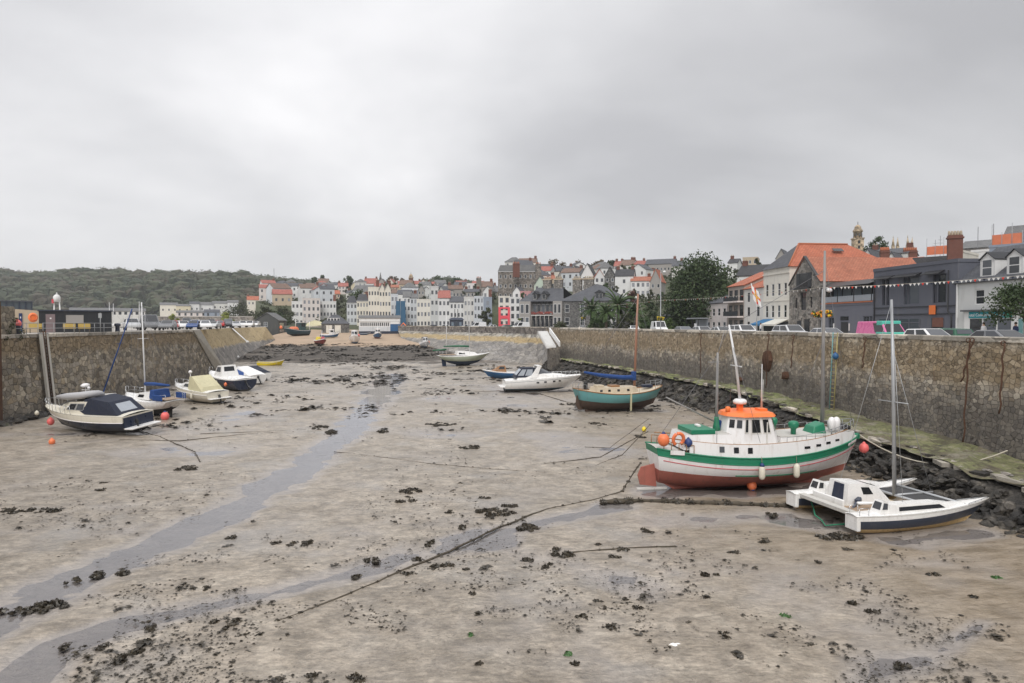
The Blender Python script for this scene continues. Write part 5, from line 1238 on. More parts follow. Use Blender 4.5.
mb=MB();house_loft(mb,base,top,[1.2,1.2,1.1,1.5,1.7],[2.6,2.6,3.4,2.9,2.3],'canvas_cream');mb.build('tarpaulin',ctp,bev=.15)
p=GG(333,333);dinghy('white punt with red stripe lying in front of the grey stone boathouse',(p.x,p.y,p.z),R(5),5.0,'boat_red','white_paint')
p=GG(345,333);dinghy('green dinghy on the sand beside the grey stone boathouse',(p.x,p.y,p.z),R(15),3.4,'hull_green','hull_green')
p=GG(346,331.5)
p=GG(365,335);dinghy('dark blue tender on the sand in front of the long white and blue building',(p.x,p.y,p.z),R(8),3.4,'boat_blue','hull_navy')
# ================================================================== buildings
WINC={}
def window_obj(parent,x,z,w,h,face,dpt,style):
 """one window: frame with glazing bars (mesh shared per size) and, near the camera, a separate pane"""
 fr,bars,pane=style;key=(round(w,2),round(h,2),fr,bars,pane)
 if key not in WINC:
  mb=MB();t=min(.09,w*.09);d=.05
  for a in((-w/2,-w/2+t,0,h),(w/2-t,w/2,0,h),(-w/2+t,w/2-t,0,t),(-w/2+t,w/2-t,h-t,h)):mb.bx(a[0],a[1],-d,d,a[2],a[3],fr)
  for k in range(bars[0]):c=-w/2+w*(k+1)/(bars[0]+1);mb.bx(c-.025,c+.025,-.03,.03,t,h-t,fr)
  for k in range(bars[1]):c=h*(k+1)/(bars[1]+1);mb.bx(-w/2+t,w/2-t,-.035,.025,c-.03,c+.03,fr)
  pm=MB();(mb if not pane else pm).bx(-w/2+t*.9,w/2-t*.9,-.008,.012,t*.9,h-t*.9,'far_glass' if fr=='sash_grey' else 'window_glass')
  WINC[key]=(mb.mesh('window'),pm.mesh('pane') if pane else None)
 a,b=WINC[key]
 o=bpy.data.objects.new('window',a);COL.objects.link(o);o.parent=parent
 f,W,D=face,parent['_w'],parent['_d']
 if f=='front':o.location=(x,dpt,z)
 elif f=='right':o.location=(W/2-dpt,x,z);o.rotation_euler=(0,0,R(90))
 elif f=='left':o.location=(-W/2+dpt,x,z);o.rotation_euler=(0,0,R(-90))
 if b:p=bpy.data.objects.new('pane',b);COL.objects.link(p);p.parent=o
 return o
def wall_with(mb,O,U,w,z0,h,ops,mat,dpt,N_):
 """facade from O along U with real openings and reveals; ops: (xc, z, w, h) with x from the left edge"""
 xs=sorted({0,w}|{max(0,min(w,v)) for o in ops for v in(o[0]-o[2]/2,o[0]+o[2]/2)});zs=sorted({z0,h}|{v for o in ops for v in(o[1],o[1]+o[3])})
 P=lambda x,z,d=0:O+U*x+Vector((0,0,z))-N_*d
 for i in range(len(xs)-1):
  for j in range(len(zs)-1):
   cx,cz=(xs[i]+xs[i+1])/2,(zs[j]+zs[j+1])/2
   if any(abs(cx-o[0])<o[2]/2 and o[1]<cz<o[1]+o[3] for o in ops):continue
   mb.quad(P(xs[i],zs[j]),P(xs[i+1],zs[j]),P(xs[i+1],zs[j+1]),P(xs[i],zs[j+1]),mat)
 for o in ops:
  a,b,c,d=o[0]-o[2]/2,o[0]+o[2]/2,o[1],o[1]+o[3];D=dpt*2
  for p,q in(((a,c),(b,c)),((b,c),(b,d)),((b,d),(a,d)),((a,d),(a,c))):mb.quad(P(*p),P(*q),P(*q,D),P(*p,D),mat)
  mb.quad(P(a,c,D),P(b,c,D),P(b,d,D),P(a,d,D),'black_trim')
def cols(w,n,rows_,ww,wh,m=None):
 m=m if m is not None else w*.5/n
 return[(m+(w-2*m)*(i/(n-1) if n>1 else.5),z,ww,wh) for z in rows_ for i in range(n)]
HOUSES=0
def house(label,loc,yaw,w,d,h,wm,rm,roof='gable',rh=2.5,front=(),right=(),left=(),chim=(),dormers=(),group=None,name='house',cat='house',found=4.0,style=('sash_white',(0,1),False),oh=.25,dpt=.1,hipx=None,chm='brick_red',band=None):
 t=thing(name,label,cat,loc,(0,0,yaw),group);t['_w']=w;t['_d']=d
 mb=MB();X=Vector((1,0,0));Y=Vector((0,1,0))
 wall_with(mb,Vector((-w/2,0,0)),X,w,-found,h,front,wm,dpt,-Y)
 wall_with(mb,Vector((w/2,0,0)),Y,d,-found,h,right,wm,dpt,X)
 wall_with(mb,Vector((-w/2,d,0)),-Y,d,-found,h,left,wm,dpt,-X)
 mb.quad((w/2,d,-found),(-w/2,d,-found),(-w/2,d,h),(w/2,d,h),wm)
 if roof=='gable':
  for s in(-1,1):mb.add([(s*w/2,0,h),(s*w/2,d,h),(s*w/2,d/2,h+rh)],[(0,1,2) if s>0 else(2,1,0)],wm)
 if roof=='gable_front':
  for y in(0,d):mb.add([(-w/2,y,h),(w/2,y,h),(0,y,h+rh)],[(0,1,2) if y==0 else(2,1,0)],wm)
 if roof=='flat':
  mb.bx(-w/2-.06,w/2+.06,-.06,d+.06,h,h+.35,wm)
 if band:mb.bx(-w/2-.05,w/2+.05,-.05,.0,band-.1,band+.1,wm)
 mb.build('wall',t)
 r=MB();k=.12
 if roof=='gable':
  e=oh*rh/(d/2)
  r.slab([(-w/2-oh,-oh,h-e+k),(w/2+oh,-oh,h-e+k),(w/2+oh,d/2,h+rh+k),(-w/2-oh,d/2,h+rh+k)],k,rm)
  r.slab([(w/2+oh,d+oh,h-e+k),(-w/2-oh,d+oh,h-e+k),(-w/2-oh,d/2,h+rh+k),(w/2+oh,d/2,h+rh+k)],k,rm)
 elif roof=='gable_front':
  e=oh*rh/(w/2)
  r.slab([(w/2+oh,-oh,h-e+k),(w/2+oh,d+oh,h-e+k),(0,d+oh,h+rh+k),(0,-oh,h+rh+k)],k,rm)
  r.slab([(-w/2-oh,d+oh,h-e+k),(-w/2-oh,-oh,h-e+k),(0,-oh,h+rh+k),(0,d+oh,h+rh+k)],k,rm)
 elif roof=='hip':
  g=hipx if hipx is not None else min(w,d)*.45;o=oh;a,b=-w/2-o,w/2+o;ra,rb_=(-w/2+g,w/2-g) if w>=d or hipx is not None else(0,0)
  if w>=d or hipx is not None:
   P1,P2=(ra,d/2,h+rh),(rb_,d/2,h+rh)
   r.slab([(a,-o,h),(b,-o,h),P2,P1],.1,rm);r.slab([(b,d+o,h),(a,d+o,h),P1,P2],.1,rm)
   rm2=MATS[rm] if isinstance(rm,str) else rm
   r.add([(b,-o,h),(b,d+o,h),P2],[(0,1,2)],rm2);r.add([(a,d+o,h),(a,-o,h),P1],[(0,1,2)],rm2)
  else:
   P1,P2=(0,g,h+rh),(0,d-g,h+rh)
   r.slab([(b,-o,h),(b,d+o,h),P2,P1],.1,rm);r.slab([(a,d+o,h),(a,-o,h),P1,P2],.1,rm);r.add([(a,-o,h),(b,-o,h),P1],[(0,1,2)],rm);r.add([(b,d+o,h),(a,d+o,h),P2],[(0,1,2)],rm)
  r.bx(a,b,-o,d+o,h-.12,h-.001,'lead')
 elif roof=='mansard':
  i=rh*.35;r.bx(-w/2-.1,w/2+.1,-.1,d+.1,h+.004,h+rh,rm,top=(i,i))
  r.bx(-w/2-.2,w/2+.2,-.2,d+.2,h-.15,h,'sash_white')
 else:
  r.bx(-w/2+.2,w/2-.2,.2,d-.2,h+.05,h+.2,rm)
 ro=r.build('roof',t,slope_uv=True)
 for(x,y,cw,ch) in chim:
  c=MB();zt=h+rh;c.bx(x-cw/2,x+cw/2,y-.4,y+.4,h-.5,zt+ch,chm);c.bx(x-cw/2-.06,x+cw/2+.06,y-.46,y+.46,zt+ch-.22,zt+ch-.08,chm);n_=max(2,int(cw/.4));co=c.build('chimney',ro)
  for q in range(n_):c=MB();c.lathe([(.13,0),(.16,.1),(.13,.45),(.10,.5)],'pot_pale',6,Matrix.Translation((x-cw/2+cw*(q+.5)/n_,y,zt+ch-.08)));c.build('chimney_pot',t if False else co) if d<0 else None
  if n_:c=MB();[c.lathe([(.12,0),(.15,.1),(.12,.45),(.10,.5)],'pot_pale',6,Matrix.Translation((x-cw/2+cw*(q+.5)/n_,y,zt+ch-.08))) for q in range(n_)];pts=c.mesh('pots');
  for mt in pts.materials:
   if mt.name not in[m_.name for m_ in co.data.materials]:co.data.materials.append(mt)
  import bmesh as _b;bmm=_b.new();bmm.from_mesh(co.data);o0=len(bmm.faces);bmm.from_mesh(pts);bmm.faces.ensure_lookup_table()
  for f_ in list(bmm.faces)[o0:]:f_.material_index=len(co.data.materials)-1
  bmm.to_mesh(co.data);bmm.free()
 for(x,z,dw,dh) in dormers:
  dm=MB();y0=.35;L_=2.2
  dm.bx(x-dw/2,x+dw/2,y0,y0+L_,z,z+dh,'wall_white');dm.add([(x-dw/2,y0,z+dh),(x+dw/2,y0,z+dh),(x,y0,z+dh+dw*.35)],[(0,1,2)],'wall_white')
  for s in(-1,1):q=[(x+s*(dw/2+.12),y0-.15,z+dh-.06),(x+s*(dw/2+.12),y0+L_,z+dh-.06),(x,y0+L_,z+dh+dw*.35+.05),(x,y0-.15,z+dh+dw*.35+.05)];dm.slab(q if s>0 else q[::-1],.06,rm)
  dmo=dm.build('dormer',t);
  w_=MB();w_.bx(x-dw*.36,x+dw*.36,y0-.05,y0-.002,z+.12,z+dh-.05,style[0]);w_.bx(x-dw*.3,x+dw*.3,y0-.06,y0-.051,z+.2,z+dh*.5,'window_glass');w_.bx(x-dw*.3,x+dw*.3,y0-.06,y0-.051,z+dh*.55,z+dh-.12,'window_glass');w_.build('window',dmo)
 for f,ops in(('front',front),('right',right),('left',left)):
  for o in ops:
   if f=='front':window_obj(t,o[0]-w/2,o[1],o[2],o[3],f,dpt,style)
   elif f=='right':window_obj(t,o[0],o[1],o[2],o[3],f,dpt,style)
   else:window_obj(t,d-o[0],o[1],o[2],o[3],f,dpt,style)
 del t['_w'],t['_d']
 return t
BASES=[]
def px_house(label,x0,x1,ye,yb,D,wm,rm,roof='gable',yr=None,n=3,fl=2,d=8,turn=0.0,ww=.9,wh=1.35,chim=(),group='houses on the hillside',side=None,**k):
 """house measured from the photo: left/right/eave/base pixels at distance D, facing the harbour"""
 p=AT((x0+x1)/2,yb,D);w=(x1-x0)*D/FPX;h=(yb-ye)*D/FPX;rh=((ye-yr)*D/FPX) if yr else 2.0
 yaw=-bearing((x0+x1)/2)+turn
 BASES.append((p.x,p.y+3,p.z))
 fh=h/fl
 f=cols(w,n,[i*fh+fh*.28 for i in range(fl)],min(ww,w/n*.55),min(wh,fh*.6)) if n else[]
 r=cols(d,max(1,int(d/3)),[i*fh+fh*.28 for i in range(fl)],min(ww,1),min(wh,fh*.6)) if side else[]
 return house(label,p,yaw,w,d,h,wm,rm,roof,rh,f,r,r if side else(),[(-w/2+.6 if c<0 else w/2-.6,d/2,1.1,1.1) for c in chim],group=group,**k)
# ---------- front row along the right quay (facades on x = 51, facing the road)
FX,FY=51.0,R(-90)
def row(px0,px1,X=FX):
 a,b=ONX(px0,330,X).y,ONX(px1,330,X).y
 return(a+b)/2,abs(a-b)
NEAR=('sash_white',(0,1),True)
yc,w_=row(956,1085);wl=w_
fr=[(.38*wl-1.5+1.5,3.45,1.1,1.35),(.66*wl,3.45,1.1,1.35),(.88*wl,3.45,1.1,1.35)]
_u=lambda px:ONX(956,330,FX).y-ONX(px,330,FX).y
fr=[(_u(979),3.6,1.15,1.45),(_u(1020),3.6,1.15,1.45),(_u(1062),3.6,1.15,1.45)]
shop=house('pale grey shop with teal sign over the window and two white slate dormers',(FX,yc,ROADZ),FY,wl,9,5.9,'wall_palegrey','slate','gable',3.4,fr,(),(),[],[(_u(983)-wl/2,6.15,1.75,1.75),(_u(1010)-wl/2,6.15,1.75,1.75),(_u(1045)-wl/2,6.15,1.75,1.75)],name='shop',cat='shop',style=NEAR,oh=.3)
def front_part(par,yc,w,name,x0,x1,z0,z1,d0,d1,mat,bev=0):
 """box on a quay front: x from the left edge, d is how far it stands proud"""
 mb=MB();mb.bx(x0-w/2,x1-w/2,-d1,-d0,z0,z1,mat);return mb.build(name,par,bev=bev)
s0,s1=_u(969.5),_u(1014)
front_part(shop,yc,wl,'shop_front',s0-.55,s1+.55,0,2.95,.02,.12,'sash_white')
front_part(shop,yc,wl,'cornice',s0-.75,s1+.75,2.95,3.12,.0,.42,'lead')
fs=front_part(shop,yc,wl,'fascia_sign',s0+.1,s1-.1,2.32,2.92,.125,.2,'shop_teal');
front_part(shop,yc,wl,'fascia_sign',s1-.75,s1-.1,2.32,2.92,.203,.215,'shop_green')
def text(par,s,size,loc,mat,rot=(R(90),0,0),name='lettering'):
 cu=bpy.data.curves.new(name,'FONT');cu.body=s;cu.size=size;cu.align_x='CENTER';cu.align_y='CENTER';cu.extrude=.01;cu.resolution_u=2
 tmp=bpy.data.objects.new('tmp',cu);COL.objects.link(tmp);dg_=bpy.context.evaluated_depsgraph_get();me=bpy.data.meshes.new_from_object(tmp.evaluated_get(dg_));bpy.data.objects.remove(tmp)
 me.materials.clear();me.materials.append(MATS[mat]);o=bpy.data.objects.new(name,me);COL.objects.link(o);o.parent=par;o.location=loc;o.rotation_euler=rot;return o
text(fs,'Total Convenience Centre',.42,((s0+s1-.7)/2-wl/2,-.215,2.6),'lettering_white')
for k in range(3):
 a=s0+.1+(s1-s0-.2)*k/3;b=s0+.1+(s1-s0-.2)*(k+1)/3
 front_part(shop,yc,wl,'shop_window',a+.1,b-.1,.55,2.25,.125,.14,'window_glass')
front_part(shop,yc,wl,'shop_door',_u(1016.5),_u(1023),0,2.2,.02,.1,'tank_teal');front_part(shop,yc,wl,'drainpipe',.1,.24,0,5.8,.02,.14,'sash_white')
yc,w_=row(873,957);w2=w_
_v=lambda px:ONX(873,330,FX).y-ONX(px,330,FX).y
gb=house('blue grey rendered building with blank upper storey and tall recessed windows',(FX,yc,ROADZ),FY,w2,14,7.9,'slate_paint','slate_dark','flat',.4,
 [(_v(883),3.9,.55,3.0),(_v(887),3.9,.5,3.0),(_v(905),3.9,.6,3.0),(_v(912.5),3.9,1.9,3.0),(_v(934),3.9,.6,3.0),(_v(940),3.9,1.5,3.0)],name='building',cat='building',style=('slate_paint',(0,0),True),dpt=.2)
for a,b in((877,894),(896,921),(926,944)):
 mb=MB();x0,x1=_v(a)-w2/2,_v(b)-w2/2;mb.add([(x0,-.02,7.2),(x1,-.02,7.2),(x1,-.8,6.85),(x0,-.8,6.85),(x0,-.02,7.28),(x1,-.02,7.28),(x1,-.8,6.93),(x0,-.8,6.93)],[(0,1,2,3),(7,6,5,4),(0,3,7,4),(1,5,6,2),(2,6,7,3)],'black_trim');mb.build('canopy',gb)
for z in(3.55,2.75):front_part(gb,yc,w2,'string_course',.1,w2-.1,z,z+.1,0.0,.09,'slate_paint_dark')
front_part(gb,yc,w2,'shop_window',_v(879),_v(920),.3,2.3,.02,.05,'blue_glass');
for px in(879,889,899,909.5,919.7):front_part(gb,yc,w2,'mullion',_v(px)-.05,_v(px)+.05,.3,2.3,.05,.09,'slate_paint')
front_part(gb,yc,w2,'transom',_v(879),_v(920),1.85,1.93,.052,.092,'slate_paint')
front_part(gb,yc,w2,'entrance',_v(931.5),_v(943),.0,2.35,.01,.03,'black_trim');front_part(gb,yc,w2,'shutter',_v(933),_v(943.5),1.45,2.4,.035,.1,'brick_red')
front_part(gb,yc,w2,'hanging_sign',_v(930.5),_v(936.5),2.75,3.7,.15,.22,'sign_orange')
for px in(874.5,948):
 mb=MB();x=_v(px)-w2/2;mb.tube([(x,-.08,7.2),(x,-.08,3.0),(x+.5,-.08,2.6),(x+.5,-.08,0)] if px>900 else[(x,-.08,7.2),(x,-.08,0)],.06,'black_trim',6);mb.build('drainpipe',gb)
yc,w3=row(821,873);_p3=lambda px:ONX(821,330,FX).y-ONX(px,330,FX).y
pub=house('blue grey pub with long glazed first floor balcony under a black awning',(FX,yc,ROADZ),FY,w3,9,4.1,'pub_grey','slate_dark','flat',.3,[(_p3(831),.6,1.3,2.0),(_p3(866),.3,1.2,2.4),(_p3(870.8),.3,.5,2.4)],name='pub',cat='pub',style=('slate_paint',(1,1),True))
front_part(pub,yc,w3,'door',_p3(841),_p3(848),0,2.0,.01,.03,'black_trim');front_part(pub,yc,w3,'fanlight',_p3(840.5),_p3(848.5),2.2,2.7,.01,.04,'boat_glass')
front_part(pub,yc,w3,'balcony_rail',.05,w3-.05,4.36,4.52,-.1,.12,'terracotta');front_part(pub,yc,w3,'balcony_glass',.05,w3-.05,4.56,5.3,0,.03,'clear_vinyl')
mb=MB();mb.bx(-w3/2,w3/2,1.6,8.8,4.4,7.2,'slate_paint_dark');up=mb.build('upper_wall',pub)
for k in range(5):mb=MB();a=-w3/2+.4+k*(w3-.6)/5;mb.bx(a,a+(w3-.6)/5-.3,1.52,1.58,4.6,6.5,'blue_glass');mb.build('window',up)
mb=MB();mb.slab([(-w3/2,-.7,6.55),(w3/2,-.7,6.55),(w3/2,1.7,7.3),(-w3/2,1.7,7.3)],.08,'black_trim');mb.build('awning',pub)
for k in range(4):mb=MB();x=-w3/2+.3+k*(w3-.6)/3;mb.tube([(x,-.05,4.4),(x,-.05,6.7)],.05,'black_trim',6);mb.build('balcony_post',pub)
for k,px in enumerate((834,849.5)):front_part(pub,yc,w3,'menu_board',_p3(px)-.12,_p3(px)+.12,.9,1.8,.03,.06,'flag_white' if k==0 else 'pink' if 'pink' in MATS else 'wall_pinkwhite')
y4,w4=row(789,820);_q=lambda px:ONX(789,330,FX).y-ONX(px,330,FX).y
wh4=house('grey rubble stone warehouse with steep gable to the road and orange pantile roof',(FX,y4,ROADZ),FY,w4,16,7.5,'granite_rubble','pantile_old','gable_front',3.6,[(w4*.47,3.7,1.5,2.5),(w4*.24,4.0,.6,1.5),(w4*.72,4.0,.6,1.5)],name='warehouse',cat='warehouse',style=('sash_dark',(1,2),True),oh=.12,dpt=.2)
front_part(wh4,y4,w4,'loading_door',w4*.36,w4*.62,7.0,8.9,.01,.04,'boat_glass');front_part(wh4,y4,w4,'shutter',w4*.25,w4*.36,6.9,8.9,.02,.08,'cabin_black');front_part(wh4,y4,w4,'shutter',w4*.62,w4*.73,6.9,8.9,.02,.08,'cabin_black');front_part(wh4,y4,w4,'balcony',w4*.25,w4*.73,6.55,6.9,.05,.5,'black_trim')
front_part(wh4,y4,w4,'door',w4*.52,w4*.68,0,2.4,.01,.05,'boat_glass');front_part(wh4,y4,w4,'door',w4*.28,w4*.42,0,2.2,.01,.05,'cabin_black')
mb=MB()
for s in(-1,1):q=[(s*(w4/2+.15),-.16,7.45),(s*(w4/2+.15),.25,7.45),(0,.25,11.35),(0,-.16,11.35)];mb.slab(q if s>0 else q[::-1],.14,'slate_pale')
mb.build('coping',wh4)
y5,w5=row(763,789)
cr=house('cream rendered hotel block with sash windows and tall hipped roof of orange pantiles',(FX,y5,ROADZ),FY,w5,17,9.9,'wall_ivory','pantile','flat',.3,cols(w5,4,[2.7,6.0],.85,1.9,1.2),name='hotel',cat='hotel',style=NEAR)
mb=MB();hy,hz=3.6,14.0;a,b=w5/2+.3,-w5/2-.3
mb.add([(a,-.3,10.2),(a,17,10.2),(0,11.5,hz),(0,hy,hz)],[(0,1,2,3)],'pantile');mb.add([(b,17,10.2),(b,-.3,10.2),(0,hy,hz),(0,11.5,hz)],[(0,1,2,3)],'slate');mb.add([(b,-.3,10.2),(a,-.3,10.2),(0,hy,hz)],[(0,1,2)],'slate');mb.add([(a,17,10.2),(b,17,10.2),(0,11.5,hz)],[(0,1,2)],'pantile')
hr=mb.build('hip_roof',cr,slope_uv=True);mb=MB();mb.tube([(a,-.3,10.22),(0,hy,hz+.05)],.14,'terracotta',6);mb.tube([(0,hy,hz+.05),(0,11.5,hz+.05)],.14,'terracotta',6);mb.build('ridge_tiles',hr);mb=MB();mb.slab([(2.2,8,12.75),(2.2,9.6,12.75),(1.6,9.6,13.2),(1.6,8,13.2)],.08,'boat_glass');mb.build('skylight',hr)
front_part(cr,y5,w5,'cornice',-.05,w5+.05,9.3,9.5,0,.14,'wall_ivory');front_part(cr,y5,w5,'string_course',0,w5,5.2,5.35,0,.08,'wall_ivory')
front_part(cr,y5,w5,'shop_front',.3,w5-.1,0,2.1,.02,.06,'boat_glass')
for x0,x1,mt in((.2,w5*.45,'awning_blue'),(w5*.47,w5-.1,'awning_cream')):
 mb=MB();mb.add([(x0-w5/2,-.05,2.5),(x1-w5/2,-.05,2.5),(x1-w5/2,-2.3,1.7),(x0-w5/2,-2.3,1.7),(x0-w5/2,-2.3,1.45),(x1-w5/2,-2.3,1.45),(x0-w5/2,-.05,2.42),(x1-w5/2,-.05,2.42)],[(0,3,2,1),(3,4,5,2),(6,7,5,4),(0,6,4,3),(1,2,5,7)],mt);mb.build('awning',cr)
y6,w6=row(744,763);house('narrow pale green house with dark doorway beside the cream hotel',(FX,y6,ROADZ),FY,w6,12,7.6,'wall_offwhite','pantile','gable',2.6,cols(w6,2,[.6,3.0,5.4],.9,1.5),name='house',style=('sash_dark',(0,1),True))
y7,w7=row(728,744);m7=house('taupe modern block with brown balconies left of the flagpole',(FX,y7,ROADZ),FY,w7,12,8.3,'wall_taupe','pantile','gable',2.6,cols(w7,3,[.5,3.1,5.7],1.5,1.9),name='apartment_building',cat='building',style=('sash_dark',(1,0),True))
for z in(2.8,5.4):front_part(m7,y7,w7,'balcony',.3,w7-.3,z,z+.25,0,1.1,'wall_pinkwhite');front_part(m7,y7,w7,'balcony_rail',.3,w7-.3,z+.3,z+1.1,1.02,1.06,'cabin_black')
y8,w8=row(706,727);house('low pinkish house with dark windows under the right side of the big tree',(FX,y8,ROADZ),FY,w8,10,5.6,'wall_pinkwhite','slate','gable',2.2,cols(w8,4,[.7,3.2],1.2,1.4),name='house',style=NEAR)
y9,w9=row(664,690,60);house('dark timber pavilion with blue glazed front under the big tree',(60,y9,ROADZ),FY,w9,8,4.0,'slate_paint_dark','slate','hip',1.6,cols(w9,4,[1.0],2.2,2.2),name='pavilion',cat='building',style=('sash_dark',(1,0),True))
# ---------- granite hotel by the palms: balcony front facing west, long side facing the camera
hp=AT(561,329,190);hyaw=-bearing(560)-R(20)
def hotel():
 D=190;wL=14.5;
 t=house('long grey granite hotel with slate roof, white sashes and flower boxed balcony',AT(590,329,188),-bearing(590)-R(14),17.5,22,7.8,'granite_dark','slate','hip',5.0,cols(17.5,4,[1.0,4.6],1.3,2.2),(),(),[],name='hotel',cat='hotel',style=('sash_white',(0,1),False),found=2)
 mb=MB();
 f=t
 mb=MB();mb.bx(-20.2,-8.7,1.2,20,-2,7.8,'granite_dark');wg=mb.build('west_wing',t)
 for x0,x1 in((-20.6,-17.2),(-10.6,-7.9)):mb=MB();mb.bx(x0,x1,-.4,3,-2,7.8,'wall_stonegrey');b_=mb.build('bay',wg);[win(b_,[(x0,-.4,z),(x1,-.4,z),(x1,-.4,z+2.4),(x0,-.4,z+2.4)],u,u+.26,0,1,'window_glass','sash_white') for z in(.8,4.5) for u in(.14,.58)]
 for k in range(5):
  for z in(.6,4.5):x=-16.9+k*1.27;win(wg,[(x,1.2,z),(x+.9,1.2,z),(x+.9,1.2,z+2.4),(x,1.2,z+2.4)],0,1,0,1,'window_glass','sash_white')
 mb=MB();mb.bx(-17.2,-10.6,.0,1.2,3.7,3.95,'wall_offwhite');mb.build('balcony',wg);mb=MB();r_=random.Random(2)
 for k in range(130):mb.ball((-17.1+6.4*r_.random(),-.05+.2*r_.random(),4.1+.7*r_.random()),.14,'flower_red',5)
 fl_=mb.build('flower_box',wg);fl_['kind']='stuff'
 for k in range(6):mb=MB();x=-17.0+k*1.27;mb.tube([(x,.1,0),(x,.1,3.7)],.12,'wall_stonegrey',6);mb.build('balcony_column',wg)
 mb=MB();h=7.8;mb.slab([(-20.9,-.2,h),(-7.5,-.2,h),(-10,8,h+4.3),(-17.5,8,h+4.3)],.12,'slate');mb.add([(-20.9,20,h),(-20.9,-.2,h),(-17.5,8,h+4.3)],[(0,1,2)],'slate');mb.slab([(-7.5,20,h),(-20.9,20,h),(-17.5,8,h+4.3),(-10,8,h+4.3)],.12,'slate');mb.build('roof',wg,slope_uv=True)
 for x in(-16.2,-13.5):mb=MB();mb.bx(x-.7,x+.7,.6,4,8.2,9.8,'granite_dark',top=(.1,0));mb.prism([(x-.9,9.8),(x+.9,9.8),(x,10.8)],'y',.4,4,'slate');d_=mb.build('dormer',wg);win(d_,[(x-.45,.6,8.5),(x+.45,.6,8.5),(x+.45,.6,9.7),(x-.45,.6,9.7)],0,1,0,1,'window_glass','sash_white')
 for x,y,ww in((-14.8,8,2.4),(-11.4,8,2.4),(-6.0,9,2.6),(-2.6,9,2.8)):
  mb=MB();mb.bx(x-ww/2,x+ww/2,y-.7,y+.7,8,14.6,'granite_rubble');mb.bx(x-ww/2-.15,x+ww/2+.15,y-.85,y+.85,14.2,14.55,'wall_buff');[mb.lathe([(.2,14.6),(.16,15.2)],'pot_pale',6,Matrix.Translation((x-ww/2+.35+q*.55,y,0))) for q in range(int(ww/.55))];mb.build('chimney',t)
 mb=MB();mb.bx(1.2,3.4,.9,4,7.9,9.9,'granite_dark');mb.prism([(.9,9.9),(3.7,9.9),(2.3,10.8)],'y',.7,4,'slate');d_=mb.build('dormer',t);[win(d_,[(x,.9,8.5),(x+.8,.9,8.5),(x+.8,.9,9.8),(x,.9,9.8)],0,1,0,1,'window_glass','sash_white') for x in(1.4,2.4)]
 mb=MB();mb.bx(4.6,6.4,-1.2,0,0,2.6,'wall_offwhite');mb.bx(5.0,6.0,-1.26,-1.2,0,2.2,'boat_glass');mb.build('porch',t)
hotel()
# ---------- waterfront terrace at the head of the harbour (measured from the photo)
W_='terrace of waterfront buildings'
for a in[
 ('tall cream hotel with four rows of sash windows at the harbour head',368.5,379.5,288,328,246,'wall_cream','slate','flat',None,4,4),
 ('narrow cream gabled house joined to the tall cream hotel',379.5,385,289,328,246,'wall_cream','slate','gable_front',283,2,4),
 ('second narrow cream gabled house, right of its twin gable',385,391,289,328,246,'wall_cream','slate','gable_front',283,2,4),
 ('bluish white four storey house right of the cream gables',391,398,295,328,246,'wall_bluewhite','slate','flat',None,2,4),
 ('white bay fronted house right of the blue sheeted scaffold',403.5,410.5,297,328,247,'wall_white','slate_pale','gable',291,2,4),
 ('white house with dark balconies next to the white bay house',410.5,417,298,328,247,'wall_bluewhite','slate_pale','gable',293,2,4),
 ('large white building with tall ground floor openings',417,430.5,300,328,240,'wall_ivory','slate_dark','flat',None,4,3),
 ('grey stone house with black iron balconies',430.5,438.5,287,328,240,'wall_palegrey','slate','flat',None,2,4),
 ('white house with red brick upper box on its roof',438.5,450,298,328,236,'wall_white','tile_red','gable',290,3,3),
 ('long white building with grey slate roof above the promenade',450,464,302,328,234,'wall_white','slate','gable',296,4,3),
 ('off white house with wide attic windows beside the blue grey one',464,474,298,328,232,'wall_offwhite','slate','flat',None,3,3),
 ('blue grey four storey house with pale window surrounds',474,483.5,297,328,230,'wall_bluewhite','slate','flat',None,3,4),
 ('darker blue grey block with blank side wall',483.5,492,298,328,230,'wall_greyblue','slate','flat',None,1,3),
 ('slim white house with dormer left of the coral fronted one',347,357,303,324,262,'wall_bluewhite','slate','mansard',296,3,3),
 ('cream house with grey mansard beside the tall cream hotel',357,368.5,301,325,258,'wall_cream','slate','mansard',294,4,3),
 ('big white seafront hotel with dark balcony strips and orange roof band',303,320,299,326,272,'wall_pinkwhite','tile_red','flat',None,4,4),
 ('white house with black windows behind the boathouse',320,336,302,318,285,'wall_white','slate_dark','flat',None,5,2),
 ('white plain house with blue ground floor beside the seafront hotel',292,303,302,326,275,'wall_white','slate','flat',None,3,3)]:
 n='building'
 px_house(*a[:9],yr=a[9],n=a[10],fl=a[11],d=11,group=W_,name=n,cat='building',chim=(1,) if len(a[0])%2 else(),ww=.8,wh=1.35,style=('sash_grey',(0,0),False))
t=px_house('white and coral house with big coral framed lower storeys and attic windows',498.5,510,297,328,226,'wall_ivory','slate','flat',None,2,4,name='house',group=W_,cat='house',ww=1.5,wh=1.6,style=('sash_dark',(0,0),False))
w_=11.5*226/FPX;hh=31*226/FPX
for a in((-w_/2+.0,-w_/2+.75,.6,hh*.67),(w_/2-.75,w_/2,.6,hh*.67),(-w_/2+.75,w_/2-.75,hh*.62,hh*.67),(-w_/2+.75,w_/2-.75,hh*.30,hh*.40),(-w_/2+.75,w_/2-.75,.6,1.2)):
 mb=MB();mb.bx(a[0],a[1],-.25,-.01,a[2],a[3],'coral');mb.build('coral_frame',t)
px_house('white house with dark green lower front right of the coral one',510,520.5,298,328,226,'wall_white','slate','flat',None,2,4,name='house',group=W_,cat='house',ww=1.6,wh=1.5,style=('sash_dark',(0,0),False))
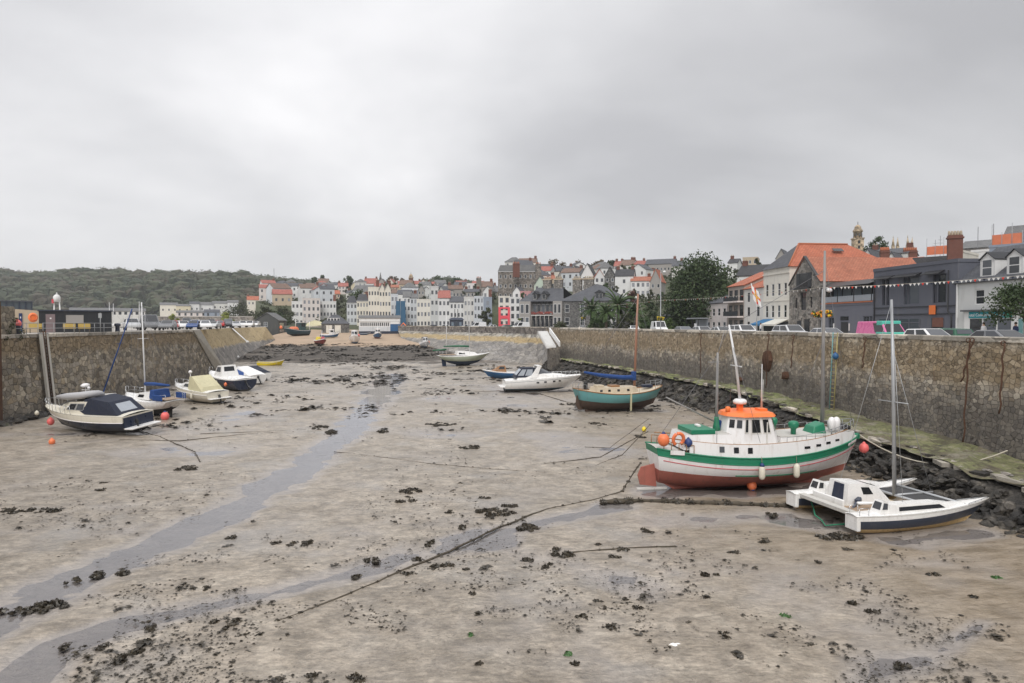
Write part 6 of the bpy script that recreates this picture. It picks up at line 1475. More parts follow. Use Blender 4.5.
p=AT(400.7,328,242);t=thing('scaffold','tall scaffold wrapped in blue sheeting on the waterfront','scaffold',p,(0,0,-bearing(400)));hs=27*242/FPX
mb=MB();mb.bx(-1.9,1.9,0,2.5,0,hs,'blue_sheet',top=(.3,.1));mb.build('sheeting',t)
for x in(-2.0,0,2.0):mb=MB();mb.tube([(x,-.1,-1),(x,-.1,hs+1)],.05,'galv',4);mb.build('pole',t)
px_house('grey stone boathouse with slate roof, two white doors and white dormer',322,349,323.5,334,226,'granite_dark','slate','hip',314.5,0,1,d=8,name='boathouse',group=None,cat='boathouse')
t=[o for o in COL.objects if o.name=='boathouse'][0]
for x in(-3.0,-.2):mb=MB();mb.bx(x,x+1.9,-.08,-.01,0,2.9,'wall_ivory');mb.build('door',t)
mb=MB();mb.bx(-2.6,1.4,1.2,2.4,4.2,5.3,'wall_white');d_=mb.build('dormer',t);[win(d_,[(-2.4+k,1.2,4.35),(-1.7+k,1.2,4.35),(-1.7+k,1.2,5.15),(-2.4+k,1.2,5.15)],0,1,0,1,'window_glass') for k in(0,1,2,3)]
px_house('long low building with white upper windows and deep blue lower wall by the beach',359.5,400,318,334.5,222,'wall_white','slate_pale','gable',315.5,0,1,d=6,name='harbour_building',group=None,cat='building')
t=[o for o in COL.objects if o.name=='harbour_building'][0];w_=40.5*222/FPX;h_=16.5*222/FPX
for k in range(15):mb=MB();x=-w_/2+.5+k*.62;mb.bx(x,x+.34,-.06,-.01,h_*.52,h_*.72,'boat_glass');mb.build('window',t)
for x0,x1,z0,z1,m_,nm in((-w_/2-.05,w_/2+.05,-.5,h_*.2,'hull_navy','plinth'),(-w_/2-.03,w_/2-3.2,h_*.2,h_*.45,'wall_bluewhite','lower_panel'),(w_/2-3.2,w_/2+.04,h_*.2,h_*.62,'boat_blue','end_panel'),(-w_/2,w_/2,h_*.78,h_*.86,'sash_white','fascia'),(w_/2-3.0,w_/2-.3,h_*.64,h_*.76,'lettering_white','sign')):mb=MB();mb.bx(x0,x1,-.16,-.01,z0,z1,m_);mb.build(nm,t)
p=AT(267,333.4,222);sh=house('dark grey boarded shed with one white window and mossy roof at the slip',p,-bearing(267)-R(16),7.4,10,4.3,'shed_grey','slate_pale','gable_front',2.4,[(3.3,2.2,1.2,1.5)],name='shed',cat='shed',found=1.5,style=('sash_white',(1,1),True),oh=.3)
mb=MB();mb.bx(3.71,3.75,1.0,6,0,3.4,'boat_glass');mb.build('doorway',sh)
p=AT(281,327.5,221);buoy(p,'buoy_orange','orange buoy hung beside the dark grey shed',.5,'buoy_orange')
# ---------- hillside houses: left px, right px, eave, base, distance, wall, roof, type, ridge, windows, floors
HS=[
 ('orange roofed cream house low on the left slope',248,261.5,300,306,420,'cream','pantile','gable',296,4,1),
 ('white flat fronted house on the left slope',263,271,302,309,410,'white','slate_pale','hip',299.5,3,2),
 ('cream gabled cottage above the left hand trees',264,270,307,313,380,'yellow_render','slate','gable_front',303,1,1),
 ('grey gabled white house in the middle of the left slope',277,284,302,310,400,'white','slate_pale','gable_front',297,2,2),
 ('white terrace house with slate roof above the dark palms',284,292,301,311,395,'bluewhite','slate_pale','gable',298,3,2),
 ('house with red painted end wall on the left slope',290,296.5,297,305,380,'pink','slate','gable',293.5,2,1),
 ('tall white tower like house on the left slope',296.5,301,291,304,370,'white','slate','flat',None,1,3),
 ('orange roofed cream house behind the seafront hotel',303,319,296.5,300,330,'cream','pantile','gable',294,4,1),
 ('pale blue gabled house high on the left slope',310,319,291,297,430,'bluewhite','slate','gable_front',285.5,2,1),
 ('brown stone house left of the pointed dark trees',319,325,287,297,440,'buff','tile_brown','gable',284,2,2),
 ('white house with small red roof high on the slope',326,333,288,295,430,'white','tile_red','gable',285,2,2),
 ('white house with dark windows under the skyline',324,332,293,302,360,'white','slate','flat',None,3,2),
 ('orange roofed buff house above the harbour hotel',331,340,294,303,350,'buff','pantile','gable',290,3,2),
 ('pink roofed white house on the skyline',338.5,348,286.5,293,450,'pinkwhite','tile_red','gable',282.5,3,2),
 ('yellow gabled house on the skyline',351,360.5,286,293,450,'yellow_render','slate_pale','gable_front',280.5,2,1),
 ('white house below the yellow gabled one',346,356,293,300,400,'offwhite','slate','gable',290,3,1),
 ('white terrace with long red roof left of the spire',363.5,376,283.5,290,470,'white','tile_red','gable',278,5,1),
 ('small white house left of the red roofed terrace',333,339,285,290,470,'white','slate','gable',282,2,1),
 ('grey stone house under the pointed spire',377,386,283,290,430,'stonegrey','slate','gable_front',278.5,2,1),
 ('cream gabled house right of the spire',387,394,283,290,440,'cream','tile_red','gable_front',278.5,2,1),
 ('second cream gabled house right of the spire with pantiles',394,400,284,290,440,'pinkwhite','pantile','gable_front',280,1,1),
 ('long red roofed terrace below the clock tower',389,411,287.5,291,400,'buff','pantile_old','gable',284.5,7,1),
 ('red roofed house right of the clock tower',413,420,284,290,420,'pinkwhite','tile_red','gable',280.5,2,1),
 ('cream house with red roof on the right skyline',419.5,427,283,289,430,'cream','tile_red','gable_front',279.5,2,1),
 ('pinkish house with red roof beside the wooded hilltop',426.5,433,285,291,420,'pinkwhite','tile_red','gable',281.5,2,1),
 ('dark glass fronted block with flat slate roof',393,418,291,300,330,'greyblue','slate_dark','flat',None,8,1),
 ('stone gabled warehouse right of the dark glass block',418,424.5,290,302,320,'stonegrey','slate','gable_front',285,2,2),
 ('tall grey house with pink chimney box',429,437,287,302,300,'palegrey','tile_red','flat',None,2,3),
 ('brown roofed grey building behind the long white one',449,463,289,299,300,'stonegrey','tile_brown','gable',284.5,4,1),
 ('white flat roofed house on the skyline left of the chimney',467,476,284,290,330,'white','slate_pale','flat',None,2,1),
 ('low grey house with slate roof above the blue grey terrace',463,478,292,298,290,'stonegrey','slate','gable',288.5,4,1),
 ('brown roofed stone house with tall chimney',478,492,287,299,300,'stonegrey','tile_brown','gable',281,4,1),
 ('white gabled house in front of the brown chimney house',483,492,291,299,270,'white','slate_pale','gable_front',286,2,1),
 ('tall dark stone mansion block with mansard roof and dormers',498,538,271.5,300,262,'X','slate_pale','mansard',265,8,3),
 ('small white gabled house in front of the dark stone mansion',512.5,521,292,300,240,'white','slate','gable_front',286.5,1,1),
 ('dark maroon shop block below the stone mansion',520,531,292,300,238,'pink','slate','flat',None,3,1),
 ('pale green gabled house left of the granite hotel',534,546,285,299,245,'green_render','slate','gable_front',276,2,2),
 ('buff house with orange roof above the granite hotel',546,555,279,290,270,'buff','pantile_old','gable',274.5,2,1),
 ('slim house with red chimney on the skyline',559,566,274,286,290,'stonegrey','slate','gable_front',268,1,2),
 ('buff pointed gable house on the skyline',570,579,277,290,280,'buff','slate','gable_front',265.5,2,1),
 ('tall white gabled house with slate roof above the hotel chimneys',581,593.5,275,291,262,'white','slate_dark','gable_front',263.5,2,2),
 ('white gabled house with orange roof right of the tall white gable',594.5,604.5,277,291,255,'white','pantile','gable_front',269,2,2),
 ('dark rubble stone gabled house between two white houses',604.5,615,276,292,250,'Y','slate_dark','gable_front',267,2,2),
 ('broad white house with dark slate roof above the palms',615,633,276,296,248,'white','slate_dark','gable',268.5,1,2),
 ('white house with row of small black windows above the palms',631,650,281,297,244,'white','pantile_old','gable',276,4,2),
 ('grey gabled house with orange pantile roof behind the lamp post',650,661,281,300,240,'stonegrey','pantile','gable_front',269,2,2),
 ('white house with small red roof on the skyline above the palms',614,622,266,271,330,'white','tile_red','gable',260.5,2,1),
 ('dark slate roofed house with brick chimney on the skyline',622,632,264,272,330,'cream','slate','gable',259,2,1),
 ('long red roofed terrace on the skyline',632,646,264.5,271,325,'cream','tile_red','gable',260,4,1),
 ('long dark slate terrace with many chimneys on the skyline',645,674,264,273,320,'stonegrey','slate','gable',258.5,8,1),
 ('orange roofed row under the long dark terrace',634,652,275,281,300,'buff','pantile_old','gable',270,5,1),
 ('grey slate house on the skyline left of the big tree',672,682,266,276,300,'offwhite','slate','gable',260,2,1),
 ('white house on the skyline just right of the big tree',728,737,263,276,240,'white','slate_dark','gable',258,2,1),
 ('long white house with broad dark slate roof and skylight',737,784,275,284,150,'white','slate_dark','gable',263.5,0,1),
 ('low orange pantiled building below the long white house',733,766,291,303,135,'stonegrey','pantile_old','gable',281.5,0,1),
 ('buff flat roofed house on the skyline behind the slate roof',743,757,258,266,260,'buff','slate_pale','flat',None,3,1),
 ('dark gabled house with brick chimney left of the orange hipped roof',776,786,258,268,230,'stonegrey','slate','gable_front',249,1,1),
 ('small white gabled house left of the brick chimney',854,861,259,266,150,'white','slate','gable_front',250,1,1),
 ('twin white gabled house right of the church tower tree',862,873,259,268,148,'white','slate','gable_front',248.5,1,1),
 ('white gabled house right of the terracotta chimney stack',887,896,260,268,145,'white','slate','gable_front',252,1,1),
 ('slate roofed house behind the white gables',868,905,254,266,152,'offwhite','slate','gable',247.5,0,1),
 ('house with orange pantile roof above the pub',880,914,266,276,120,'offwhite','pantile','gable',257,0,1),
 ('dark slate mansard house with white attic windows',911,950,266,276,105,'offwhite','slate_dark','mansard',256.5,4,1),
 ('buff house with tall brick chimney behind the grey building',950,962,253,276,100,'cream','slate','flat',None,0,1),
 ('grey house with dark slate roof behind the scaffold poles',961,990,248,276,112,'stonegrey','slate_pale','gable',239,0,1),
 ('white stepped house right of the big brick chimney',972,988,252,280,106,'white','slate_pale','flat',None,0,1),
 ('white gabled house with orange safety netting at top right',1003,1040,246,276,100,'white','slate_pale','gable',223,0,1),
 ('dark blue flat roofed block under the white gabled house',993,1040,246,270,92,'greyblue','slate_dark','flat',None,0,1)]
rr=random.Random(11)
for(lb,x0,x1,ye,yb,D,wm,rm,rf,yr,n,fl) in HS:
 wmat={'X':'brown_rubble','Y':'granite_dark'}.get(wm,'wall_'+wm)
 ch={0:(1,),1:(-1,),2:(1,-1)}[rr.randrange(3)] if rf in('gable','mansard') and D>130 and wm!='X' else()
 px_house(lb,x0,x1,ye,yb,D,wmat,rm,rf,yr,n,fl,d=9 if D>130 else 8,turn=rr.uniform(-.25,.1) if D>200 else-.25,chim=ch,style=('sash_white' if wm in('X','Y','stonegrey','buff','greyblue') else 'sash_grey',(0,0),False),found=7)
WC=['white','white','white','offwhite','cream','pinkwhite','bluewhite','buff','palegrey'];RC=[('slate','slate'),('tile_red','red tiled'),('slate','slate'),('slate_pale','pale slate'),('tile_brown','brown tiled'),('slate_pale','pale slate')]
PAL=dict(white='white',offwhite='off white',cream='cream',pinkwhite='pale pink',bluewhite='pale blue',buff='buff',palegrey='pale grey')
near_of=[(h_[1],h_[2],h_[0]) for h_ in HS]
seen=set();made=0
for k in range(400):
 if made>=62:break
 px=rr.uniform(262,500) if made<44 else rr.uniform(500,680);f=rr.random()
 yb=291+14*f if px<500 else 272+16*f;D=460-170*f if px<500 else 340-70*f
 ww_=rr.uniform(5.5,9);hh_=rr.uniform(4,7);wpx=ww_*FPX/D;wc,(rm,rn)=rr.choice(WC),rr.choice(RC)
 if 340<px<350 and yb>288:continue
 rf=rr.choice(['gable','gable','gable_front','hip']);ye=yb-hh_*FPX/D;yr=ye-rr.uniform(1.8,2.8)*FPX/D
 best=min(HS,key=lambda h_:abs((h_[1]+h_[2])/2-px)+abs(h_[4]-yb))
 rel='above' if yb<best[4]-2 else 'below' if yb>best[4]+2 else('left of' if px<(best[1]+best[2])/2 else 'right of')
 lb=f'small {PAL[wc]} {rn} house {rel} the {best[0]}'.split()[:16];lb=' '.join(lb)
 while lb.split()[-1] in('the','of','with','and','a','in','on','right','left','under','its','above','below','beside','behind','end','small','dark','tall','between'):lb=' '.join(lb.split()[:-1])
 if lb in seen:continue
 seen.add(lb);made+=1
 px_house(lb,px-wpx/2,px+wpx/2,ye,yb,D,'wall_'+wc,rm,rf,yr,2 if ww_<7 else 3,1 if hh_<5 else 2,d=7,turn=rr.uniform(-.5,.5),chim=(1,) if rf=='gable' and rr.random()<.6 else(),style=('sash_grey',(0,0),False),found=9)
def stack(label,px0,px1,yt,yb,D,pots=5,mat='brick_red',pot='terracotta'):
 p=AT((px0+px1)/2,yb,D);w=(px1-px0)*D/FPX;h=(yb-yt)*D/FPX;t=thing('chimney_stack',label,'chimney',p,(0,0,-bearing((px0+px1)/2)+.2))
 mb=MB();mb.bx(-w/2,w/2,-.5,.5,-2,h,mat);mb.bx(-w/2-.12,w/2+.12,-.62,.62,h-.5,h-.25,mat);mb.build('stack',t)
 for k in range(pots):mb=MB();mb.lathe([(.16,0),(.2,.12),(.15,.6),(.12,.65)],pot,8,Matrix.Translation((-w/2+w*(k+.5)/pots,0,h)));mb.build('chimney_pot',t)
stack('big dark red brick chimney with pale pots above the grey building',948.5,961,235.5,254,99,5,'brick_red','pot_pale')
stack('wide red brick chimney with terracotta pots between white gables',880.5,888.5,250.5,262,140,6)
stack('low red brick chimney row right of the white gables',904,916,250.5,258,150,7)
stack('dark red brick chimney on the left of the stone mansion roof',513,519.5,263.5,272,258,4)
stack('brown brick chimney at the right end of the stone mansion',535.5,541,264,280,258,3,'brown_rubble')
stack('brown chimney standing tall behind the blue grey terrace',476.5,481,278,287,300,3,'brown_rubble')
def tower(label,px,yt,yb,wpx,D,mat,kind,cat):
 p=AT(px,yb,D);s=D/FPX;w=wpx*s;h=(yb-yt)*s;t=thing('church_spire' if kind!='dome' else 'church_tower',label,cat,p,(0,0,-bearing(px)+.3))
 mb=MB()
 if kind=='dome':
  mb.bx(-w/2,w/2,-w/2,w/2,-4,h*.45,mat);mb.bx(-w*.56,w*.56,-w*.56,w*.56,h*.42,h*.46,mat);mb.build('shaft',t)
  mb=MB();mb.lathe([(w*.46,h*.46),(w*.46,h*.66),(w*.54,h*.67),(w*.54,h*.70),(w*.40,h*.76),(w*.34,h*.80),(w*.36,h*.82),(w*.18,h*.88),(w*.06,h*.90)],mat,10);b=mb.build('belfry',t)
  mb=MB();mb.tube([(0,0,h*.9),(0,0,h)],w*.03,'black_trim',5);mb.build('finial',b)
  for k in range(5):mb=MB();a=-R(90)+k*R(36)-R(72);mb.cb((w*.47*math.cos(a),w*.47*math.sin(a),h*.56),(w*.10,.06,h*.09),'lead',(0,0,a+R(90)));mb.build('louvre',b)
  for z in(.1,.27):mb=MB();mb.bx(-w*.12,w*.12,-w/2-.05,-w/2+.02,h*z,h*(z+.1),'black_trim');mb.build('window',t)
 else:
  mb.bx(-w/2,w/2,-w/2,w/2,-4,h*.4,mat);mb.build('shaft',t);mb=MB();mb.lathe([(w*.55,h*.4),(w*.3,h*.68),(w*.03,h)],mat,8);mb.build('spire',t)
tower('tan stone church tower with octagonal belfry on the right skyline',857.5,222,252,9,260,'church_stone','dome','church tower')
tower('brown clock tower with small dome on the hill above the harbour head',411,272,291,5,420,'church_stone','dome','church tower')
tower('thin dark church spire on the hill above the cream hotel',380.5,272,288,3.2,470,'granite_dark','spire','church spire')
for k,(px,yt,d_) in enumerate(((893,236,'leftmost'),(897.5,237,'second from left'),(907.5,235,'third from left'),(912,237,'rightmost'))):tower(f'pointed stone church pinnacle on the right skyline, {d_} of four',px,yt,252,2.6,260,'church_stone','spire','church spire')
for px0,px1,yt,yb,D,lb in((994,1020,234,247,96,'scaffold with bright orange netting in front of the white gable at top right'),(928,951,246,256,120,'scaffold with orange netting left of the big brick chimney')):
 p=AT((px0+px1)/2,yb,D);s=D/FPX;w=(px1-px0)*s;h=(yb-yt)*s;t=thing('scaffold',lb,'scaffold',p,(0,0,-bearing(px0)-.35))
 mb=MB();mb.bx(-w/2,w/2,-.03,.0,.3,h,'orange_net');mb.build('netting',t)
 for k in range(4):mb=MB();x=-w/2+w*k/3;mb.tube([(x,-.1,-2),(x,-.1,h+(1.5 if k in(0,2) else.3))],.04,'galv',4);mb.build('pole',t)
for px,yt,D in((940,236,150),(948,240,130),(977.5,227,108),(993,224,105),(935,240,150)):
 p=AT(px,262,D);t=thing('roof_aerial',{940:'tall roof aerial with cross arms left of the brick chimney',948:'thin roof pole just left of the brick chimney',977.5:'thin scaffold pole rising above the grey slate roof',993:'thick dark scaffold pole at the edge of the orange netting',935:'short roof aerial above the dark mansard'}[px],'aerial',p)
 h=(262-yt)*D/FPX;mb=MB();mb.tube([(0,0,-3),(0,0,h)],.05,'alloy_dark',5);
 if px in(940,935):[mb.bx(-.9+.2*k,.9-.2*k,-.02,.02,h*(.6+.12*k),h*(.6+.12*k)+.05,'alloy_dark') for k in range(3)]
 mb.build('pole',t)
# ---------- hill under the town and the wooded headland
def idw(X,Y):
 P=np.array(BASES);num=np.zeros_like(X);den=np.zeros_like(X)
 for x,y,z in P:wgt=1/((X-x)**2+(Y-y)**2+60)**1.5;num+=wgt*(z-.4);den+=wgt
 return num/den
def polar(px0,px1,nx,D0,D1,nd):
 PX=np.linspace(px0,px1,nx);DD=np.linspace(D0,D1,nd);A=np.arctan((PX-512)/FPX)+YAW;C=np.cos(A-YAW)
 return(DD[:,None]/C*np.sin(A)),(DD[:,None]/C*np.cos(A)),PX,DD
for px in range(180,1100,40):BASES.append((AT(px,330,236 if px<560 else 215 if px<640 else 150 if px<735 else 105)[0],AT(px,330,236 if px<560 else 215 if px<640 else 150 if px<735 else 105)[1]+0,5.6))
X,Y,PX,DD=polar(256,1150,130,84,620,90)
Z=idw(X,Y);dist=DD[:,None]+0*PX[None,:]
edge=np.interp(PX,[150,268,560,640,735,760,1150],[236,236,250,225,152,138,112])[None,:]
Z=np.where(dist<edge,np.minimum(Z,4.2),Z);Z-=np.clip((edge+4-dist)/4,0,1)*3
Z=np.where((dist<edge-6),-6,Z)
struct(grid_mesh('hill',X,Y,Z,'hillside'),'built up hillside rising behind the waterfront')
def skyline(px):return np.interp(px,[-700,-200,0,50,100,150,200,240,262,300,325,350,400,430,445,460,480,500,560],[268,266,268.5,270,269,270,271.5,271.5,275,278.5,281,287,292,278,276,278.5,284,292,292])
X,Y,PX,DD=polar(-700,560,190,470,1250,40)
zr=CAMZ+(323.5-skyline(PX))*850/FPX-14
f=np.clip((DD-500)/330,0,1)[:,None];f=f*f*(3-2*f)*.45+.55*f
Z=5+(zr[None,:]-5)*f;Z=Z+(fbm(X/60,Y/60,4,2)-.5)*9*f;Z=np.where(DD[:,None]>870,Z-(DD[:,None]-870)*.05,Z)
struct(grid_mesh('headland',X,Y,Z,'hillside'),'wooded headland across the bay')
from mathutils.bvhtree import BVHTree
def hill_z(objname):
 o=bpy.data.objects[objname];me=o.data;return BVHTree.FromPolygons([v.co for v in me.vertices],[list(p.vertices) for p in me.polygons])
HZ,TZ=hill_z('headland'),hill_z('hill')
def zat(bv,x,y):
 h=bv.ray_cast(Vector((x,y,400)),Vector((0,0,-1)));return h[0].z if h[0] else 0.0
# ================================================================== vegetation
def leaves(blobs,n,size,rng,shell=(.55,1.05),flat=.9,twig=None):
 """leaf quads scattered through clumps (numpy arrays of verts/faces)"""
 vol=np.array([b[3]**2 for b in blobs]);idx=rng.choice(len(blobs),n,p=vol/vol.sum());B=np.array([b[:4] for b in blobs])[idx]
 d=rng.normal(size=(n,3));d/=np.linalg.norm(d,axis=1)[:,None];d[:,2]*=flat
 c=B[:,:3]+d*(B[:,3]*rng.uniform(*shell,n))[:,None]
 nr=d+rng.normal(size=(n,3))*.7+np.array([0,0,.35]);nr/=np.linalg.norm(nr,axis=1)[:,None]
 a=np.cross(nr,rng.normal(size=(n,3)));a/=np.linalg.norm(a,axis=1)[:,None];b=np.cross(nr,a);s=(size*rng.uniform(.6,1.35,n))[:,None]
 V=np.stack([c-a*s*.5,c-b*s*.32,c+a*s*.55,c+b*s*.32],1).reshape(-1,3)
 return V
def quads_obj(name,V,mat,parent=None,extra=None):
 n=len(V)//4;me=bpy.data.meshes.new(name);me.vertices.add(len(V));me.vertices.foreach_set('co',V.ravel().astype('f4'))
 me.loops.add(len(V));me.loops.foreach_set('vertex_index',np.arange(len(V)));me.polygons.add(n);me.polygons.foreach_set('loop_start',np.arange(0,len(V),4));me.update(calc_edges=True);me.materials.append(MATS[mat])
 o=bpy.data.objects.new(name,me);COL.objects.link(o);o.parent=parent;return o
TN=0
def tree(label,base,H,W,leaf_mat,n=1800,size=.45,blobs=16,trunk=.3,low=.3,name='tree',group=None,shape=1.0,lean=(0,0),clear=.5):
 global TN;TN+=1;rng=np.random.default_rng(TN*7+1);r_=random.Random(TN)
 t=thing(name,label,'tree' if name!='shrub' else 'shrub',base,(0,0,0),group);bl=[]
 for k in range(blobs):
  u=r_.uniform(-1,1);f=r_.uniform(0,6.283);zz=low+(1-low)*(k+.5)/blobs;pr=math.sin(math.pi*min(1,max(.06,(zz-low)/(1-low)*.86+.14)))**.55
  rad=W/2*pr*shape*math.sqrt(r_.uniform(.05,1));br=W*r_.uniform(.13,.22)
  bl.append((rad*math.cos(f)*.82+lean[0]*zz,rad*math.sin(f)*.82+lean[1]*zz,H*zz-br*.5,br))
 mb=MB();top=H*(low+.45*(1-low));mb.tube([(0,0,-1),(lean[0]*.2,lean[1]*.2,H*low*.6),(lean[0]*.4,lean[1]*.4,top)],[trunk,trunk*.75,trunk*.3],'bark',7)
 for b in bl[::2]:z0=H*low*.7;mb.tube([(lean[0]*.2,0,z0),(b[0]*.5,b[1]*.5,(z0+b[2])/2+.3),(b[0],b[1],b[2])],[trunk*.4,trunk*.25,trunk*.08],'bark',5)
 mb.build('trunk',t);quads_obj('crown',leaves(bl,n,size,rng,(.25,1.05)),leaf_mat,t);return t
def px_tree(label,px,yt,yb,wpx,D,mat,n=900,size=None,**k):
 p=AT(px,yb,D);s=D/FPX;
 return tree(label,(p.x,p.y,p.z),(yb-yt)*s,wpx*s,mat,n,size or max(.3,2.0*s),trunk=max(.12,wpx*s*.025),**k)
px_tree('big broad dark green tree spreading above the parapet in the middle of the quay',701,256,331,84,138,'leaf_oak',15000,.55,blobs=60,low=.14)
p=AT(1026,333,56);tree('small leafy street tree in front of the pale grey shop',(p.x,p.y,ROADZ),5.1,5.8,'leaf_oak',3400,.24,20,.12,.55,lean=(-.3,.2))
for a in[('round dark tree just right of the dark grey shed',282,307,331,20,300,'leaf_oak','tree'),('wide olive green tree behind the left car park',243,303,324,42,330,'leaf_olive','tree'),('pointed dark conifer left of the seafront hotel',298,305,328,12,285,'leaf_oak','conifer_tree'),('dark tree behind the dark grey shed roof',264,303,324,24,330,'leaf_oak','tree'),
 ('large dark tree between the white hotel and the cream hotel',360,289,312,32,300,'leaf_oak','tree'),('brownish tree left of the large dark tree',337,299,312,14,300,'leaf_olive','tree'),('round tree on the skyline left of the yellow gabled house',348,276,288,14,500,'leaf_oak','tree'),('dark trees on the skyline at the left end of the town',313,277,290,18,520,'leaf_oak','tree'),('taller dark tree on the skyline above the pale blue house',322,275,288,10,520,'leaf_oak','tree'),
 ('brown tree on the skyline right of the spire',392,276.5,284,15,520,'leaf_brown','tree'),('brown tree on the skyline left of the clock tower',402,278.5,286,12,520,'leaf_brown','tree'),('bushy green tree left of the coral fronted house',487,307,328,18,214,'leaf_olive','tree'),('dark green tree between the white house and the granite hotel',526,302,328,15,214,'leaf_olive','tree'),
 ('large brown tree on the skyline above the granite hotel',556,259,280,25,320,'leaf_brown','tree'),('second brown tree on the skyline right of the large brown one',577,261,278,22,325,'leaf_brown','tree'),('low brown tree on the skyline above the white gables',600,260.5,272,20,350,'leaf_brown','tree'),('low dark tree on the skyline behind the red roofs',613,260,272,16,350,'leaf_olive','tree'),
 ('reddish purple leaved tree above the palms',633,290,318,20,165,'leaf_red','tree'),('dense green tree just left of the tall lamp post',650,299,329,20,160,'leaf_oak','tree'),('lime green tree in the left car park',227,312,326,13,235,'leaf_lime','tree'),('small lime green shrub beyond the left car park',174,314,323,10,250,'leaf_lime','shrub'),
 ('dark tree beside the tan church tower',877,236,262,24,190,'leaf_oak','tree'),('dark tree left of the tan church tower',851,247,262,9,190,'leaf_oak','tree'),('light green shrub behind the white minibus',668,318,334,26,120,'leaf_light','shrub'),('low green shrub under the left side of the big tree',646,317,333,22,130,'leaf_palm','shrub'),('green hedge shrub in front of the granite hotel balcony',560,322,330,22,172,'leaf_olive','shrub'),('lime green shrub beside the granite hotel porch',592,322,330,9,165,'leaf_lime','shrub'),
 ('dark tree on the wooded rise behind the red roofs',440,276,292,22,560,'leaf_oak','tree'),('dark tree at the right of the wooded rise',455,277.5,293,20,560,'leaf_oak','tree'),('dark tree in front of the wooded rise',448,279,293,18,520,'leaf_olive','tree')]:
 lowv=.06 if a[7]=='shrub' or a[5]>280 else.14
 px_tree(*a[:7],n=int(420+a[4]*34),name=a[7],low=lowv,blobs=14 if a[4]>12 else 8,shape=.75 if a[7]=='conifer_tree' else 1)
r_=random.Random(5);done=set();PL=sorted(HS,key=lambda h_:h_[1]);
for i,h_ in enumerate(PL):
 if h_[5]<230:continue
 px_tree('green tree beside the '+' '.join(h_[0].split()[:11]).rsplit(' the',1)[0],h_[2]+.6,h_[4]-6-r_.uniform(0,2.5),h_[4]+2.5,r_.uniform(6,10),h_[5]-9,r_.choice(['leaf_oak','leaf_olive','leaf_olive','leaf_palm','leaf_brown']),n=260,low=.08,blobs=7,group='small trees among the hillside houses')
def palm(label,px,yt,yb,wpx,D,seed):
 p=AT(px,yb,D);s=D/FPX;H=(yb-yt)*s*.72;W=wpx*s*.62;r_=random.Random(seed);t=thing('palm_tree',label,'palm tree',p)
 mb=MB();mb.tube([(0,0,-1),(.05,0,H*.5),(0,0,H)],[.3,.24,.28],'palm_trunk',8);mb.build('trunk',t)
 V=[]
 for k in range(54):
  az=r_.uniform(0,6.283);el=r_.uniform(-.5,1.35);L=W*r_.uniform(.85,1.1);d=Vector((math.cos(az),math.sin(az),0));sd=Vector((-d.y,d.x,0));pr=Vector((0,0,H))
  vel=d*math.cos(el)+Vector((0,0,math.sin(el)))
  for q in range(7):
   nx=pr+vel*(L/7);vel=(vel-Vector((0,0,.20))).normalized();w=.34*(1-q/8)+.08
   for s_ in(-1,1):V+=[pr,pr+sd*s_*w-Vector((0,0,.16)),nx+sd*s_*w*.8-Vector((0,0,.18)),nx]
   pr=nx
 quads_obj('crown',np.array([tuple(v) for v in V]),'leaf_palm',t)
palm('palm tree beside the granite hotel porch',592,303,330,26,150,1);palm('broad palm tree between the hotel and the reddish tree',618,297,331,34,140,2);palm('smaller palm in front of the broad palm',606,306,332,22,135,3)
for px,yt,w_,D,m_,lb in((600,316,30,142,'leaf_palm','wide bushy green shrub under the palms'),(626,314,24,136,'leaf_olive','dark bushy shrub under the broad palm'),(690,312,40,150,'leaf_oak','dark undergrowth shrub below the big tree'),(275,311,32,252,'leaf_oak','dark bushy tree mass right of the shed'),(284,306,24,258,'leaf_olive','olive bushy mass above the big dark blue fishing boat'),(264,306,22,250,'leaf_olive','olive green bush in front of the orange roofed cream house'),(320,305,14,320,'leaf_oak','dark tree between the seafront hotel and the boathouse')):px_tree(lb,px,yt,331,w_,D,m_,n=1500,name='shrub',low=.05,blobs=18)
palm('palm below the reddish leaved tree',634,305,332,22,138,4)
rng=np.random.default_rng(9);r_=random.Random(9);VV=[];mbw=MB();vs0,fs0=rock_mesh(3,1);A_=np.array([tuple(v) for v in vs0]);Fs=np.array(fs0);nv=len(A_);allV=[];allF=[];lv_=[]
for k in range(3600):
 px=r_.uniform(-160,545);D=500+395*math.sqrt(r_.random());p=AT(px,300,D)
 if 130<px<262 and D<515:continue
 z=zat(HZ,p.x,p.y);s=r_.uniform(4.2,8.5);h=s*r_.uniform(.85,1.35)
 M3=np.array(Euler((0,0,r_.uniform(0,6))).to_matrix());allF.append(Fs+len(allV)*nv);allV.append((A_*np.array([s,s,h]))@M3.T+np.array([p.x,p.y,z+h*.75]))
 lv_.append(leaves([(p.x,p.y,z+h*.75,s)],30,2.2,rng,(.85,1.06)))
LV=np.concatenate(lv_);CV=np.concatenate(allV);CF=np.concatenate(allF)
me=bpy.data.meshes.new('wood');me.from_pydata(np.concatenate([CV,LV]).tolist(),[],CF.tolist()+(np.arange(len(LV)).reshape(-1,4)+len(CV)).tolist());me.materials.append(MATS['wood_canopy']);wo=bpy.data.objects.new('wood',me);COL.objects.link(wo)
tag(wo,'dense dark green autumn wood covering the far headland',kind='stuff')
bl=[]
for k in range(900):
 px=r_.uniform(258,735);D=r_.uniform(262,470) if px<640 else r_.uniform(212,330);p=AT(px,300,D);z=zat(TZ,p.x,p.y);bl.append((p.x,p.y,z+.5,r_.uniform(1.2,2.6)))
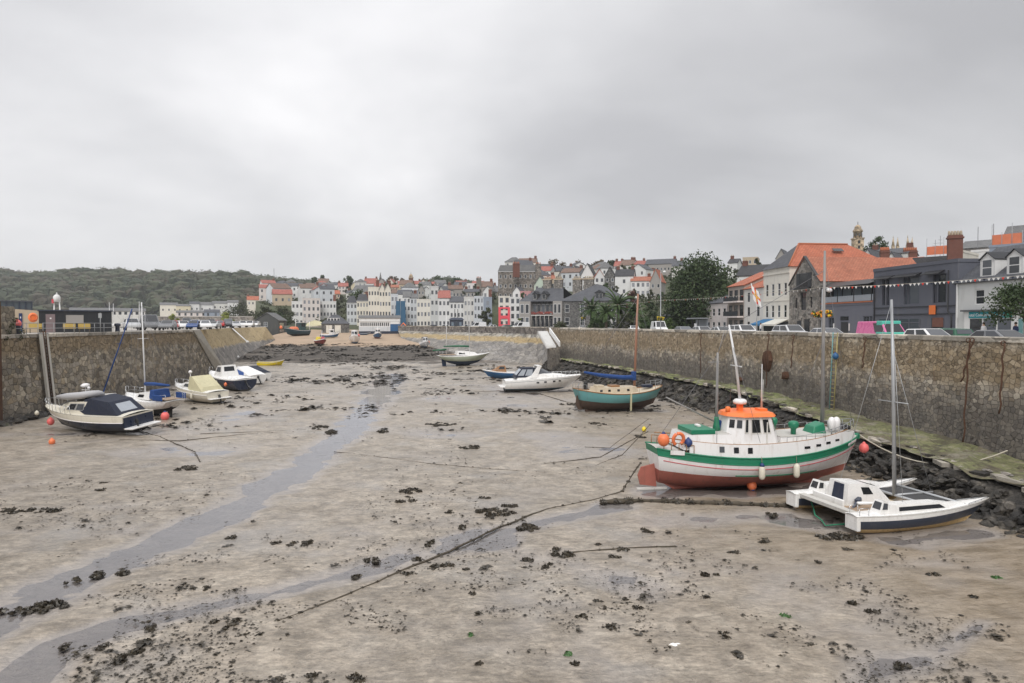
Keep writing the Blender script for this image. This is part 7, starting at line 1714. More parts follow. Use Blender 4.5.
so_=quads_obj('undergrowth',leaves(bl,26000,1.0,rng,(.4,1.05)),'leaf_olive');tag(so_,'scrub and garden bushes between the hillside houses',kind='stuff')
# ================================================================== vehicles
CAR={}
def car_proto(kind):
 P=dict(hatch=(4.0,1.72,1.46,[(-2,.35),(-1.98,.85),(-1.85,1.0),(-1.1,1.0),(1.0,.98),(1.85,.82),(2.0,.6),(2.0,.35)],[(-1.82,.98),(-1.55,1.42),(.15,1.46),(.95,.97)]),
   suv=(4.5,1.85,1.7,[(-2.25,.42),(-2.25,1.0),(-2.1,1.12),(1.1,1.08),(2.1,.95),(2.25,.7),(2.25,.42)],[(-2.15,1.1),(-1.95,1.62),(.3,1.68),(1.15,1.07)]),
   van=(5.0,1.95,2.2,[(-2.5,.4),(-2.5,1.15),(1.5,1.15),(2.3,1.0),(2.5,.7),(2.5,.4)],[(-2.5,1.14),(-2.46,2.16),(.75,2.2),(1.6,1.14)]),
   saloon=(4.5,1.78,1.43,[(-2.25,.38),(-2.25,.85),(-2.1,.98),(1.2,.95),(2.1,.82),(2.25,.6),(2.25,.38)],[(-1.75,.96),(-1.15,1.40),(.2,1.43),(1.15,.95)]))
 return P[kind]
def car(label,kind,col,loc,yaw,parts=True,group=None,col2=None):
 L,W,Hh,body,cabn=car_proto(kind);key=(kind,col,col2)
 if key not in CAR:
  mb=MB();mb.prism(body,'y',-W/2,W/2,'car_'+col);n=len(cabn)
  ins=.16;V=[(x,s*(W/2-.05-(ins if i in(1,2) else 0)),z) for s in(-1,1) for i,(x,z) in enumerate(cabn)]
  mb.add(V,[(0,3,2,1)[::-1],(4,5,6,7)[::-1],(0,1,5,4)[::-1],(1,2,6,5)[::-1],(2,3,7,6)[::-1]],'car_'+(col2 or col));g=MB()
  gl=[]
  wl_=[];sp=[(.08,.46),(.54,.94)] if kind!='van' else[(.66,.97)]
  for s in(-1,1):
   q=[V[0],V[3],V[2],V[1]] if s<0 else[V[7],V[4],V[5],V[6]]
   for a,b in sp:
    for G_ in(g,MB()):
     G_.panel(q,a if s<0 else 1-b,b if s<0 else 1-a,.12,.85,.004,'boat_glass')
     if G_ is not g:wl_.append(G_.mesh('window'))
  G_=MB();G_.panel([V[3],V[7],V[6],V[2]],.08,.92,.08,.92,.004,'boat_glass');wl_.append(G_.mesh('windscreen'));G_=MB();G_.panel([V[4],V[0],V[1],V[5]],.1,.9,.2,.9,.004,'boat_glass');wl_.append(G_.mesh('window'))
  for G_ in(g,):G_.panel([V[3],V[7],V[6],V[2]],.08,.92,.08,.92,.004,'boat_glass');G_.panel([V[4],V[0],V[1],V[5]],.1,.9,.2,.9,.004,'boat_glass')
  w=MB();w.lathe([(.10,-.1),(.31,-.1),(.33,-.06),(.33,.08),(.2,.1),(.1,.1)],'rubber',14);w.lathe([(.02,.095),(.2,.102),(.2,.11),(.02,.115)],'alloy',10)
  l=MB();l.bx(-.03,.03,-.16,.16,-.07,.07,'light_lens');r=MB();r.bx(-.03,.03,-.12,.12,-.1,.1,'tail_lens')
  CAR[key]=(mb.mesh('body'),g.mesh('glazing'),w.mesh('wheel'),l.mesh('headlight'),r.mesh('tail_light'),wl_)
 bm_,gm,wm_,lm,rm_,wl_=CAR[key];t=thing('parked_car' if kind!='van' else 'parked_van',label,'car' if kind!='van' else 'van',loc,(0,0,yaw),group)
 def ch(nm,me,l=(0,0,0),r=(0,0,0)):
  o=bpy.data.objects.new(nm,me);COL.objects.link(o);o.parent=t;o.location=l;o.rotation_euler=r;return o
 b=ch('body',bm_);md=b.modifiers.new('edges','BEVEL');md.width=.07;md.segments=2;md.limit_method='ANGLE';md.angle_limit=R(25)
 for G_ in(wl_ if parts else[gm]):ch('glazing' if not parts else G_.name.split('.')[0],G_)
 for x in(-L*.31,L*.31):
  for s in(-1,1):ch('wheel',wm_,(x,s*(W/2-.06),.33),(R(-90)*s,0,0))
 if parts:
  for s in(-1,1):ch('headlight',lm,(L/2-.02,s*W*.36,.68));ch('tail_light',rm_,(-L/2+.02,s*W*.4,.82))
 return t
RC_=[('white hatchback under the bunting in front of the blue grey building','hatch','white',931,33),('dark grey saloon beside the teal shop','saloon','grey',1002,33),('dark green car half hidden beyond the white hatchback','hatch','green',947,36.5),('silver suv in front of the stone warehouse','suv','silver',791,33.5),
 ('silver blue low car beside the lamp with flower baskets','saloon','silver',828,33),('long white estate car left of the flagpole','suv','white',744,33),('pale silver car right of the bus shelter','saloon','silver',722,33),('grey car with red tail lights in front of the bus shelter','hatch','silver',703,33),('grey saloon left of the bus shelter','saloon','grey',684,32)]
for lb,kd,cl,px,X in RC_:
 q=ONX(px,330,X);car(lb,kd,cl,(X,q.y,ROADZ),R(-90) if cl!='green' else R(90),True,'cars parked along the right quay')
q=ONX(884,330,33);pv=car('small van with bright pink rear and mint green front behind the parapet','van','pink',(33,q.y,ROADZ),R(-90),True,'cars parked along the right quay')
mb=MB();mb.bx(.35,2.3,-.985,.985,.5,1.3,'car_mint');mb.bx(.2,.95,-.83,.83,1.25,2.22,'car_mint');mb.bx(1.2,2.52,-.9,.9,1.0,1.14,'car_cream');mb.build('front_panel',pv,bev=.05);pv.scale=(.9,.9,.9)
for lb,kd,cl,px,D,yw in[('white minibus beside the tall lamp post','van','white',659,112,-95),('white car partly behind the teal boat mast','saloon','white',634,124,-100),('white car in front of the small palms','hatch','silver',608,140,-105),('pale car at the hotel porch','hatch','beige',583,150,-110),('white bus with yellow patch left of the granite hotel','van','white',520,172,-150),('dark car just left of the white bus','hatch','green',505,176,-150),('white car below the bushy green tree','hatch','white',490,182,-150),('white van in front of the blue grey terrace','van','white',477,184,-155),('silver car left of the white van on the promenade','hatch','silver',465,190,-160),('white car at the left end of the promenade','hatch','white',443,202,-165),('navy car on the promenade by the white building','saloon','navy',432,206,-165)]:
 p=AT(px,330,D+3);car(lb,kd,cl,(p.x,p.y,ROADZ if D<170 else ROADZ),R(yw+0),False,'cars parked along the promenade')
r_=random.Random(21);ORD=['first','second','third','fourth','fifth','sixth','seventh','eighth','ninth','tenth','eleventh','twelfth','thirteenth']
for ri,(D,a,b,n,nm) in enumerate([(96,132,168,3,'nearest'),(112,172,205,4,'second nearest'),(128,140,214,9,'third'),(150,146,236,12,'fourth'),(176,164,250,13,'fifth'),(204,180,256,13,'farthest')]):
 for k in range(n):
  cl=r_.choice(['white','silver','silver','white','grey','black','blue','grey','red'] if ri!=5 else['white','blue','silver','navy']);kd=r_.choice(['hatch','suv','saloon','van'] if k%4==1 else['hatch','suv','saloon']);px=a+(b-a)*k/max(1,n-1)
  p=AT(px,327,D);car(f'{cl} {dict(hatch="hatchback", suv="estate car", saloon="saloon car", van="van")[kd]}, {ORD[k]} from left in the {nm} left quay car row',kd,cl,(p.x,p.y,LTOP),-bearing(px)+R(-90+r_.uniform(-14,14)),False,'cars in the left quay car park')
# ================================================================== street furniture on the right quay
def lamp_post(label,loc,h,basket=None,hz=3.4,head=1,nb=2):
 t=thing('street_lamp',label,'street lamp',loc);mb=MB();mb.lathe([(.13,0),(.12,.9),(.075,1.0),(.05,h)],'galv',10);mb.build('post',t)
 if head:mb=MB();mb.tube([(0,0,h-.1),(.25,-.1,h+.05),(.45,-.2,h)],.035,'galv',6);mb.lathe([(.05,.05),(.2,-.02),(.24,-.2),(.08,-.3)],'wall_white',10,Matrix.Translation((.45,-.2,h)));mb.build('lantern',t)
 if basket:
  for k in range(nb):
   r_=random.Random(int(h*10)+k);x=(-.55,.55)[k] if nb==2 else 0;mb=MB();mb.lathe([(.05,-.35),(.3,-.1),(.32,0)],'bark',10,Matrix.Translation((0,x,hz)));
   for q in range(90):a=r_.uniform(0,6.28);rr_=.5*math.sqrt(r_.random());mb.ball((rr_*math.cos(a),x+rr_*math.sin(a),hz+r_.uniform(-.25,.22)),r_.uniform(.05,.1),r_.choice(basket),5)
   mb.build('flower_basket',t)
 return t
q=ONX(822,330,30.6);lamp_post('grey street lamp with orange and yellow flower baskets in front of the pub',(30.6,q.y,ROADZ),4.6,['flower_orange','flower_yellow','leaf_light'],2.6)
p=AT(660.5,333,98);lamp_post('very tall slim lamp post with yellow green flower basket left of the big tree',(p.x,p.y,ROADZ),9.3,['flower_yellow','leaf_lime','leaf_light'],2.55,1,1)
p=AT(583,330,150);lamp_post('lamp post with brown flower basket in front of the granite hotel',(p.x,p.y,ROADZ),6.6,['flower_yellow','leaf_brown'],3.0,1,1)
p=AT(519.5,328,176);lamp_post('lamp post with green flower basket beside the white bus',(p.x,p.y,ROADZ),8.4,['leaf_lime','leaf_light'],2.9,1,1)
def bunting(label,a,b,n,sag,big=.18):
 t=thing('bunting',label,'bunting',a);a,b=Vector(a),Vector(b);P=lambda u:(b-a)*u-Vector((0,0,sag*4*u*(1-u)));mb=MB();mb.tube([P(i/16) for i in range(17)],.012,'rope_pale',4);mb.build('cord',t);d=(b-a).normalized();meshes={}
 for k in range(n):
  u=(k+.5)/n;m_=['flag_white','flag_white','flag_red','flag_white','hull_navy','flag_white'][k%6]
  if m_ not in meshes:mb=MB();s=d*big*.5;mb.add([-s,s,Vector((0.02,.02,-big))],[(0,1,2)],m_);mb.add([-s+Vector((.006,.006,0)),s+Vector((.006,.006,0)),Vector((.026,.026,-big))],[(2,1,0)],m_);meshes[m_]=mb.mesh('pennant')
  o=bpy.data.objects.new('pennant',meshes[m_]);COL.objects.link(o);o.parent=t;o.location=P(u)-Vector((0,0,.01))
L3=AT(1040,274,46);L2=AT(822,287.5,55.5);L1=AT(661,300,98);L0=AT(585,305,150)
bunting('string of red and white bunting pennants from the pub lamp across the grey building',L2,L3,52,.12);bunting('string of white bunting pennants from the tall lamp post to the pub lamp',L1,L2,60,.2);bunting('faint string of bunting from the hotel lamp to the tall lamp post',L0,L1,50,.3)
p=ONX(755,333,34);t=thing('flagpole','leaning pole with white and red cross flag left of the cream hotel','flagpole',(34,p.y,ROADZ));q0=AT(751.0,283,70.5)-t.location;q1=AT(757,333,70.5)-t.location
mb=MB();mb.tube([q1,AT(756,300,70.5)-t.location,q0],[.06,.05,.03],'spar_white',7);mb.build('pole',t)
fl=MB();O=AT(750.8,284,70.4)-t.location;U=(AT(759,292.5,70.4)-t.location)-O;Vv=(AT(753.5,300,70.4)-t.location)-O
def fq(u0,u1,v0,v1,off,m):
 n_=U.cross(Vv).normalized()*off;n=6;V=[];
 for i in range(n+1):
  for v in(v0,v1):u=u0+(u1-u0)*i/n;V.append(O+U*u+Vv*v+n_+U.cross(Vv).normalized()*.09*math.sin(u*6))
 fl.add(V,[(2*i,2*i+1,2*i+3,2*i+2) for i in range(n)],m,True)
fq(0,1,0,1,0,'flag_white')
for s in(1,-1):fq(.41,.59,0,1,.012*s,'flag_red');fq(0,1,.41,.59,.018*s,'flag_red');fq(.46,.54,.15,.85,.024*s,'flag_gold');fq(.15,.85,.46,.54,.030*s,'flag_gold')
fl.build('flag',t)
q=ONX(697,333,40);t=thing('bus_shelter','dark bus shelter with white notice under the big tree','bus shelter',(40,q.y,ROADZ),(0,0,R(-90)))
mb=MB();mb.bx(-2.6,2.6,-.9,.9,2.5,2.7,'lead',top=(.2,.2));mb.build('roof',t);mb=MB();mb.bx(-2.5,2.5,.75,.8,.2,2.4,'clear_vinyl');mb.build('back_panel',t);mb=MB();mb.bx(1.0,1.9,-.85,-.8,.5,1.8,'lettering_white');mb.build('notice',t)
for x in(-2.4,0,2.4):mb=MB();mb.bx(x-.05,x+.05,-.8,-.7,0,2.5,'black_trim');mb.build('post',t)
p=AT(456.5,328,208);t=thing('kiosk','dark blue kiosk on the promenade with two vent pipes','kiosk',(p.x,p.y,ROADZ),(0,0,-bearing(456)))
mb=MB();mb.bx(-2.1,2.1,0,2.2,0,2.9,'hull_slate');mb.build('wall',t);mb=MB();mb.bx(-2.4,2.4,-.3,2.5,2.9,3.6,'hull_navy',top=(.7,.7));ro=mb.build('roof',t)
for x in(-.5,.4):mb=MB();mb.tube([(x,1,3.5),(x,1,6.2)],.12,'black_trim',6);mb.build('vent_pipe',ro)
for x in(-1.2,0,1.2):mb=MB();mb.bx(x-.35,x+.35,-.03,-.004,1.1,2.2,'blue_glass');mb.build('window',t)
p=GG(411,334.5);t=thing('excavator','red and orange excavator parked beside the long white and blue building','excavator',p,(0,0,R(160)))
mb=MB();[mb.bx(-1.6,1.6,s*1.1-.3,s*1.1+.3,0,.8,'rubber') for s in(-1,)];mb.build('track',t,bev=.2);mb=MB();mb.bx(-1.6,1.6,.8,1.4,0,.8,'rubber');mb.build('track',t,bev=.2)
mb=MB();mb.bx(-1.7,1.2,-1.2,1.2,.85,2.0,'boat_red');mb.build('body',t,bev=.1);mb=MB();mb.bx(-.1,1.2,.1,1.15,2.0,3.1,'boat_glass');mb.build('cab',t,bev=.08);mb=MB();mb.tube([(1.1,-.4,1.8),(2.8,-.4,3.6),(4.2,-.4,2.2)],[.25,.22,.14],'safety_orange',6);mb.bx(3.8,4.5,-.8,0,1.2,2.2,'rust');mb.build('arm',t)
def person(label,loc,yaw,top,legs,hair='hair',h=1.72):
 t=bpy.data.meshes.new('person');s=h/1.72
 J=[(0,0,.98),(0,0,1.2),(0,0,1.42),(0,0,1.52),(0,.01,1.66)]+[p for sd in(1,-1) for p in((sd*.1,0,.9),(sd*.11,.02*sd,.5),(sd*.11,-.02,.08),(sd*.11,.13,.04))]+[p for sd in(1,-1) for p in((sd*.19,0,1.4),(sd*.25,-.02,1.13),(sd*.24,.08,.9),(sd*.235,.1,.8))]
 E=[(0,1),(1,2),(2,3),(3,4)]+[e for k in(5,9) for e in((0,k),(k,k+1),(k+1,k+2),(k+2,k+3))]+[e for k in(13,17) for e in((2,k),(k,k+1),(k+1,k+2),(k+2,k+3))]
 rad=[.15,.15,.16,.06,.105]+[.095,.065,.05,.04]*2+[.06,.05,.042,.035]*2
 t.from_pydata([tuple(c*s for c in p) for p in J],E,[]);o=bpy.data.objects.new('person',t);COL.objects.link(o);o.location=loc;o.rotation_euler=(0,0,yaw)
 sk_=o.modifiers.new('skin','SKIN');lay=t.skin_vertices[0] if t.skin_vertices else None
 if lay:
  for i,r_ in enumerate(rad):lay.data[i].radius=(r_*s,r_*s*.85)
  lay.data[0].use_root=True
 sb=o.modifiers.new('smooth','SUBSURF');sb.levels=1;sb.render_levels=2
 b=NB('cloth_'+label.split()[2]+str(int(loc[1])));z=b.sepz()[2];b.fin(b.mix(b.math('GREATER_THAN',z,1.46*s),b.mix(b.math('GREATER_THAN',z,.92*s),legs,top),(.48,.29,.21)),.85);t.materials.append(b.m)
 mb=MB();mb.ball((0,-.012,1.69*s),.118*s,hair,10,(1,1,.95));mb.build('hair',o);return tag(o,label,'person')
p=ONX(1015.5,333,47);person('person in dark blue jacket walking past the teal shop door',(47,p.y,ROADZ+.13),R(90),(.02,.035,.10),(.03,.03,.04))
p=ONX(760.5,333,46);person('person in white top standing beside the blue awning',(46,p.y,ROADZ+.13),R(70),(.7,.7,.7),(.05,.06,.09))
p=ONX(983.5,333,47.5);person('person in white shirt in front of the teal shop window',(47.5,p.y,ROADZ+.13),R(95),(.68,.68,.68),(.05,.05,.06))
# ================================================================== things on the walls
def on_wall(px,z,off=.25):
 y=10.0
 for k in range(60):X=interp(WALLX,y);y=.6*y+.4*ONX(px,400,X).y
 return Vector((interp(WALLX,y)-.12-off,y,z))
p=on_wall(836.5,0);t=thing('wall_ladder','weathered teal and ochre ladder fixed to the right harbour wall','ladder',(p.x,p.y,0))
for dy in(-.28,.28):mb=MB();mb.tube([(0,dy,1.8),(.22,dy,7.55)],.045,'tank_teal' if dy>0 else 'ladder_ochre',6);mb.build('rail',t)
for k in range(19):z=2.0+k*.3;mb=MB();mb.tube([(.04*(z-1.8)*.95,-.28,z),(.04*(z-1.8)*.95,.28,z)],.025,'ladder_ochre',5);mb.build('rung',t)
p=on_wall(840.5,5.85,.3);t=buoy(p,'boat_blue','bright blue float hung on the right harbour wall beside the ladder',.22,'fender_blue')
for px,z,h,w_,lb in((768.5,5.0,1.9,1.3,'rusty iron fender plate fixed high on the right harbour wall'),(787,3.9,.7,.6,'small dark drain opening with rust below the iron fender plate'),(741,2.9,.5,1.0,'dark drain outlet low on the harbour wall behind the fishing boat mast')):
 p=on_wall(px,z,.12);t=thing('wall_iron',lb,'wall fitting',p);mb=MB();r_=random.Random(px)
 mb.prism([(w_*.5*math.cos(a)*r_.uniform(.75,1.1),h*.5*math.sin(a)*r_.uniform(.8,1.1)) for a in[k*.524 for k in range(12)]],'x',-.08,.3,'rust');mb.build('plate',t,bev=.03)
 for k in range(3):mb=MB();mb.tube([(-.1,-w_*.25+k*w_*.25,h*.35),(-.14,-w_*.2+k*w_*.25,-h*.45)],.04,'rust',5);mb.build('bar',t)
for px0,z0,px1,z1,lb in((770,7.2,769,2.6,'rusty mooring chain hanging down the wall right of the iron plate'),(971,7.3,969,1.7,'dark mooring chain hanging down the wall behind the catamaran'),(975,7.3,966,5.0,'rusty chain slanting beside the dark mooring chain'),(795,7.2,794,4.6,'rust brown chain hanging from the coping behind the fishing boat'),(867,7.2,866,5.2,'short rusty chain on the wall below the pink van'),(702,7.1,703,3.0,'long dark chain on the wall right of the teal boat'),(1006,7.2,1005,3.6,'dark chain at the right edge of the harbour wall')):
 a,b=on_wall(px0,z0,.05),on_wall(px1,z1,.18);t=thing('mooring_chain',lb,'chain',b);n=int((a-b).length/.22);d=(a-b)
 mb=MB();mb.tube([d*(i/14)+Vector((.03*math.sin(i),.04*math.cos(i*1.7),0)) for i in range(15)],.045,'rust',5);mb.build('chain',t);mb=MB();mb.tube([d+Vector((-.05+.12*math.cos(a_),0,.12*math.sin(a_))) for a_ in[k*.7 for k in range(10)]],.03,'rust',5);mb.build('ring',t)
# ================================================================== left quay
QX=LWX
def LQ(px,X,z=LTOP):y=ONX(px,330,X).y;return Vector((X,y,z))
p0,p1=AT(39,331.5,74),AT(112,331.5,78);v_=p1-p0;yw=math.atan2(v_.y,v_.x);w_=v_.length
t=thing('harbour_cabin','long black boarded harbour cabin on the left quay with mauve door and grey shutter','cabin',(p0.x,p0.y,LTOP),(0,0,yw))
mb=MB();mb.bx(0,w_,0,3.0,0,2.32,'cabin_black');[mb.bx(k*.21,k*.21+.02,-.012,-.001,.05,2.3,'black_trim') for k in range(1,int(w_/.21))];mb.build('wall',t);mb=MB();mb.bx(-.12,w_+.12,-.14,3.1,2.32,2.45,'hull_slate');mb.build('roof',t)
for nm,x0,x1,z0,z1,m_ in(('door',.09,.215,.0,1.98,'door_mauve'),('shutter',.36,.60,1.0,1.9,'wall_stonegrey'),('notice',.145,.165,1.45,1.6,'lettering_white')):mb=MB();mb.bx(x0*w_,x1*w_,-.06 if nm!='notice' else-.07,-.015 if nm!='notice' else-.061,z0,z1,m_);mb.build(nm,t)
for k,(px,D,lb) in enumerate(((35.5,69.5,'yellow wooden bench left of the black cabin'),(69.5,71,'yellow wooden bench below the grey shutter of the black cabin'),(84.5,72,'yellow wooden bench right of the grey shutter'))):
 p=AT(px,331,D);t=thing('bench',lb,'bench',(p.x,p.y,LTOP),(0,0,yw));mb=MB();mb.bx(-.55,.55,-.2,.2,.42,.48,'bench_yellow');mb.build('seat',t);mb=MB();mb.bx(-.55,.55,.2,.25,.55,.95,'bench_yellow');mb.build('backrest',t)
 for x in(-.45,.45):mb=MB();mb.bx(x-.04,x+.04,-.18,.22,0,.42,'bark');mb.build('leg',t)
def railing(label,pts,h=1.0):
 t=thing('railing',label,'railing',pts[0]);o=Vector(pts[0]);P=[Vector(p)-o for p in pts]
 for z in(h,h*.52):mb=MB();mb.tube([p+Vector((0,0,z)) for p in P],.03,'galv',6);mb.build('rail',t)
 for a,b in zip(P[:-1],P[1:]):
  n=max(1,round((b-a).length/2.0))
  for k in range(n+(b==P[-1])):mb=MB();q=a.lerp(b,k/n);mb.tube([q,q+Vector((0,0,h))],.03,'galv',6);mb.build('post',t)
railing('galvanised railing along the quay edge in front of the black cabin',[LQ(43,QX-.6),LQ(74,QX-.6),LQ(113,QX-.6)]);railing('short galvanised railing in front of the blue door on the left',[LQ(14,QX-.6),LQ(38,QX-.6)])
p=AT(100.5,331,73);t=thing('sign_post','grey post with small sign in front of the black cabin','sign post',(p.x,p.y,LTOP));mb=MB();mb.tube([(0,0,0),(0,0,2.1)],.04,'galv',6);mb.build('post',t);mb=MB();mb.bx(-.17,.17,-.06,-.035,1.55,2.05,'galv');mb.build('sign',t)
a,b=AT(-30,331,70),AT(39,331,74);yb_=math.atan2(b.y-a.y,b.x-a.x);w_=(b-a).length;t=thing('quay_wall','stone store wall behind the blue door and orange lifebuoy at far left','wall',(a.x,a.y,LTOP),(0,0,yb_))
mb=MB();mb.prism([(0,0),(w_,0),(w_,2.35),(w_*.62,2.5),(0,2.75)],'y',0,1.2,'wall_buff');mb.build('masonry',t);mb=MB();mb.bx(w_*.70,w_*.75,-.08,-.01,0,2.05,'door_blue');mb.build('door',t);mb=MB();mb.bx(w_*.717,w_*.73,-.09,-.081,1.5,1.7,'lettering_white');mb.build('notice',t)
p=AT(33,317.5,71.5);t=thing('lifebuoy','bright orange lifebuoy in its housing on the stone wall beside the blue door','lifebuoy',p,(0,0,yb_));mb=MB();mb.ball((0,0,0),.48,'safety_orange',14,(.92,.35,1.05));mb.build('housing',t);mb=MB();mb.tube([(.3*math.cos(x),-.18,.33*math.sin(x)) for x in[k*.4 for k in range(17)]],.06,'buoy_orange',6);mb.build('ring',t)
p=LQ(4,QX-.75);t=thing('stone_pillar','rough stone pillar with hanging weeds at the far left quay edge','pillar',(p.x,p.y,6.6));mb=MB();mb.bx(-.8,.7,-1.5,.6,0,3.05,'quay_stone_left',top=(.08,.1));mb.build('masonry',t,bev=.08);rg=np.random.default_rng(3);V=leaves([(.72,-1.2+.5*k,.4+.5*(k%4),.3) for k in range(6)],380,.14,rg);c_=quads_obj('creeper',V,'leaf_olive',t);c_['kind']='stuff'
p=LQ(-6.5,QX+.35);t=thing('timber_pile','rusty brown timber pile against the left quay wall','pile',(p.x,p.y,0));mb=MB();mb.bx(-.3,.3,-.5,.5,-.5,10.0,'rust');mb.build('timber',t,bev=.04);mb=MB();mb.bx(-.32,.32,-.52,.52,10,10.12,'alloy_dark');mb.build('cap',t)
p=LQ(16.5,QX-.9);t=thing('bin','dark bin with pink buoy on top by the short railing','bin',p);mb=MB();mb.lathe([(.28,0),(.34,.75),(.36,.78)],'hull_navy',12);mb.build('drum',t);buoy((p.x+.1,p.y,p.z+.95),'buoy_pink','pink buoy resting on the dark bin at the left quay edge',.3,'buoy_pink')
p=LQ(117.5,QX-1.2);t=thing('bollard','dark blue mooring bollard right of the black cabin','bollard',p);mb=MB();mb.lathe([(.3,0),(.24,.15),(.22,.6),(.36,.75),(.3,.95),(.05,1.0)],'hull_navy',14);mb.build('post',t)
for px,lb in((40.0,'left'),(45.5,'right')):p=LQ(px,QX+.25,0);t=thing('fender_post',f'pale vertical timber fender on the left quay wall, {lb} side of the dark slot','fender post',p);mb=MB();mb.slab([(.16,-.14,LTOP),(.82,-.14,0.1),(.82,.14,.1),(.16,.14,LTOP)][::-1],-.2,'concrete_pale');mb.build('timber',t);mb=MB();mb.bx(-.12,.16,-.16,.16,LTOP+.02,LTOP+.1,'galv');mb.build('cap',t)
p=LQ(42.8,QX+.2,0);t=thing('wall_ladder','dark iron ladder in the slot between pale timbers on the left quay wall','ladder',p)
for dy in(-.2,.2):mb=MB();mb.tube([(.72,dy,.5),(.12,dy,LTOP+.3)],.05,'rust',6);mb.build('rail',t)
for k in range(22):z=.7+k*.3;mb=MB();mb.tube([(.74-.09*z,-.2,z),(.74-.09*z,.2,z)],.03,'rust',5);mb.build('rung',t)
mb=MB();mb.slab([(.06,-.25,LTOP-.35),(.66,-.25,.2),(.66,.25,.2),(.06,.25,LTOP-.35)][::-1],-.1,'black_trim');mb.build('slot_back',t)
p=AT(57,311,120);t=thing('harbour_light','small white and red harbour light on legs behind the black cabin','harbour light',p);mb=MB();mb.lathe([(.55,1.6),(.55,2.5),(.42,2.7),(.2,2.9)],'wall_white',10);mb.lathe([(.1,2.9),(.12,3.2),(.03,3.25)],'wall_white',8);mb.build('lantern',t)
for s in(-1,1):mb=MB();mb.tube([(s*.65,0,-4),(s*.42,0,1.7)],.1,'wall_white',6);mb.build('leg',t)
mb=MB();mb.cb((-.45,-.4,1.7),(.3,.2,.7),'red_line');mb.build('panel',t)
a,b=AT(-20,311.5,95),AT(32,311.5,99);yw_=math.atan2(b.y-a.y,b.x-a.x);w_=(b-a).length;t=thing('glazed_pavilion','low dark glazed pavilion behind the stone wall at far left','pavilion',(a.x,a.y,a.z),(0,0,yw_));mb=MB();mb.bx(0,w_,0,4,-3,.05,'shed_grey');mb.build('base',t)
mb=MB();mb.bx(0,w_,0,.05,.05,1.5,'blue_glass');mb.build('glazing',t);mb=MB();mb.bx(-.2,w_+.2,-.2,4,1.5,1.62,'lead');mb.build('roof',t)
for k in range(9):mb=MB();x=w_*k/8;mb.bx(x-.06,x+.06,-.08,-.005,.05,1.5,'hull_navy');mb.build('mullion',t)
def shed(label,x0,x1,ye,yb,yr,D,wm,rm,name='long_shed',cat='shed'):return px_house(label,x0,x1,ye,yb,D,wm,rm,'gable',yr,max(2,int((x1-x0)/5)),1,d=8,found=14,name=name,group=None,cat=cat,style=('sash_dark',(0,0),False))
shed('long white roofed shed beyond the black cabin',76,141,311,316,308,240,'wall_offwhite','slate_pale');shed('low pinkish building with dark windows on the far quay',178,205,312.5,317,310.5,330,'wall_pinkwhite','slate_pale');shed('dark low shed beside the pinkish far building',205,219,312,317.5,309.5,320,'wall_greyblue','slate')
for a in[('cream terrace at the foot of the wood',161,177,305,313,302.5,480,'wall_cream','slate_pale'),('pale yellow terrace at the foot of the wood',177,190,306,313,304,480,'wall_yellow_render','slate_pale'),('white gabled villa at the foot of the wood',190,199,304,312,301.5,485,'wall_white','slate'),('long white villa row at the foot of the wood',199,213,305,312,302,490,'wall_white','slate_pale'),('white terrace high at the right foot of the wood',213,228,303.5,310,301,495,'wall_offwhite','slate_pale'),('white house at the right end of the foot terrace',228,238,302.5,309,300,490,'wall_white','slate_pale')]:shed(*a,name='house',cat='house')
a,b=AT(-40,322,300),AT(262,322,290);t=thing('harbour_wall','long brown outer harbour wall beyond the left car park','harbour wall',(a.x,a.y,5));mb=MB();mb.slab([(0,0,0),(b.x-a.x,b.y-a.y,0),(b.x-a.x,b.y-a.y,6.3),(0,0,6.3)],1.5,'brown_rubble');mb.build('masonry',t);mb=MB();mb.slab([(0,-.1,6.31),(b.x-a.x,b.y-a.y-.1,6.31),(b.x-a.x,b.y-a.y+1.5,6.33),(0,1.5,6.33)],.3,'concrete');mb.build('coping',t)
for px,yt,lb in((110,298,'distant yacht mast left of the blue leaning mast'),(136,296,'white yacht on the far side of the left quay'),(106,297,'thin distant mast beyond the black cabin')):p=AT(px,318,160);small_yacht(lb if 'yacht' in lb else lb+' of a moored yacht',(p.x,p.y,6.2),(0,0,R(20)),7,'gelcoat','canvas_navy','spar_white',(318-yt)*160/FPX,boom=False)
for px,yt,yb,lb in((263,271,278,'thin radio mast on the wooded skyline'),):p=AT(274,277,880);t=thing('radio_mast',lb,'mast',p);mb=MB();mb.tube([(0,0,-20),(0,0,11)],.5,'galv',5);mb.build('pole',t)
for(x0,y0,x1,y1,lb) in((232.5,328.5,247.5,342,'white pole leaning down the sandy slip near the shed'),(224,341,238,357,'dark pole lying on the lower slip')):
 a,b=AT(x0,y0,140),AT(x1,y1,137);t=thing('slip_pole',lb,'pole',b);mb=MB();mb.tube([(0,0,0),(a-b)],.11,'spar_white' if 'white' in lb else 'rust',6);mb.build('pole',t);mb=MB();mb.ball((0,0,0),.3,'wall_white',8);mb.build('foot',t)
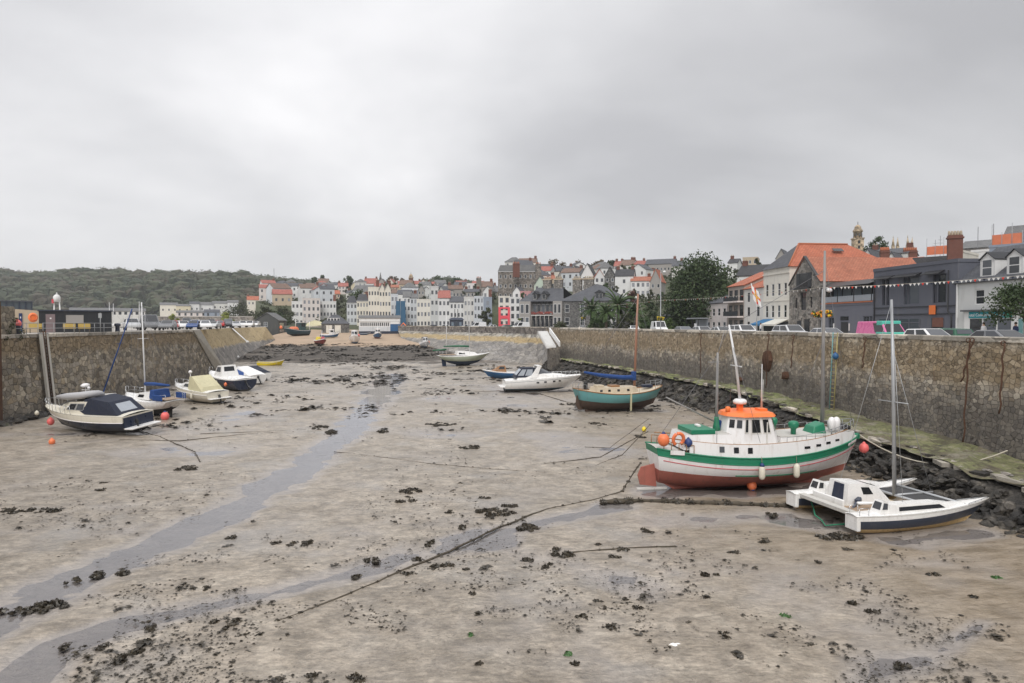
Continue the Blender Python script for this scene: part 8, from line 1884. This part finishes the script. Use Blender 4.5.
# ================================================================== weed, chains and ropes on the mud
def bedz(x,y):return bed(x,y)+.02
def clump(label,px,py,wpx,hpx=None,seed=0,dense=1.0,name='seaweed_clump',mat='seaweed',tall=.16):
 p=GG(px,py);D=max(10,p.y);s=D/FPX;w=wpx*s/2;d=(hpx or wpx*.5)*s*(D/CAMZ)/2;r_=random.Random(seed);rng=np.random.default_rng(seed)
 n=int(min(1500,60+420*w*d*dense*4));t=thing(name,label,'seaweed',(p.x,p.y,p.z-.01),(0,0,0),'clumps of seaweed lying on the mud')
 k=max(3,int(n/60));bl=[]
 for i in range(k):a=r_.uniform(0,6.28);q=math.sqrt(r_.random());bl.append((w*q*math.cos(a)*.8,d*q*math.sin(a)*.8,.03,r_.uniform(.10,.22)*min(1,.5+w)))
 V=leaves(bl,n,.12*min(1.2,.7+w*.4),rng,(.2,1.1),.42);V[:,2]=np.abs(V[:,2]);quads_obj('fronds',V,mat,t)
 mb=MB()
 for i in range(min(k,14)):b=bl[i];vs,fs=RK[i%6];mb.add(vs,fs,mat,False,Matrix.Translation((b[0],b[1],0))@Matrix.Diagonal((b[3]*.7,b[3]*.7,b[3]*.28,1)))
 o=mb.build('holdfast',t);return t
CL=[(35,609,72,12,'long dark mat of seaweed at the left edge of the lower stream'),(107,575,42,8,'low streak of seaweed lying in the wide stream on the left'),(72,582,14,7,'round seaweed tuft at the left end of the streak in the stream'),(187,469,26,7,'seaweed heap on the left bank beside the mooring line'),(33,512,60,4,'thin dark seaweed ribbon near the left edge'),(12,510,22,6,'dark seaweed patch at the left edge above the ribbon'),(102,484,10,4,'small seaweed tuft below the navy motor cruiser'),(100,491,12,4,'pale green weed tuft left of the stream'),
 (308,543,18,9,'round dark seaweed heap between the two streams'),(292,545,10,5,'small tuft just left of the round dark heap'),(277,544,10,4,'flat tuft left of two heaps between the streams'),(233,539,14,5,'seaweed tuft on the bank above the lower stream'),(205,590,10,6,'dark tuft on the edge of the lower stream'),(229,625,18,13,'ragged upright seaweed tuft below the lower stream'),(148,629,14,6,'oval seaweed tuft below the lower stream on the left'),(149,643,15,5,'flat seaweed tuft just below the oval one'),(105,648,12,6,'small oval clump at lower left'),(130,657,34,14,'large spread seaweed patch at lower left'),(66,648,10,5,'tiny clump inside the lower stream at left'),(211,622,12,4,'small flat tuft beside the ragged upright tuft'),
 (408,492,30,8,'pair heap of dark seaweed in the middle, upper one'),(406,501,22,8,'dark seaweed heap just below the upper pair heap'),(370,561,18,8,'dark clump beside the chain left of centre'),(429,543,12,9,'dark clump above the long chain in the centre'),(417,561,9,5,'dark lump on the long chain'),(408,574,14,14,'weedy tuft below the long chain'),(440,568,32,6,'flat yellow green weed right of the chain tuft'),(466,571,9,6,'small dark lump right of the yellow green weed'),(359,578,16,6,'flat dark clump on the lower stream near the chain'),(497,513,46,11,'dark ragged weed bed left of the chain crossing'),(530,528,28,9,'second dark ragged weed bed on the chain crossing'),(459,528,14,5,'small flat clump left of the ragged weed beds'),(450,513,9,4,'tiny clump above the flat clump at centre'),(485,498,12,4,'small tuft above the ragged weed beds'),(511,506,20,4,'thin weed strip at the top of the ragged beds'),
 (562,554,24,12,'biggest rounded dark heap right of centre'),(527,559,14,7,'rounded clump left of the biggest heap'),(547,566,13,9,'rounded clump below left of the biggest heap'),(600,546,9,5,'small clump at the start of the thin rope'),(624,552,14,8,'dark clump along the thin rope'),(614,557,12,5,'flat clump just under the thin rope'),(645,532,16,5,'flat clump below the fishing boat stern rope'),(711,576,20,8,'dark tuft in the right foreground mud'),(641,610,17,8,'rounded dark clump in the lower right mud, largest of three'),(626,601,12,7,'rounded dark clump above left of the largest of three'),(581,616,14,7,'rounded dark clump left of the largest of three'),(599,603,12,5,'flat clump above the lower centre clumps'),(612,628,20,5,'flat streak of weed below the lower right clumps'),
 (760,541,24,7,'dark weed heap below the hawser'),(838,538,72,9,'long thick mat of brown weed beside the catamaran stern'),(770,515,17,6,'dark clump at the right end of the hawser'),(734,553,12,5,'small clump in the mud below the hawser'),(851,602,14,6,'dark oval clump below the catamaran, left one'),(874,612,16,6,'dark oval clump below the catamaran, right one'),(724,636,18,7,'dark tuft above the pale scrap in the foreground'),(904,666,18,8,'dark tuft beside the puddle at lower right'),(932,575,12,6,'round clump in the weedy sand below the catamaran bow'),(975,598,14,5,'dark clump in the weedy sand at far right'),(846,551,13,5,'small clump under the brown weed mat'),(648,532,8,4,'tiny clump near the fishing boat reflection'),(820,563,7,4,'tiny clump left of the small clump under the brown mat'),
 (355,681,30,8,'dark clump at the bottom edge of the picture'),(313,677,12,6,'small clump near the bottom edge'),(473,594,6,4,'small clump in the pebbly mud'),(480,666,8,5,'small clump low in the centre'),(577,664,5,3,'tiny clump low in the centre right'),(320,428,16,6,'dark clump on the far left bank of the wide stream'),(332,432,12,5,'dark clump right of the far left bank clump'),(640,437,16,4,'flat weed streak near the fishing boat stern'),(470,448,26,4,'flat weed streak in the middle distance'),(597,425,20,5,'flat weed streak left of the teal boat'),(505,412,14,5,'dark clump in the middle distance left of the cruiser'),(575,405,40,4,'long dark weed streak in front of the motor cruiser'),(440,425,36,4,'long dark weed streak in the middle distance'),(383,432,12,4,'small dark streak on the right bank of the wide stream')]
for i,(px,py,w_,h_,lb) in enumerate(CL):clump(lb,px,py,w_,h_,i+1,mat='seaweed')
def mud_line(label,pts,r,mat='rope_weedy',name='mooring_rope',cat='rope',weed=0):
 P=[GG(*p[:2])+Vector((0,0,(p[2] if len(p)>2 else 0)+r*.5)) for p in pts];Q=[];rr_=random.Random(len(label))
 for a,b in zip(P[:-1],P[1:]):
  n=max(2,int((b-a).length/.5))
  for k in range(n):q=a.lerp(b,k/n);q.x+=rr_.uniform(-.03,.03);q.y+=rr_.uniform(-.05,.05);Q.append(q)
 Q.append(P[-1]);t=thing(name,label,cat,P[0]);mb=MB();mb.tube([q-P[0] for q in Q],[r*rr_.uniform(.7,1.3) for _ in Q],mat,6);mb.build('line',t)
 if weed:
  bl=[(q.x-P[0].x,q.y-P[0].y,q.z-P[0].z,r*rr_.uniform(1.2,2.6)) for q in Q];V=leaves(bl,int(weed*len(bl)),.10,np.random.default_rng(len(Q)),(.4,1.2),.6);o=quads_obj('weed',V,'seaweed',t);o['kind']='stuff'
 return t
mud_line('long weedy mooring chain running from the fishing boat stern to the lower left',[(640,480,.9),(622,492),(590,501),(545,510),(500,527),(440,556),(400,572),(350,594),(300,614),(278,622)],.038,weed=12)
mud_line('dark mooring line sweeping from mid left to the fishing boat stern',[(335,452),(380,457),(430,464),(490,469),(545,473),(590,468),(622,455),(650,449,1.6)],.022,weed=3)
mud_line('weedy line from the mud to the fishing boat stern above the long one',[(545,464),(570,461),(600,457),(648,452,1.3)],.025,weed=3);mud_line('thin line behind the fishing boat stern',[(585,447),(610,448),(648,446,1.8)],.018,weed=1)
mud_line('thick weed covered hawser lying below the fishing boat',[(603,503),(640,502),(690,504),(740,505),(788,507)],.11,weed=190,cat='hawser');mud_line('thin dark rope between clumps right of centre',[(570,553),(600,550),(640,548),(676,547)],.03,weed=3);mud_line('thin dark line across the mud at left, passing below the boats',[(130,428),(160,437),(195,452),(200,462)],.03,weed=2);mud_line('dark line reaching from the boats to the wide stream',[(120,440),(180,441),(250,434),(322,431)],.03,weed=2)
mud_line('far dark mooring line in front of the teal boat',[(462,392),(500,391),(540,394),(585,408)],.04,weed=3);mud_line('dark line left of the wide stream in the middle distance',[(200,434),(260,432),(305,430)],.03,weed=2)
a=FW(5.9,0,2.5);b=Vector((27.5,30.5,2.0));t=thing('mooring_rope','pale bow rope from the green fishing boat running right along the terrace','rope',a);mb=MB();d=b-a;mb.tube([d*(i/12)-Vector((0,0,1.1*4*(i/12)*(1-i/12))) for i in range(13)],.035,'rope_pale',5);mb.build('line',t)
mud_line('green mooring rope sagging from the catamaran stern to the mud',[(808,506,.7),(816,518,.1),(826,526),(845,527,.1),(862,523,.6)],.03,'rope_green');
rng=np.random.default_rng(77);n=30000;px=rng.uniform(-60,1020,n);py=372+330*rng.random(n)**.8;bl=[];V=[]
fx=[];
for a,b in zip(px,py):
 p=G(a,b)
 if not(-35<p.x<23.5 and 12<p.y<118):continue
 fx.append((p.x,p.y,a))
fx=np.array(fx);px_=fx[:,2];fx=fx[:,:2];den=fbm(fx[:,0]*.16,fx[:,1]*.16,4,61);den2=fbm(fx[:,0]*.9,fx[:,1]*.9,3,71);keep=(den*.6+den2*.4)>np.where(px_<520,.575,.615);fx=fx[keep];m=len(fx)
far=[]
for _ in range(36000):
 x_,y_=rng.uniform(-62,26),rng.uniform(52,182)
 far.append((x_,y_))
far=np.array(far);fd=fbm(far[:,0]*.10,far[:,1]*.16,4,91)*.6+fbm(far[:,0]*.7,far[:,1]*.5,3,95)*.4;lim=np.where(far[:,1]>136,np.where(far[:,0]<-2,.465,.51),.59);far=far[(fd>lim)&(far[:,0]>np.interp(far[:,1],[52,112,118,131,150,180],[-34,-34.5,-37,-51,-56,-62]))&(far[:,0]<np.interp(far[:,1],[52,65,116,150,180],[24,23.5,17,6,-8]))]
n0=len(fx);fx=np.concatenate([fx,far]);m=len(fx)
sz=np.exp(rng.normal(-4.05,.6,m))*(1+fx[:,1]/60)*np.where(np.arange(m)>=n0,np.where(fx[:,1]>134,2.3,2.9),1.0)
ang=rng.uniform(0,6.28,m)
for k in range(3):
 a=ang+k*2.1;d=np.stack([np.cos(a),np.sin(a),np.zeros(m)],1)*sz[:,None];e=np.stack([-np.sin(a),np.cos(a),np.zeros(m)],1)*sz[:,None]*.45;c=np.stack([fx[:,0],fx[:,1],np.array([bed(0,y) for y in fx[:,1]])+.03],1)+rng.normal(size=(m,3))*np.array([1,1,0])*sz[:,None]*.4;up=np.array([0,0,1])*sz[:,None]*rng.uniform(.15,.5,m)[:,None]
 V.append(np.stack([c-d,c-e+up,c+d+up*.4,c+e+up],1).reshape(-1,3))
o=quads_obj('weed_fragments',np.concatenate(V),'seaweed');tag(o,'countless small scraps of seaweed and stones scattered over the mud',kind='stuff')
p=GG(673,646);t=thing('scrap','crumpled white scrap lying on the foreground mud','litter',p);mb=MB();vs,fs=RK[2];mb.add(vs,fs,'flag_white',False,Matrix.Scale(.11,4));vs,fs=RK[4];mb.add(vs,fs,'flag_white',False,Matrix.Translation((.12,.05,0))@Matrix.Scale(.08,4));mb.build('rag',t)
for i,(px,py,w_,lb) in enumerate(((472,636,7,'bright green weed scrap in the lower centre'),(570,655,9,'dull green weed scrap at lower centre right'),(786,617,7,'green weed scrap in the right foreground'),(996,578,8,'green weed scrap at far right'))):clump(lb,px,py,w_,4,300+i,.5,'weed_scrap','green_weed')
# ================================================================== air
mb=MB();mb.bx(-1100,1100,-60,1400,-4,130,'flag_white');hz_=mb.build('haze');hz_['kind']='stuff';hz_['label']='thin grey sea air over the harbour'
hm=bpy.data.materials.new('haze_air');hm.use_nodes=True;n_=hm.node_tree;n_.nodes.clear();o_=n_.nodes.new('ShaderNodeOutputMaterial');v_=n_.nodes.new('ShaderNodeVolumePrincipled');v_.inputs['Color'].default_value=(.86,.89,.93,1);v_.inputs['Density'].default_value=0.00019;n_.links.new(v_.outputs[0],o_.inputs['Volume']);hz_.data.materials.clear();hz_.data.materials.append(hm)
